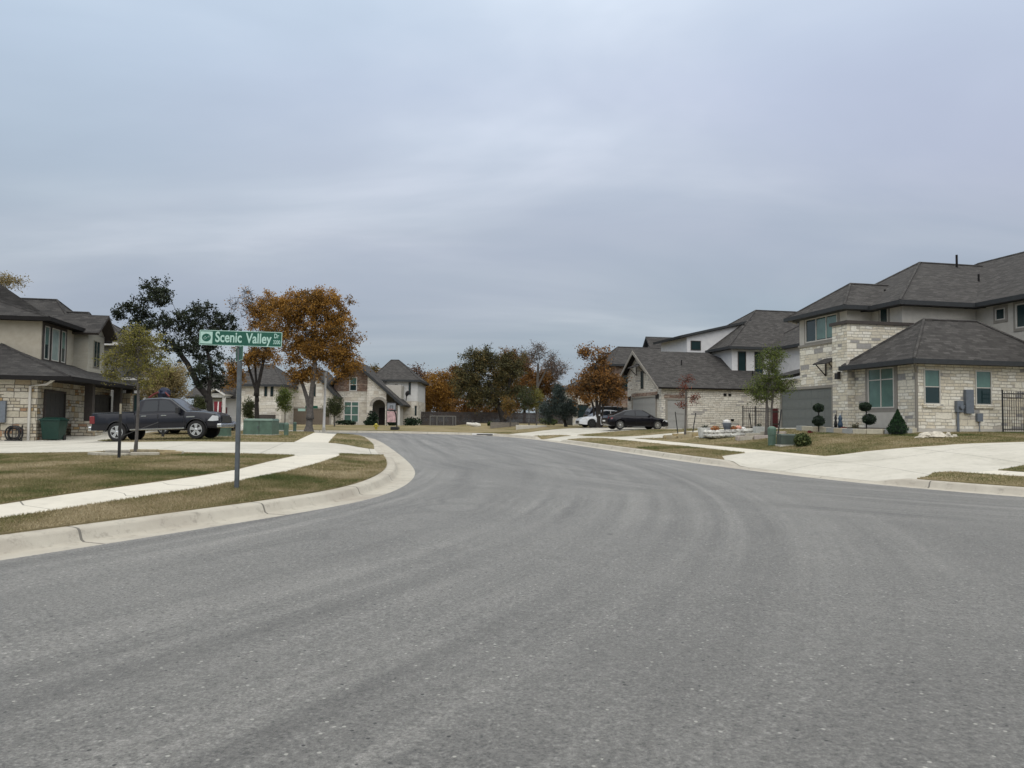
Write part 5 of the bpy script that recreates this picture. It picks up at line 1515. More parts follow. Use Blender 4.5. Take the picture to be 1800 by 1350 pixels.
# orange flowers, pumpkins, white pots on the bed
fl = MB()
def tuft(mb, c, r, n, size, rng, zf=1.0):
    for _ in range(n):
        a = Vector((rng.gauss(0, 1), rng.gauss(0, 1), rng.gauss(0, 1))).normalized() * (rng.random() ** .4)
        p = Vector(c) + Vector((a.x * r[0], a.y * r[1], a.z * r[2]))
        u = Vector((rng.gauss(0, 1), rng.gauss(0, 1), rng.gauss(0, 1))).normalized(); w = u.cross(Vector((rng.gauss(0, 1), rng.gauss(0, 1), rng.gauss(0, 1)))).normalized()
        s_ = size * rng.uniform(.6, 1.3); b0 = len(mb.v)
        mb.v += [tuple(p - u * s_), tuple(p + w * s_ * .6), tuple(p + u * s_), tuple(p - w * s_ * .6)]
        mb.f.append((b0, b0 + 1, b0 + 2, b0 + 3)); mb.m.append(0)
        if mb.uv is None: mb.uv = []
        mb.uv.append((rng.random(), 0))
M_orange_fl = leaf_mat('orange_flowers', [(0, (.10, .09, .03)), (.3, (.38, .13, .03)), (.6, (.52, .20, .05)), (1, (.45, .28, .20))])
M_red_fl = leaf_mat('red_flowers', [(0, (.03, .025, .02)), (.4, (.14, .02, .025)), (1, (.26, .05, .05))])
M_leaf_dk = leaf_mat('dark_hedge', [(0, (.008, .016, .010)), (.6, (.022, .040, .022)), (1, (.05, .075, .04))], .1)
M_leaf_cone = leaf_mat('juniper_green', [(0, (.008, .022, .010)), (.6, (.018, .048, .018)), (1, (.04, .08, .03))], .1)
M_leaf_sh = leaf_mat('shrub_green', [(0, (.02, .03, .012)), (.5, (.06, .085, .03)), (1, (.14, .16, .06))], .2)
M_leaf_gr = leaf_mat('grey_shrub', [(0, (.05, .05, .03)), (.5, (.13, .13, .075)), (1, (.22, .20, .12))], .2)
rng = random.Random(3)
def plant(name, px, py, w, h, m, label, cat='shrub', n=500, size=.05, Y=None, group=None, stem=True, depth=None):
    o = thing(name, px, py, label, cat, group, Y=Y); k = o['_d'] / 1350
    W_, Hh = w * k / 2, h * k; dp = depth or W_
    c = MB(); c.uv = []
    for i in range(5):
        tuft(c, (rng.uniform(-.45, .45) * W_, rng.uniform(-.4, .4) * dp, Hh * rng.uniform(.3, .62)), (W_ * .62, dp * .6, Hh * .4), n // 5, size, rng)
    c.build('foliage', m, o)
    if stem:
        s_ = MB(); 
        for i in range(4): s_.tube([(0, 0, -.03), (rng.uniform(-.4, .4) * W_, rng.uniform(-.3, .3) * dp, Hh * .7)], .012, 4)
        s_.build('stem', M_bark_dark, o)
    done(o); return o
p0 = root.location
def onbed(name, dx, z, label, cat, group=None):
    o = empty(name, (p0[0] + dx * d_, p0[1] + .15, p0[2] + z), label, cat, group); return o
for i, (dx, ww) in enumerate(((-22, 16), (12, 14))):
    o = onbed('flowering_plant', dx, .28, ('orange flowers at the left end of the white rock bed', 'orange flowers beside the white pot on the rock bed')[i], 'plant')
    c = MB(); c.uv = []; tuft(c, (0, 0, .12), (ww * d_ / 2, .25, .13), 260, .035, rng); c.build('flowers', M_orange_fl, o)
    s_ = MB(); s_.tube([(0, 0, -.05), (.02, 0, .15)], .01, 4); s_.build('stem', M_bark, o)
def pumpkin(dx, r, m, label, z=.30):
    o = onbed('pumpkin', dx, z, label, 'pumpkin'); mb = MB(); n = 20; b0 = 0
    for i in range(9):
        ph = math.pi * i / 8
        for k in range(n):
            t = 2 * math.pi * k / n; rr = r * (1 - .10 * abs(math.sin(t * 4)))
            mb.v.append((rr * math.sin(ph) * math.cos(t), rr * math.sin(ph) * math.sin(t), r * .75 + r * .75 * math.cos(ph)))
    for i in range(8):
        for k in range(n): a = i * n + k; a1 = i * n + (k + 1) % n; mb.f.append((a, a + n, a1 + n, a1)); mb.m.append(0)
    mb.build('fruit', m, o, smooth=True)
    s_ = MB(); s_.tube([(0, 0, r * 1.45), (.02, 0, r * 1.75)], [.03, .02], 6); s_.build('stalk', M_bark, o)
M_pk = mat('orange_pumpkin', (.50, .16, .06), .6); M_pp = mat('pink_pumpkin', (.60, .30, .22), .6)
pumpkin(20, .17, M_pp, 'large pink orange pumpkin on the white rock bed'); pumpkin(11, .11, M_pk, 'small orange pumpkin left of the large pink one'); pumpkin(29, .13, M_white, 'flat white pumpkin at the right end of the rock bed')
o = onbed('flower_pot', 0, .30, 'white pot on the rock bed among the pumpkins', 'pot')
mb = MB(); r = 8 * d_; mb.lathe([(r * .55, 0), (r * .9, r * 1.1), (r * 1.0, r * 1.7), (r * .92, r * 1.75)], n=14); mb.build('pot', M_bluegrey, o)
mb = MB(); irregular(mb, (0, 0, r * 1.95), (r * .9, r * .8, r * .55), 4, n=10, m=6); mb.build('white_flowers', M_white, o, smooth=True)
# white square planters
for px, py, w, h, lb in ((1239, 770, 21, 18, 'white square planter left of the rock bed'), (1334, 764, 17, 14, 'white square planter right of the rock bed by the tree')):
    o = thing('planter', px, py, lb, 'planter'); k = o['_d'] / 1350; W_ = w * k / 2; hh = h * k
    mb = MB(); taper(mb, (W_ * .82, W_ * .82), (W_, W_), 0, hh); mb.build('pot', mat('chalk_white', (.55, .56, .53), .8, var=.12), o, bevel=.02)
    mb = MB(); mb.box((-W_ * .88, -W_ * .88, hh - .02), (W_ * .88, W_ * .88, hh + .012)); mb.build('soil', M_black, o)
    c = MB(); c.uv = []; tuft(c, (0, 0, hh + .05), (W_ * .6, W_ * .6, .09), 80, .03, rng); c.build('plant', M_leaf_dk, o); done(o)
# tree rings of edging stones on the right
cx_, cy_ = gp(1206, 768); edging(cx_, cy_ + .2, 1.0, .7, 9, .15, 'edging stones round the red sapling', 'one of the edging stones ringing the red leaved sapling')
cx_, cy_ = gp(1340, 770); edging(cx_, cy_ + .2, .95, .65, 9, .18, 'edging stones round the green young tree', 'one of the pinkish edging stones ringing the green young tree', mats=[mat('pink_edging_stone', (.40, .35, .31), .9, var=.2), M_edge[1], M_edge[0]])
# bed wall in front of the house: cut limestone blocks in a curve
bed = [gp(*p) for p in ((1404, 757), (1440, 760), (1480, 763), (1520, 764.5), (1560, 764.5), (1590, 764), (1606, 762))]
bedr = resample(chaikin(bed, 2), .62)
mb_m = [mat('cut_limestone', (.52, .48, .37), .9, var=.15), mat('grey_limestone', (.34, .35, .34), .9, var=.15), mat('buff_limestone', (.46, .40, .29), .9, var=.15)]
rng = random.Random(8)
for i in range(len(bedr) - 1):
    a = Vector(bedr[i]); c = Vector(bedr[i + 1]); L = (c - a).length
    mb = MB(); mb.box((0, -.12, -.06), (L - .012, .12, .235 + rng.uniform(-.008, .008)))
    o = mb.build('edging_block', mb_m[rng.choice((0, 0, 0, 1, 2))], None, bevel=.012)
    o.location = (a.x, a.y, H(a.x, a.y)); o.rotation_euler = (0, 0, math.atan2(c.y - a.y, c.x - a.x))
    tag(o, 'one of the cut limestone blocks edging the bed in front of the stone house', 'stone', 'limestone blocks edging the front bed')
mb = MB(); P = [(x, y + .05) for x, y in bedr] + [F(22.4, 27.4, 0)[:2], F(22.4, 31.0, 0)[:2], F(22.0, 31.2, 0)[:2], F(22.0, 33, 0)[:2]]
mb.poly([(x, y, H(x, y) + .16) for x, y in P]); tag(mb.build('mulch', MATS['dark_mulch']), kind='structure')
# topiaries
def topiary(px, Y, balls, label, m=M_leaf_dk, ybase=752):
    x = ray(px, 745).x * Y; o = empty('topiary', (x, Y, H(x, Y) + .16), label, 'topiary', 'double ball topiaries'); k = Y / 1350
    zb = o.location.z
    c0 = MB(); zt = 0
    for (dx, py, w, h) in balls:
        z = EYE + ray(px, py).z * Y - zb; c = MB(); c.uv = []
        for _ in range(1): tuft(c, (dx * k, 0, z), (w * k / 2 * .98, w * k / 2 * .95, h * k / 2 * .98), 1300, .034, rng)
        irregular_c = MB(); irregular_c.uv = None
        c.build('ball', m, o); zt = max(zt, z)
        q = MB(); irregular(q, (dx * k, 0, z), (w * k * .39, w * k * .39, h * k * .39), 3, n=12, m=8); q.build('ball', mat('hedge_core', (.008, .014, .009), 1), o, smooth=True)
    c0.tube([(0, 0, -.1), (0, 0, zt)], .025, 6); c0.build('stem', M_bark_dark, o)
topiary(1439, 33.5, ((0, 717, 20, 16), (0, 740, 22, 20)), 'double ball topiary in front of the grey garage door')
topiary(1523, 31.5, ((-2, 715, 22, 17), (5, 737, 25, 20)), 'double ball topiary below the corner of the big twin window')
# clipped cone
Yc = 29.4; x = ray(1578, 745).x * Yc; o = empty('cone_shrub', (x, Yc, H(x, Yc) + .05), 'clipped green cone shrub at the corner of the stone wing', 'shrub'); k = Yc / 1350
c = MB(); c.uv = []
for i in range(2600):
    t = rng.random() ** .8; z = t * 43 * k; r = (18 * float(np.interp(t, [0, .12, .25, .5, .8, 1], [.72, .97, 1, .66, .26, .02]))) * k * (rng.random() ** .3); a = rng.uniform(0, 6.283)
    p = Vector((r * math.cos(a), r * math.sin(a), z)); u = Vector((rng.gauss(0, .5), rng.gauss(0, .5), 1)).normalized(); w = u.cross(Vector((rng.gauss(0, 1), rng.gauss(0, 1), 0))).normalized(); s_ = .035; b0 = len(c.v)
    c.v += [tuple(p - u * s_), tuple(p + w * s_ * .5), tuple(p + u * s_), tuple(p - w * s_ * .5)]; c.f.append((b0, b0 + 1, b0 + 2, b0 + 3)); c.m.append(0); c.uv.append((rng.random(), 0))
c.build('foliage', M_leaf_cone, o)
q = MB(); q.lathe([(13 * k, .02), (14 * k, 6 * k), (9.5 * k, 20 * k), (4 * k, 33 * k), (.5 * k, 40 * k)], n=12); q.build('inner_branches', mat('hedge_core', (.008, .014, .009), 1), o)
# other bed plants
plant('flowering_shrub', 1483, 0, 16, 12, M_red_fl, 'low dark red flowering shrub at the foot of the stone tower', n=500, size=.03, Y=32.4)
plant('shrub', 1502, 0, 16, 20, M_leaf_gr, 'loose grey green shrub right of the stone tower', n=350, size=.03, Y=32)
plant('flowering_shrub', 1425, 0, 14, 6, M_red_fl, 'low red flowers left of the garage topiary', n=250, size=.025, Y=33.2)
plant('shrub', 1541, 0, 16, 9, M_leaf_dk, 'low dark shrub between the topiary and the cone shrub', n=300, size=.03, Y=31)
plant('shrub', 1409, 786, 40, 28, M_leaf_sh, 'bushy green shrub beside the low dark utility box', n=1500, size=.05)
# garden figures by the tower
for px, w, h, m, lb, Yq in ((1469, 6, 24, M_black, 'slim black garden ornament by the garage corner', 34.5), (1477, 9, 24, mat('blue_glaze', (.03, .06, .10), .4), 'dark blue garden ornament at the foot of the stone tower', 33.6)):
    x = ray(px, 745).x * Yq; o = empty('garden_ornament', (x, Yq, H(x, Yq) + .16), lb, 'ornament'); k = Yq / 1350
    mb = MB(); mb.lathe([(w * k * .42, 0), (w * k * .5, h * k * .3), (w * k * .28, h * k * .55), (w * k * .42, h * k * .7), (w * k * .2, h * k * .9), (.01, h * k)], n=10); mb.build('figure', m, o, smooth=True)
    mb = MB(); mb.tube([(w * k * .2, 0, h * k * .5), (w * k * .35, 0, h * k * 1.25)], .012, 5); mb.build('rod', M_black, o)
# pile of pale rocks
rx, ry = gp(1652, 771)
rng = random.Random(21); k = ry / 1350
RK = [(-28, 0, 16, 6), (-17, .1, 20, 9), (-6, .25, 26, 12), (8, .2, 22, 12), (-2, -.15, 22, 8), (16, 0, 8, 5), (25, .15, 9, 10), (31, -.05, 8, 6), (-35, .1, 5, 3), (20, -.2, 9, 4)]
for i, (dx, dy, w, h) in enumerate(RK):
    mb = MB(); irregular(mb, (0, 0, h * k * .45), (w * k * .62, w * k * .5, h * k * .6), i * 3 + 1, n=9, m=6)
    o = mb.build('rock', mat('pale_rock', (.50, .46, .38), .95, var=.3, vscale=6, bump=.9, bscale=14), None)
    o.location = (rx + dx * k, ry + .2 + dy, H(rx + dx * k, ry + .2) - .02)
    tag(o, 'one of the pale limestone rocks piled on the lawn before the meter boxes', 'rock', 'pale rocks piled on the right lawn')
# stakes
for px, py, tx_, ty_, lb in ((1192, 764, 1187, 724, 'leaning black stake left of the red sapling'), (1217, 764, 1223, 726, 'leaning black stake right of the red sapling'), (1323, 764, 1317, 726, 'leaning black stake left of the green young tree'), (1366, 773, 1374, 720, 'leaning black stake right of the green young tree')):
    o = thing('tree_stake', px, py, lb, 'stake', 'tree stakes'); k = o['_d'] / 1350
    mb = MB(); mb.tube([(0, 0, -.05), ((tx_ - px) * k, 0, (py - ty_) * k)], .028, 5); mb.build('post', M_black, o)
    mb = MB(); mb.tube([((tx_ - px) * k, 0, (py - ty_) * k - .1), ((tx_ - px) * k * .4 + (12 if px < 1210 and px < 1200 or px == 1323 else -12) * k, 0, (py - ty_) * k * .9)], .006, 4); mb.build('tie_wire', M_black, o); done(o)
# ------------------------------------------------------------------ far lot
o = thing('log', 832, 0, 'pale cut log lying in the far vacant lot', 'log', Y=84); k = 84 / 1350
mb = MB(); mb.tube([(-12 * k, 0, .35), (6 * k, .2, .22)], [.16, .24], 8); mb.tube([(3 * k, 0, .25), (12 * k, .1, .15)], [.28, .22], 8); mb.build('trunk', mat('bleached_wood', (.60, .58, .52), .9, var=.2), o)
mb = MB(); mb.tube([(-3 * k, 0, .3), (-1 * k, .1, .75)], .05, 5); mb.build('branch_stub', M_bark_grey, o); done(o)
for px0, px1, Y, h, lb in ((862, 912, 72, .62, 'grey stone raised planter in the far lot, the left one'), (907, 961, 66, .45, 'long pale stone raised planter in front of the tied saplings')):
    x0, x1 = ray(px0, 745).x * Y, ray(px1, 745).x * Y; z = H(x0, Y)
    o = empty('stone_planter', (x0, Y, z), lb, 'planter'); L = x1 - x0; mm = M_conc_w if Y < 70 else mat('grey_planter_stone', (.20, .18, .15), .9, var=.3)
    mb = MB(); mb.box((0, 0, -.1), (L, .3, h)); mb.box((0, 2.2, -.1), (L, 2.5, h)); mb.box((0, .3, -.1), (.3, 2.2, h)); mb.box((L - .3, .3, -.1), (L, 2.2, h)); mb.build('border', mm, o, bevel=.02)
    mb = MB(); mb.box((.3, .3, 0), (L - .3, 2.2, h - .08)); mb.build('soil', MATS['garden_soil'], o)
x, y = gp(852, 766, True)
mb = MB(); mb.box((-.95, -.35, 0), (.95, .35, .12)); mb.box((-.6, -.36, .02), (.6, -.34, .09), 1)
o = mb.build('storm_drain_inlet', [M_white, M_black]); o.location = (x, y + .5, float(zroad(x, y)) + .04); tag(o, 'pale concrete storm drain inlet in the far kerb', 'drain inlet')
# bits of litter on the road edge
for px, py, lb in ((881, 766, 'small black object lying against the far kerb'),):
    x, y = gp(px, py, True); mb = MB(); irregular(mb, (0, 0, .06), (.22, .12, .07), 2); o = mb.build('litter', M_black); o.location = (x, y, float(zroad(x, y))); tag(o, lb, 'litter')
# bundle on the ground behind the truck
o = thing('covered_bundle', 287, 0, 'dark blue bundle with red straps standing behind the truck cab', 'bundle', Y=39); k = 39 / 1350
zb = EYE + ray(287, 700).z * 39 - o.location.z
mb = MB(); mb.box((-5 * k, -.25, zb - .1), (5 * k, .25, zb + .05)); mb.box((-.05, -.05, 0), (.05, .05, zb)); mb.build('stand', M_black, o)
mb = MB(); irregular(mb, (0, 0, zb + 8 * k), (10 * k, .4, 11 * k), 12, n=10, m=6); mb.build('tarp', mat('navy_tarp', (.012, .018, .045), .7, var=.3), o)
mb = MB(); mb.tube([(-22 * k, -.3, zb), (-14 * k, -.3, zb + 6 * k), (-4 * k, -.42, zb + 10 * k)], .05, 5); mb.tube([(6 * k, -.3, zb + 10 * k), (14 * k, -.3, zb + 3 * k)], .05, 5); mb.build('straps', mat('red_strap', (.14, .025, .025), .7), o); done(o)
# ------------------------------------------------------------------ vehicles
M_glass_car = mat('tinted_car_glass', (.012, .016, .020), .10, spec=.45)
M_tyre = mat('tyre_rubber', (.012, .012, .012), .85)
M_rim = mat('polished_alloy', (.55, .56, .57), .25, metal=.8)
M_rim_d = mat('black_alloy', (.02, .02, .02), .35)
M_chrome = mat('chrome', (.6, .61, .62), .15, metal=1)
M_lamp = mat('headlamp_lens', (.55, .57, .58), .1, spec=1)
M_tail = mat('tail_lamp_red', (.16, .008, .012), .2, spec=1)
M_under = mat('vehicle_underside', (.012, .012, .012), .9)
def paint(name, c): return mat(name, c, .22, spec=.25, coat=.22, metal=.0)
def loft(mb, secs, mi=0, closed=False):
    n = len(secs[0]); b = len(mb.v)
    for s_ in secs: mb.v += [tuple(p) for p in s_]
    for i in range(len(secs) - 1):
        for k in range(n - 1 + closed):
            a = b + i * n + k; a1 = b + i * n + (k + 1) % n
            mb.f.append((a, a1, a1 + n, a + n)); mb.m.append(mi)
def wheel(root, x, y, r, w, rimm, spokes=5, side=1):
    mb = MB(); rr = r * .66
    mb.lathe([(rr, -w / 2), (r * .93, -w / 2), (r, -w * .32), (r, w * .32), (r * .93, w / 2), (rr, w / 2)], c=(x, y, r), n=28, axis='y')
    t = mb.build('wheel', M_tyre, root)
    yo = y + side * w * .42
    d = MB(); d.lathe([(rr * .98, -.02), (rr * .98, .0), (rr * .9, .005)], c=(x, yo - side * .05, r), n=28, axis='y'); d.build('brake_disc', M_under, t)
    m = MB(); n = 28; b0 = 0
    ri = rr * .90
    for k in range(n):
        a = 2 * math.pi * k / n
        for q, yy in ((rr, yo - side * .02), (rr, yo + side * .03), (ri, yo + side * .03), (ri, yo - side * .02)): m.v.append((x + q * math.cos(a), yy, r + q * math.sin(a)))
    for k in range(n):
        for j in range(4): m.f.append((k * 4 + j, k * 4 + (j + 1) % 4, ((k + 1) % n) * 4 + (j + 1) % 4, ((k + 1) % n) * 4 + j)); m.m.append(0)
    for k in range(spokes):
        a = 2 * math.pi * (k + .25) / spokes; ca, sa = math.cos(a), math.sin(a)
        P = lambda u, v, yy: (x + ca * u - sa * v, yy, r + sa * u + ca * v)
        w0, w1 = ri * .16, ri * .30
        if spokes > 6: w0, w1 = ri * .09, ri * .09
        V = [P(.03, -w0, yo - .01), P(.03, w0, yo - .01), P(ri, w1, yo - .01), P(ri, -w1, yo - .01)]; V2_ = [(p[0], yo + side * .025, p[2]) for p in V]
        m.add(V + V2_, [(0, 1, 2, 3), (4, 7, 6, 5), (0, 4, 5, 1), (1, 5, 6, 2), (2, 6, 7, 3), (3, 7, 4, 0)])
    m.lathe([(ri * .22, -.02), (ri * .22, .03), (ri * .1, .04)], c=(x, yo, r), n=12, axis='y') if side > 0 else m.lathe([(ri * .1, -.04), (ri * .22, -.03), (ri * .22, .02)], c=(x, yo, r), n=12, axis='y')
    m.build('rim', rimm, t)
def vehicle(name, label, cat, loc, rz, sp):
    """sp: profile dictionary; x forward, y left"""
    root = empty(name, loc, label, cat, rz=rz)
    pt = sp['paint']; L = sp['len']; xs0, xs1 = -L / 2, L / 2
    wx = sp['wheels']; R_ = sp['r']; ra = R_ * 1.13
    deck = lambda x: float(np.interp(x, *zip(*sp['deck'])))
    hw = lambda x: float(np.interp(x, *zip(*sp['hw'])))
    sill = lambda x: float(np.interp(x, *zip(*sp['sill'])))
    xs = set(np.linspace(xs0, xs1, 60).tolist()) | set(p[0] for p in sp['deck'])
    for w_ in wx: xs |= set((w_ + ra * math.cos(a)) for a in np.linspace(0, math.pi, 15))
    xs = sorted(x for x in xs if xs0 <= x <= xs1)
    body = MB(); secs = []
    for x in xs:
        s_ = sill(x); za = s_
        for w_ in wx:
            if abs(x - w_) < ra: za = max(s_, R_ + math.sqrt(max(0, ra * ra - (x - w_) ** 2)))
        t = deck(x); h = hw(x); mid = min(t - .12, max(za + .03, sp['belt'] * .62)); lo = min(za + .12, mid - .005)
        half = [(0, t + sp.get('crown', .03)), (h * .5, t + sp.get('crown', .03) * .8), (h * .84, t), (h * .945, t - .035), (h * .985, t - .12 if t - .12 > mid else mid + .002), (h, mid), (h * .985, lo), (h * .955, za), (h * .72, za), (h * .70, s_ + .02), (0, s_ + .02)]
        secs.append([(x, y, z) for y, z in half] + [(x, -y, z) for y, z in half[::-1][1:-1]])
    loft(body, secs, closed=True)
    body.f.append(tuple(range(len(secs[0])))); body.m.append(0)
    nb = len(body.v); body.f.append(tuple(range(nb - len(secs[0]), nb))[::-1]); body.m.append(0)
    bo = body.build('body', pt, root, smooth=True)
    md = bo.modifiers.new('edges', 'EDGE_SPLIT'); md.split_angle = math.radians(38)
    # cabin
    rz_ = lambda x: float(np.interp(x, *zip(*sp['roof']))); hb = sp['cab_hw']; hr = sp['roof_hw']; bl = lambda x: deck(x) - .03
    cx = sorted(set(np.linspace(sp['roof'][0][0], sp['roof'][-1][0], 34).tolist()) | set(p[0] for p in sp['roof']))
    secs = []
    rmax = max(p[1] for p in sp['roof'])
    def sidey(x, z):
        b0 = sp['belt']; f = min(1, max(0, (z - b0) / (rmax - b0))); return hb + (hr - hb) * f
    for x in cx:
        zr_ = rz_(x); b_ = bl(x); zs = max(b_ + .001, zr_ - .05)
        y1 = sidey(x, zs)
        half = [(0, zr_ + .015), (y1 * .6, zr_ + .008), (y1 * .9, zr_ - .012), (y1, zs), (sidey(x, b_), b_ - .02)]
        secs.append([(x, y, z) for y, z in half[::-1]] + [(x, -y, z) for y, z in half[1:]])
    cab = MB(); loft(cab, secs); co = cab.build('cabin', pt, root, smooth=True)
    md = co.modifiers.new('edges', 'EDGE_SPLIT'); md.split_angle = math.radians(40)
    for s_ in (1, -1):
        for poly in sp['windows']:
            g = MB(); P = [(x, s_ * (sidey(x, z) + .008), z) for x, z in poly]; g.poly(P if s_ < 0 else P[::-1]); g.build('side_window', M_glass_car, root)
    for (xa, za), (xb, zb), nm in ((sp['wind'][0], sp['wind'][1], 'windscreen'), (sp['rear'][0], sp['rear'][1], 'rear_window')):
        g = MB(); N_ = 5; off = .02
        rows = []
        for i in range(N_ + 1):
            t = i / N_; x = xa + (xb - xa) * t; z = rz_(x) + .022; y = sidey(x, z) * .84
            rows.append([(x, -y, z - .008), (x, -y * .5, z + .0), (x, 0, z + .006), (x, y * .5, z), (x, y, z - .008)])
        loft(g, rows); g.build(nm, M_glass_car, root, smooth=True)
    for x in wx:
        for s_ in (1, -1): wheel(root, x, s_ * (sp['track']), R_, sp['tw'], sp['rim'], sp.get('spokes', 5), s_)
    return root, hw, deck, sidey
# ---- pickup truck
dark_paint = paint('graphite_paint', (.011, .012, .017))
tr = dict(len=5.72, paint=dark_paint, wheels=(-1.72, 1.85), r=.42, tw=.29, track=.86, rim=M_rim, spokes=5, belt=1.22, crown=.02,
    deck=[(-2.93, 1.29), (-.95, 1.30), (-.94, 1.22), (1.20, 1.24), (1.6, 1.27), (2.2, 1.22), (2.65, 1.13), (2.86, .95)],
    hw=[(-2.93, .95), (-2.6, .995), (-1.0, 1.0), (2.15, 1.0), (2.65, .96), (2.86, .84)],
    sill=[(-2.93, .52), (-2.5, .50), (2.5, .48), (2.93, .42)],
    roof=[(-.93, 1.22), (-.80, 1.80), (-.45, 1.90), (.20, 1.92), (.62, 1.86), (1.42, 1.24)], cab_hw=.93, roof_hw=.80,
    windows=[[(-.66, 1.29), (.10, 1.29), (.10, 1.78), (-.50, 1.78)], [(.16, 1.29), (1.14, 1.27), (.60, 1.74), (.46, 1.79), (.16, 1.79)]],
    wind=((.66, 0), (1.36, 0)), rear=((-.91, 0), (-.82, 0)))
x, y = gp(206, 776); xt = ray(280, 745).x * 33.9
Yt = 34.3; xr = ray(207, 745).x * Yt
RZT = .03
cxt, cyt = xr + 1.72 * math.cos(RZT), Yt + 1.72 * math.sin(RZT)
zt_ = EYE + ray(207, 776).z * Yt
zg = EYE + ray(206, 775).z * 34.3 + 1.72 * math.sin(.042)
T, hw_, dk_, sy_ = vehicle('pickup_truck', 'dark grey crew cab pickup truck parked in front of the tan house', 'pickup truck', (cxt, cyt, zg), RZT, tr)
T.rotation_euler = (0, -.042, RZT); T.scale = (.95, .97, .97); T.location.x += .36
# extras on both sides
for s_ in (-1, 1):
    mb = MB(); mb.add([(2.60, s_ * .97, .98), (2.90, s_ * .86, .94), (2.92, s_ * .82, .70), (2.52, s_ * .995, .78)], [(0, 1, 2, 3) if s_ < 0 else (3, 2, 1, 0)]); 
    mb = MB(); mb.prism([(2.38, s_ * 1.0, .80), (2.60, s_ * .985, .78), (2.83, s_ * .88, .80), (2.83, s_ * .88, 1.0), (2.60, s_ * .975, 1.04)], (0, s_ * .012, 0)); mb.build('headlight', M_lamp, T)
    mb = MB(); mb.box((-2.95, s_ * .93 - .06, .82), (-2.72, s_ * .93 + .075, 1.16)); mb.build('tail_light', M_tail, T, bevel=.02)
    mb = MB(); mb.tube([(-1.1, s_ * 1.04, .50), (1.35, s_ * 1.04, .50)], .045, 6); mb.build('side_step', M_chrome, T)
    mb = MB(); mb.box((1.02, s_ * 1.12 - .13, 1.17), (1.18, s_ * 1.12 + .11, 1.45)); mb.box((1.05, s_ * .95 - .1, 1.2), (1.12, s_ * 1.05 + .04, 1.26)); mb.build('mirror', M_black, T, bevel=.03)
    for xx in (-.62, .28):
        mb = MB(); mb.box((xx, s_ * 1.0 - .01, 1.075), (xx + .24, s_ * 1.0 + .028, 1.115)); mb.build('door_handle', M_chrome, T)
    mb = MB(); mb.box((-2.9, s_ * .93 - .05, 1.29), (-.97, s_ * .93 + .06, 1.325)); mb.build('bed_rail', M_black, T)
    for xx in (-.90, .13, 1.30):
        mb = MB(); mb.box((xx, s_ * 1.0 - .008, .56), (xx + .012, s_ * 1.0 + .004, 1.18)); mb.build('door_seam', M_black, T)
    mb = MB(); mb.box((1.42, s_ * 1.002 - .005, .98), (1.80, s_ * 1.002 + .008, 1.03)); mb.build('fender_badge', M_chrome, T)
    for xc in (-1.72, 1.85):
        mb = MB(); rr = .49; Q = [(xc + rr * math.cos(a), s_ * 1.0, .42 + rr * math.sin(a)) for a in np.linspace(.05, math.pi - .05, 16)]
        mb.tube(Q, .022, 5); mb.build('wheel_arch_lip', M_black, T)
mb = MB(); mb.box((2.80, -.5, .72), (2.90, .5, 1.06)); mb.build('grille', M_rim_d, T, bevel=.03)
mb = MB(); mb.box((2.76, -.92, .46), (2.97, .92, .66)); mb.build('front_bumper', M_chrome, T, bevel=.04)
mb = MB(); mb.box((-3.06, -.92, .50), (-2.9, .92, .70)); mb.build('rear_bumper', M_chrome, T, bevel=.04)
mb = MB(); mb.box((-2.945, -.78, .76), (-2.925, .78, 1.26)); mb.build('tailgate', dark_paint, T, bevel=.02)
mb = MB(); mb.box((-1.5, -.45, .46), (1.6, .45, .56)); mb.tube([(-1.72, -.8, .42), (-1.72, .8, .42)], .06, 6); mb.tube([(1.85, -.8, .42), (1.85, .8, .42)], .05, 6); mb.build('chassis', M_under, T)

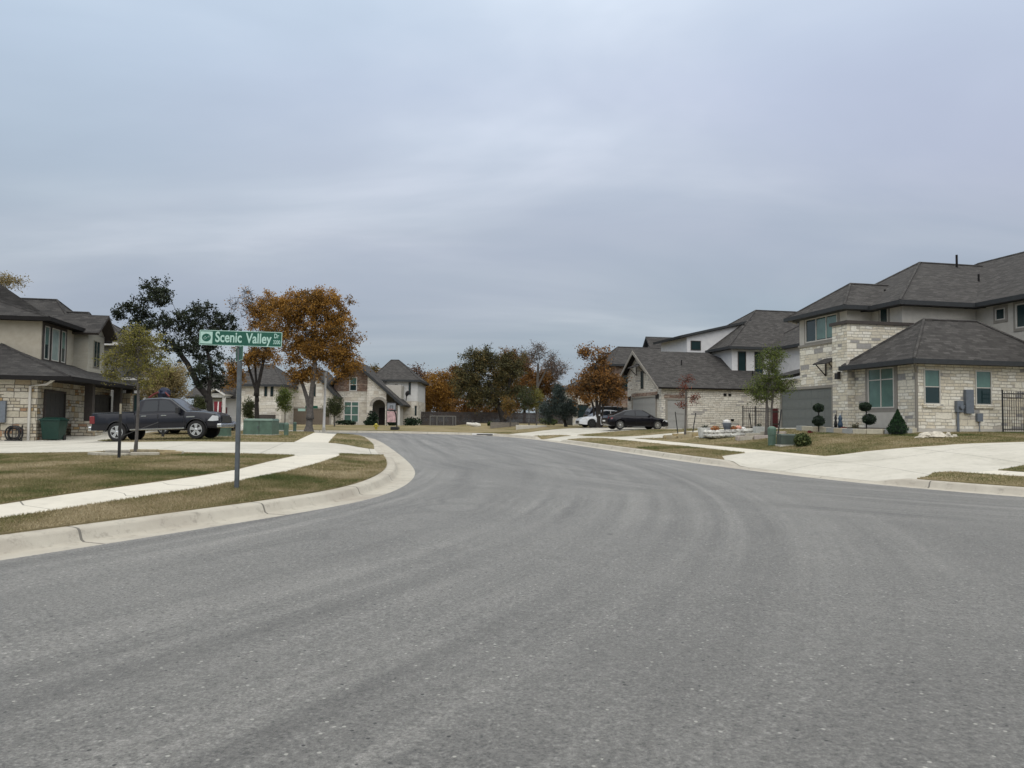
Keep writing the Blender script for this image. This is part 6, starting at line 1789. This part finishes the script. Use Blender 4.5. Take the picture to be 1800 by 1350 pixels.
# ---- saloon cars
def sedan(name, label, loc, rz, pt, rim, spokes, cat='car'):
    sp = dict(len=4.62, paint=pt, wheels=(-1.42, 1.38), r=.325, tw=.22, track=.79, rim=rim, spokes=spokes, belt=.90, crown=.03,
        deck=[(-2.31, .80), (-2.22, .96), (-1.75, 1.02), (-1.2, .97), (0, .92), (.95, .92), (1.5, .86), (2.05, .74), (2.31, .55)],
        hw=[(-2.31, .72), (-2.15, .84), (-1.4, .905), (1.2, .905), (1.9, .86), (2.2, .74), (2.31, .6)],
        sill=[(-2.31, .38), (-2.0, .24), (1.9, .22), (2.31, .28)],
        roof=[(-1.95, .99), (-1.05, 1.34), (-.55, 1.42), (.0, 1.44), (.35, 1.40), (1.22, .93)], cab_hw=.83, roof_hw=.66,
        windows=[[(-1.18, 1.02), (-.30, .98), (-.30, 1.33), (-.62, 1.34), (-.98, 1.24)], [(-.24, .98), (.92, .97), (.40, 1.29), (.1, 1.35), (-.24, 1.34)]],
        wind=((.42, 0), (1.16, 0)), rear=((-1.88, 0), (-1.10, 0)))
    T, hw_, dk_, sy_ = vehicle(name, label, cat, loc, rz, sp)
    for s_ in (-1, 1):
        mb = MB(); mb.prism([(-2.30, s_ * .70, .74), (-2.02, s_ * .88, .72), (-1.95, s_ * .885, .84), (-2.26, s_ * .74, .90)], (0, s_ * .014, .0)); mb.build('tail_light', M_tail, T)
        mb = MB(); mb.prism([(1.78, s_ * .865, .60), (2.16, s_ * .755, .56), (2.20, s_ * .735, .64), (1.86, s_ * .845, .71)], (0, s_ * .012, .012)); mb.build('headlight', M_lamp, T)
        mb = MB(); mb.box((.72, s_ * .93 - .07, .93), (.84, s_ * .93 + .08, 1.05)); mb.build('mirror', pt, T, bevel=.03)
        for xx in (-.62, .42):
            mb = MB(); mb.box((xx - .28, s_ * .905 - .01, .80), (xx - .1, s_ * .905 + .018, .83)); mb.build('door_handle', pt, T)
        for xx in (-1.08, -.25, .85):
            mb = MB(); mb.box((xx, s_ * .902 - .006, .34), (xx + .01, s_ * .902 + .006, .86)); mb.build('door_seam', M_black, T)
    mb = MB(); mb.box((-2.34, -.26, .56), (-2.30, .26, .66)); mb.build('number_plate', M_white, T)
    mb = MB(); mb.box((2.27, -.34, .34), (2.33, .34, .52)); mb.build('grille', M_black, T)
    return T
Ys = 55.3
def put(px, Y): x = ray(px, 745).x * Y; return (x, Y, H(x, Y))
sedan('sedan_car', 'black sedan parked in the driveway of the gabled house on the right', put(1116, Ys), math.atan2(.2, .98), paint('midnight_paint', (.004, .004, .007)), M_rim, 12)
sedan('sedan_car', 'white car nosing out behind the orange tree on the right', put(1062, 63), math.pi + .25, paint('white_car_paint', (.62, .64, .66)), M_rim_d, 8)
suvp = dict(len=4.9, paint=paint('black_suv_paint', (.010, .010, .012)), wheels=(-1.45, 1.45), r=.37, tw=.25, track=.82, rim=M_rim, spokes=6, belt=1.08, crown=.03,
    deck=[(-2.45, 1.0), (-2.35, 1.10), (0, 1.08), (1.05, 1.08), (1.6, 1.05), (2.2, .93), (2.45, .72)], hw=[(-2.45, .84), (-2.2, .95), (1.9, .95), (2.3, .86), (2.45, .7)],
    sill=[(-2.45, .45), (-2.0, .32), (2.0, .30), (2.45, .38)], roof=[(-2.38, 1.10), (-2.1, 1.62), (-1.6, 1.74), (.1, 1.76), (.5, 1.68), (1.25, 1.09)], cab_hw=.88, roof_hw=.74,
    windows=[[(-2.0, 1.17), (-1.25, 1.15), (-1.25, 1.62), (-1.9, 1.58)], [(-1.18, 1.15), (-.2, 1.14), (-.2, 1.64), (-1.18, 1.63)], [(-.13, 1.14), (.98, 1.13), (.45, 1.58), (.2, 1.64), (-.13, 1.64)]],
    wind=((.55, 0), (1.2, 0)), rear=((-2.34, 0), (-2.14, 0)))
def suv_lights(T):
    for s_ in (-1, 1):
        mb = MB(); mb.prism([(1.95, s_ * .93, .78), (2.36, s_ * .80, .74), (2.36, s_ * .80, .86), (2.05, s_ * .91, .92)], (0, s_ * .014, 0)); mb.build('headlight', M_lamp, T)
        mb = MB(); mb.prism([(-2.44, s_ * .86, .8), (-2.2, s_ * .955, .8), (-2.2, s_ * .955, 1.0), (-2.42, s_ * .86, 1.02)], (0, s_ * .014, 0)); mb.build('tail_light', M_tail, T)
        mb = MB(); mb.box((.85, s_ * 1.0 - .07, 1.08), (.98, s_ * 1.0 + .09, 1.25)); mb.build('mirror', M_black, T, bevel=.03)
    mb = MB(); mb.box((2.40, -.4, .55), (2.47, .4, .80)); mb.build('grille', M_chrome, T)
sedan('sedan_car', 'dark car whose nose shows just beyond the front of the pickup', put(343, 43.5), .05, MATS['midnight_paint'], M_rim, 8)
T3, *_ = vehicle('suv_car', 'dark suv behind the tree trunks left of the black sedan', 'suv', put(1078, 66), math.atan2(.2, .98), suvp); suv_lights(T3)
# ------------------------------------------------------------------ trees
def tree(name, label, base, h, crowns, leafm, barkm, seed, nclump=60, leaves=120, leaf=.12, trunk=None, tr=.2, cat='tree', twig=True, spread=.55, group=None, stems=None, bare=(), twr=.012):
    """base world point; crowns: (x, y, z, rx, ry, rz, weight) relative to base; trunk: list of (x, y, z) relative"""
    rng = np.random.default_rng(seed)
    root = empty(name, base, label, cat, group)
    tm = MB()
    nodes = []      # position, radius
    lines = stems or [(trunk or [(0, 0, 0), (0, 0, h * .35)], tr)]
    for pts, r0 in lines:
        P = resample_keep3(pts, .35); n = len(P)
        rad = [r0 * (1.35 if i == 0 else 1) * (1 - .45 * i / n) for i in range(n)]
        tm.tube([(P[0][0], P[0][1], P[0][2] - .3)] + P, [rad[0] * 1.15] + rad, 8)
        for i in range(n // 3, n): nodes.append((np.array(P[i]), rad[i]))
    cl = []
    W_ = np.array([c[6] for c in crowns], float); W_ /= W_.sum()
    for ci, c in enumerate(crowns):
        for _ in range(int(round(nclump * W_[ci]))):
            d = rng.normal(size=3); d /= np.linalg.norm(d); r = rng.random() ** .42
            cl.append((np.array(c[:3]) + d * r * np.array(c[3:6]), ci))
    top = nodes[-1][0]
    cl.sort(key=lambda q: np.linalg.norm(q[0] - top))
    verts = []; uvs = []
    for p, ci in cl:
        pos = np.array([n_[0] for n_ in nodes]); d = np.linalg.norm(pos - p, axis=1) + .55 * np.maximum(0, pos[:, 2] - p[2])
        j = int(d.argmin()); q, r = nodes[j]
        L = np.linalg.norm(p - q); k = max(2, int(L / .5)); prev = q; P = [tuple(q)]; r1 = max(.018, min(r * .72, .035 + .016 * L)); rad = [r1]
        for i in range(1, k + 1):
            t = i / k; m = q + (p - q) * t; m = m + rng.normal(size=3) * .07 * L * (1 - t) * .6; m[2] += .12 * L * math.sin(math.pi * t)
            P.append(tuple(m)); rad.append(max(.010, r1 * (1 - .62 * t)))
            nodes.append((m, rad[-1]))
        tm.tube(P, rad, 5 if r1 > .05 else 4, cap=False)
        cs = spread * (.8 + .5 * rng.random())
        nt_ = 5 if twig else 2
        ends = []
        for _ in range(nt_):
            dd = rng.normal(size=3); dd[2] += .25; dd /= np.linalg.norm(dd); e = p + dd * cs * rng.uniform(.8, 1.35); ends.append(e)
            tm.tube([tuple(p), tuple(p + (e - p) * .5 + rng.normal(size=3) * .05 * cs), tuple(e)], [twr, twr * .7, twr * .4], 3, cap=False)
        nl = leaves
        if ci in bare: nl = int(leaves * .06)
        if nl > 0:
            t = rng.random((nl, 1)) ** .6; e = np.array(ends)[rng.integers(0, nt_, nl)]
            C = p + (e - p) * t + rng.normal(size=(nl, 3)) * cs * np.array([.30, .30, .22])
            u = rng.normal(size=(nl, 3)); u /= np.linalg.norm(u, axis=1)[:, None]; w = np.cross(u, rng.normal(size=(nl, 3))); w /= np.linalg.norm(w, axis=1)[:, None]
            s_ = leaf * rng.uniform(.55, 1.25, (nl, 1))
            verts.append(np.stack([C - u * s_ * .5, C + w * s_ * .32, C + u * s_ * .5, C - w * s_ * .32], 1).reshape(-1, 3))
            tone = np.clip(rng.normal(rng.uniform(.25, .75), .16, nl), 0, 1); uvs.append(np.repeat(tone, 4))
    tm.build('trunk', barkm, root, smooth=True)
    if verts:
        V = np.concatenate(verts); n = len(V) // 4
        me = bpy.data.meshes.new('crown'); me.vertices.add(len(V)); me.vertices.foreach_set('co', V.astype(np.float32).ravel())
        me.loops.add(len(V)); me.loops.foreach_set('vertex_index', np.arange(len(V), dtype=np.int32))
        me.polygons.add(n); me.polygons.foreach_set('loop_start', np.arange(0, len(V), 4, dtype=np.int32)); me.polygons.foreach_set('loop_total', np.full(n, 4, dtype=np.int32))
        ul = me.uv_layers.new(name='UVMap'); U = np.zeros((len(V), 2), np.float32); U[:, 0] = np.concatenate(uvs); ul.data.foreach_set('uv', U.ravel())
        me.materials.append(leafm); me.update(); me.validate()
        o = bpy.data.objects.new('crown', me); COL.objects.link(o); o.parent = root
    return root
def resample_keep3(P, step):
    out = []
    for a, b in zip(P[:-1], P[1:]):
        a = np.array(a, float); b = np.array(b, float); n = max(1, int(np.linalg.norm(b - a) / step))
        for i in range(n): out.append(tuple(a + (b - a) * i / n))
    out.append(tuple(P[-1])); return out
def PX(px, Y, py_base=None):
    """returns base point and a converter from photograph pixels to crown coordinates at this distance"""
    x = ray(px, 745).x * Y; z = H(x, Y); k = Y / 1350
    def c(cx, cy, w, h, wt=1.0, dy=0.0, dep=None):
        v = ray(cx, cy); return (v.x * Y - x, dy, EYE + v.z * Y - z, w * k / 2, (dep if dep is not None else min(w, 1.2 * h) * k / 2), h * k / 2, wt)
    def p(cx, cy, dy=0.0):
        v = ray(cx, cy); return (v.x * Y - x, dy, EYE + v.z * Y - z)
    return (x, Y, z), c, p
L_or = leaf_mat('orange_oak_leaves', [(0, (.07, .055, .024)), (.3, (.19, .105, .028)), (.6, (.32, .165, .035)), (1, (.46, .26, .06))], .3)
L_or2 = leaf_mat('rust_leaves', [(0, (.06, .045, .024)), (.35, (.14, .08, .032)), (.7, (.25, .12, .035)), (1, (.36, .19, .05))], .3)
L_mix = leaf_mat('turning_leaves', [(0, (.05, .05, .02)), (.35, (.13, .10, .03)), (.7, (.26, .14, .035)), (1, (.34, .20, .05))], .3)
L_dk = leaf_mat('live_oak_leaves', [(0, (.014, .019, .013)), (.5, (.032, .042, .026)), (1, (.065, .078, .048))], .1)
L_ol = leaf_mat('olive_oak_leaves', [(0, (.035, .036, .018)), (.5, (.085, .080, .036)), (.8, (.14, .115, .045)), (1, (.22, .14, .05))], .15)
L_yg = leaf_mat('yellow_green_leaves', [(0, (.09, .09, .025)), (.5, (.20, .19, .05)), (1, (.36, .31, .10))], .35)
L_yt = leaf_mat('straw_leaves', [(0, (.16, .12, .05)), (.5, (.30, .24, .11)), (1, (.44, .36, .19))], .35)
L_g = leaf_mat('fresh_green_leaves', [(0, (.045, .065, .018)), (.5, (.115, .15, .04)), (1, (.22, .25, .07))], .35)
L_gd = leaf_mat('dull_green_leaves', [(0, (.025, .032, .014)), (.5, (.06, .072, .03)), (1, (.11, .12, .05))], .25)
L_gr = leaf_mat('blue_green_needles', [(0, (.022, .032, .028)), (.5, (.045, .062, .055)), (1, (.085, .105, .09))], .1)
L_red = leaf_mat('red_maple_leaves', [(0, (.05, .02, .015)), (.5, (.16, .045, .03)), (1, (.28, .12, .08))], .3)
L_tw = leaf_mat('brown_bud_leaves', [(0, (.07, .05, .04)), (.6, (.16, .10, .07)), (1, (.24, .14, .08))], .2)

# big orange tree
b_, c, p = PX(543, 58)
tree('oak_tree', 'biggest orange autumn tree with a forked grey trunk beside the white pole', b_, 11,
     [c(545, 540, 150, 66, 3.2), c(590, 585, 84, 76, 2.0), c(560, 622, 130, 46, 2.0), c(500, 560, 76, 74, 1.1), c(604, 645, 56, 44, 1.0), c(530, 655, 76, 30, .7), c(530, 590, 100, 66, 1.2)],
     L_or, M_bark_grey, 11, nclump=330, leaves=150, leaf=.145, tr=.40, spread=.50,
     stems=[([(0, 0, 0), p(545, 728)[:1] + (0,) + p(545, 728)[2:]], .30), ([p(545, 730), p(538, 700, .3), p(527, 668, .4)], .19), ([p(545, 730), p(549, 690, -.2), p(556, 640, -.3), p(540, 590, 0)], .21)], twr=.016)
# smaller orange tree with bare upper left
b_, c, p = PX(452, 66)
tree('oak_tree', 'smaller orange tree with a dark trunk and bare top, left of the biggest', b_, 11,
     [c(432, 535, 56, 56, 1.5), c(466, 545, 62, 60, 1.6), c(455, 625, 92, 40, 1.6), c(410, 660, 34, 60, .8), c(470, 580, 70, 50, 1.0)],
     L_or, M_bark_dark, 12, nclump=170, leaves=125, leaf=.145, bare=(0,), spread=.52,
     stems=[([(0, 0, 0), p(451, 690)], .24), ([p(451, 690), p(438, 655, .3), p(428, 620, .3)], .13), ([p(451, 690), p(462, 650, -.3), p(470, 600, 0)], .17), ([p(452, 700), p(449, 650), p(446, 600)], .12)], twr=.018)
# dark live oak
b_, c, p = PX(371, 56)
tree('live_oak_tree', 'tall dark evergreen oak with a leaning trunk behind the pickup truck', b_, 11,
     [c(272, 518, 66, 50, 1.5), c(232, 552, 80, 40, 1.2), c(290, 572, 104, 60, 2.0), c(352, 562, 90, 52, 1.8), c(395, 575, 50, 50, .8), c(335, 612, 120, 60, 2.0), c(372, 652, 88, 64, 1.8), c(240, 592, 56, 40, .6)],
     L_dk, M_bark_dark, 13, nclump=300, leaves=62, leaf=.17, spread=.36,
     stems=[([(0, 0, 0), p(368, 700), p(350, 680), p(330, 640), p(300, 600)], .27), ([p(366, 700), p(372, 650), p(360, 600)], .17)], twr=.02)
# yellow weeping tree behind the truck
b_, c, p = PX(292, 47)
tree('weeping_tree', 'straw yellow drooping tree behind the pickup cab', b_, 5,
     [c(292, 668, 70, 44, 2), c(285, 690, 76, 40, 1.6)], L_yt, M_bark_grey, 14, nclump=90, leaves=190, leaf=.10, spread=.45, tr=.12, trunk=[(0, 0, 0), p(290, 690)])
# young tree on the left lawn
x0, y0 = gp(240, 797); b_, c, p = PX(240, y0)
tree('young_tree', 'young yellow green tree with thin grey trunk on the left lawn', b_, 4.2,
     [c(240, 610, 64, 62, 1.6), c(212, 634, 70, 34, 1.3), c(265, 645, 80, 34, 1.2), c(234, 592, 44, 34, .8), c(205, 662, 50, 22, .45), c(270, 612, 44, 36, .6), c(262, 672, 60, 18, .3)],
     L_yg, M_bark_grey, 15, nclump=135, leaves=62, leaf=.055, spread=.22, tr=.05, trunk=[(0, 0, 0), p(243, 720), p(243, 640), p(241, 590)], twr=.005)
# tree peeking above the tan house
b_, c, p = PX(-10, 62)
tree('yellow_tree', 'yellow leaved branches showing above the roof of the tan house', b_, 12,
     [c(8, 497, 56, 22, 1), c(-40, 510, 90, 60, 2)], L_yt, M_bark, 16, nclump=60, leaves=70, leaf=.14, spread=.5, tr=.25, trunk=[(0, 0, 0), p(-20, 560)])
# small trees by the far houses
for i, (px, Y, cr, m, lb) in enumerate(((501, 72, [(500, 700, 28, 44, 1)], L_g, 'round green small tree between the trunks of the two orange trees'),
        (588, 76, [(588, 716, 34, 38, 1)], L_gd, 'round green small tree just right of the white pole'),
        (437, 74, [(437, 720, 14, 34, 1)], L_gd, 'narrow young green tree right of the sign post'),
        (345, 70, [(350, 715, 26, 40, 1)], L_gd, 'dark green shrub like tree by the white porch'))):
    b_, c, p = PX(px, Y)
    tree('small_tree', lb, b_, 4, [c(*q) for q in cr], m, M_bark_grey, 20 + i, nclump=36, leaves=120, leaf=.12, spread=.4, tr=.06, trunk=[(0, 0, 0), p(px, 720)], twr=.008)
# far belt of trees
b_, c, p = PX(884, 98)
tree('oak_tree', 'broad olive green oak with heavy leaning limbs behind the far lot', b_, 12,
     [c(845, 632, 60, 44, 1.3), c(870, 650, 90, 60, 2.0), c(820, 680, 66, 70, 1.6), c(858, 700, 90, 50, 1.6), c(905, 660, 56, 80, 1.2), c(830, 655, 56, 50, 1.0)],
     L_ol, M_bark_dark, 31, nclump=240, leaves=120, leaf=.21, spread=.75,
     stems=[([(0, 0, 0), p(884, 735), p(872, 700), p(858, 670)], .42), ([p(876, 715), p(850, 690), p(832, 680)], .24), ([p(886, 735), p(892, 690), p(900, 650)], .26)], twr=.025)
b_, c, p = PX(768, 112)
tree('orange_tree', 'golden orange tree right of the arched porch house', b_, 9, [c(768, 682, 68, 54, 2), c(752, 715, 56, 44, 1), c(785, 720, 40, 44, 1)], L_or, M_bark_dark, 32, nclump=110, leaves=130, leaf=.24, spread=.85, tr=.25, trunk=[(0, 0, 0), p(768, 710)], twr=.022)
b_, c, p = PX(922, 112)
tree('orange_tree', 'rust orange tree right of the broad olive oak', b_, 10, [c(905, 640, 60, 44, 1.2), c(945, 680, 80, 70, 2), c(925, 700, 100, 50, 1.3)], L_or2, M_bark_dark, 33, nclump=140, leaves=190, leaf=.24, spread=.85, tr=.25, trunk=[(0, 0, 0), p(922, 700)], twr=.022)
b_, c, p = PX(945, 104)
tree('bare_tree', 'tall nearly bare tree rising above the orange trees at the centre', b_, 13, [c(938, 622, 50, 40, 1.4), c(968, 640, 50, 44, 1.4), c(985, 655, 34, 30, .8)], L_tw, M_bark_grey, 34, nclump=90, leaves=36, leaf=.16, spread=.8, tr=.26,
     stems=[([(0, 0, 0), p(944, 720), p(945, 670), p(946, 640)], .26), ([p(945, 680), p(958, 655), p(968, 640)], .14)], twr=.03)
b_, c, p = PX(835, 108)
tree('orange_tree', 'low rust coloured tree under the broad olive oak', b_, 5, [c(830, 722, 90, 34, 1), c(880, 726, 60, 30, .5)], L_or2, M_bark_dark, 35, nclump=60, leaves=180, leaf=.22, spread=.8, tr=.15, trunk=[(0, 0, 0), p(835, 735)], twr=.02)
b_, c, p = PX(1050, 62)
tree('orange_tree', 'orange brown tree with a cluster of dark stems before the third house', b_, 9,
     [c(1045, 625, 52, 34, .7), c(1048, 668, 96, 50, 2.2), c(1030, 692, 70, 36, 1.1), c(1078, 690, 46, 44, 1.0)], L_or2, M_bark_dark, 36, nclump=140, leaves=75, leaf=.17, spread=.5,
     stems=[([(0, 0, 0), p(1050, 720), p(1047, 670)], .15), ([(.15, 0, 0), p(1054, 715), p(1060, 670)], .12), ([(-.15, .1, 0), p(1043, 715), p(1032, 680)], .11), ([(.3, .2, 0), p(1060, 715), p(1075, 685)], .10), ([(0, .2, 0), p(1048, 700), p(1046, 640)], .10)], twr=.014)
b_, c, p = PX(995, 66)
tree('cedar_tree', 'grey green cedar left of the white car', b_, 6, [c(983, 690, 34, 36, 1), c(982, 715, 66, 34, 2), c(1002, 722, 44, 30, 1), c(965, 725, 30, 26, .6)], L_gr, M_bark_dark, 37, nclump=120, leaves=180, leaf=.10, spread=.36, trunk=[(0, 0, 0), p(990, 730), p(984, 690)], tr=.12, twr=.008)
for i, (px, Y, q, m, lb) in enumerate(((897, 72, (897, 713, 28, 34, 1), L_mix, 'thin sapling with turning leaves left of the pair of tied saplings'), (930, 70, (926, 700, 26, 44, 1), L_gd, 'left one of the two close tied saplings in the far lot'), (943, 71, (944, 706, 26, 40, 1), L_yg, 'right one of the two close tied saplings in the far lot'))):
    b_, c, p = PX(px, Y)
    tree('sapling', lb, b_, 4, [c(*q)], m, M_bark_grey, 40 + i, nclump=30, leaves=80, leaf=.11, spread=.4, tr=.05, trunk=[(0, 0, 0), p(px, 725), p(q[0], 700)], twr=.008, group='saplings in the far lot')
# distant wood behind everything
for i, (px, Y, q, m, lb) in enumerate(((790, 128, [(790, 690, 50, 60, 1), (800, 660, 24, 20, .3)], L_or2, 'brown tree behind, between the golden tree and olive oak'), (740, 130, [(732, 670, 40, 40, 1), (742, 700, 50, 50, 1)], L_tw, 'thin brown treetop above the roof of the arched porch house'),
        (990, 120, [(985, 715, 60, 50, 1), (1010, 720, 60, 40, 1)], L_or, 'orange tree behind the grey green cedar'), (640, 125, [(610, 690, 90, 40, 1), (650, 660, 30, 20, .3)], L_mix, 'tree behind the brown brick gable'), (860, 126, [(850, 690, 110, 60, 1), (895, 660, 70, 60, .8)], L_mix, 'brown green tree directly behind the broad olive oak'))):
    b_, c, p = PX(px, Y)
    tree('background_tree', lb, b_, 8, [c(*k_) for k_ in q], m, M_bark_dark, 50 + i, nclump=70, leaves=150, leaf=.28, spread=1.0, tr=.2, trunk=[(0, 0, 0), p(px, 710)], twr=.03, group='background trees')
# right garden trees
x0, y0 = gp(1204, 766); b_, c, p = PX(1204, y0)
tree('sapling', 'red leaved sapling ringed by stones between two stakes', b_, 4, [c(1206, 672, 24, 24, .8), c(1196, 712, 26, 14, .5), c(1220, 705, 28, 22, .8), c(1205, 690, 20, 30, .5)], L_red, M_bark_grey, 61, nclump=34, leaves=26, leaf=.075, spread=.22, tr=.05, trunk=[(0, 0, 0), p(1206, 700), p(1205, 670)], twr=.006)
x0, y0 = gp(1345, 768); b_, c, p = PX(1347, y0)
tree('young_tree', 'green young tree with twin grey stems before the grey garage', b_, 5, [c(1356, 640, 44, 48, 2), c(1350, 672, 56, 40, 2), c(1330, 684, 36, 22, .7), c(1378, 680, 34, 24, .7), c(1344, 700, 50, 24, .8), c(1362, 620, 26, 16, .4)], L_g, M_bark_grey, 62, nclump=120, leaves=80, leaf=.065, spread=.27,
     stems=[([(0, 0, 0), p(1348, 710), p(1352, 650)], .075), ([(.25, .1, 0), p(1356, 720), p(1362, 670)], .06)], twr=.007)
# hedge and shrubs of the arch house
for i, (px, w, h, Y, lb) in enumerate(((612, 50, 9, 92, 'low dark hedge below the large window of the arched porch house'), (648, 34, 10, 92, 'dark hedge left of the arched porch'), (655, 22, 28, 92.5, 'tall dark shrub left of the arch'), (690, 22, 12, 91, 'dark shrub right of the arched porch'), (724, 36, 16, 93, 'loose grey shrub by the white side wall of the arched porch house'))):
    plant('shrub', px, 0, w, h, M_leaf_dk, lb, n=700, size=.13, Y=Y, depth=.7)
for i, (px, w, h, Y, lb) in enumerate(((862, 18, 12, 80, 'grassy green clump in the far lot'), (965, 40, 14, 78, 'low green shrub left of the grey green cedar'), (1022, 14, 9, 74, 'small green shrub left of the white car'), (437, 12, 12, 80, 'low shrub behind the sign post'))):
    plant('shrub', px, 0, w, h, M_leaf_sh, lb, n=500, size=.1, Y=Y, depth=.6)
# ------------------------------------------------------------------ grass blades on the near lawns (uncountable: one object)
def grass():
    rng = np.random.default_rng(77)
    def cand(n, x0, x1, y0, y1): return np.c_[rng.uniform(x0, x1, n), rng.uniform(y0, y1, n)]
    P = np.concatenate([cand(950000, -18, 1.5, 6.0, 16.5), cand(420000, -22, 3, 16.5, 27), cand(330000, 5, 30, 15.5, 33), cand(130000, -20, 3, 27, 60), cand(130000, 3, 30, 33, 60)])
    # keep what the camera could see (with a margin)
    a = np.abs(P[:, 0]) / P[:, 1]
    P = P[a < 1.05]
    d, side = nearest_fast(P)
    P = P[d > KW + .015]
    for k in conc:
        for poly in conc[k]: P = P[~inside(P, poly)]
    w, b = wb(P[:, 0], P[:, 1])
    P = P[~(((w > 21.2) & (b > 26.6)) | ((w < -13.5) & (b > 38)))]
    n = len(P); print('blades', n)
    z = Zfast(P)
    s = np.sqrt(np.clip(P[:, 1] / 11.0, .8, 3.2))
    h = rng.uniform(.018, .042, n) * s ** .6; wd = rng.uniform(.0035, .006, n) * s
    th = rng.uniform(0, 2 * np.pi, n); lean = rng.normal(0, .022, (n, 2)) * s[:, None] ** .6
    dx, dy = np.cos(th) * wd, np.sin(th) * wd
    V = np.zeros((n, 3, 3))
    V[:, 0] = np.c_[P[:, 0] - dx, P[:, 1] - dy, z]; V[:, 1] = np.c_[P[:, 0] + dx, P[:, 1] + dy, z]
    V[:, 2] = np.c_[P[:, 0] + lean[:, 0], P[:, 1] + lean[:, 1], z + h]
    # colour: patches of brown and green
    pn = noise2(P * .55, 1) * .40 + noise2(P * 1.9 + 7, 2) * .28 + noise2(P * np.array([.18, .7]), 5) * .32
    t = np.clip(.5 + (pn - .5) * 1.9 + rng.normal(0, .16, n), 0, 1)
    V = V.reshape(-1, 3)
    me = bpy.data.meshes.new('grass'); me.vertices.add(len(V)); me.vertices.foreach_set('co', V.astype(np.float32).ravel())
    me.loops.add(len(V)); me.loops.foreach_set('vertex_index', np.arange(len(V), dtype=np.int32))
    me.polygons.add(n); me.polygons.foreach_set('loop_start', np.arange(0, len(V), 3, dtype=np.int32)); me.polygons.foreach_set('loop_total', np.full(n, 3, dtype=np.int32))
    ul = me.uv_layers.new(name='UVMap'); U = np.zeros((len(V), 2), np.float32); U[:, 0] = np.repeat(t, 3); ul.data.foreach_set('uv', U.ravel())
    m = leaf_mat('grass_blades', [(0, (.068, .095, .03)), (.30, (.14, .148, .056)), (.52, (.235, .20, .098)), (.8, (.33, .27, .16)), (1, (.44, .37, .24))], .2)
    me.materials.append(m); me.update()
    o = bpy.data.objects.new('grass', me); COL.objects.link(o); o['kind'] = 'stuff'; o['label'] = 'short dormant brown and green lawn grass'; o['category'] = 'grass'
def noise2(P, seed):
    rng = np.random.default_rng(seed); G = rng.random((256, 256))
    i = np.floor(P).astype(int); f = P - i; f = f * f * (3 - 2 * f); x, y = i[:, 0] % 255, i[:, 1] % 255
    return (G[x, y] * (1 - f[:, 0]) + G[x + 1, y] * f[:, 0]) * (1 - f[:, 1]) + (G[x, y + 1] * (1 - f[:, 0]) + G[x + 1, y + 1] * f[:, 0]) * f[:, 1]
GS = .25
gxs = np.arange(-30, 36, GS); gys = np.arange(4, 64, GS)
GX, GY = np.meshgrid(gxs, gys, indexing='ij')
_d, _s = nearest(GX.ravel(), GY.ravel()); DG = _d.reshape(GX.shape)
ZG = Zlot(GX, GY) + .022
def bil(A, P):
    u = (P[:, 0] + 30) / GS; v = (P[:, 1] - 4) / GS
    i = np.clip(u.astype(int), 0, A.shape[0] - 2); j = np.clip(v.astype(int), 0, A.shape[1] - 2); fu, fv = u - i, v - j
    return (A[i, j] * (1 - fu) + A[i + 1, j] * fu) * (1 - fv) + (A[i, j + 1] * (1 - fu) + A[i + 1, j + 1] * fu) * fv
def nearest_fast(P): return bil(DG, P), None
def Zfast(P): return bil(ZG, P)
grass()
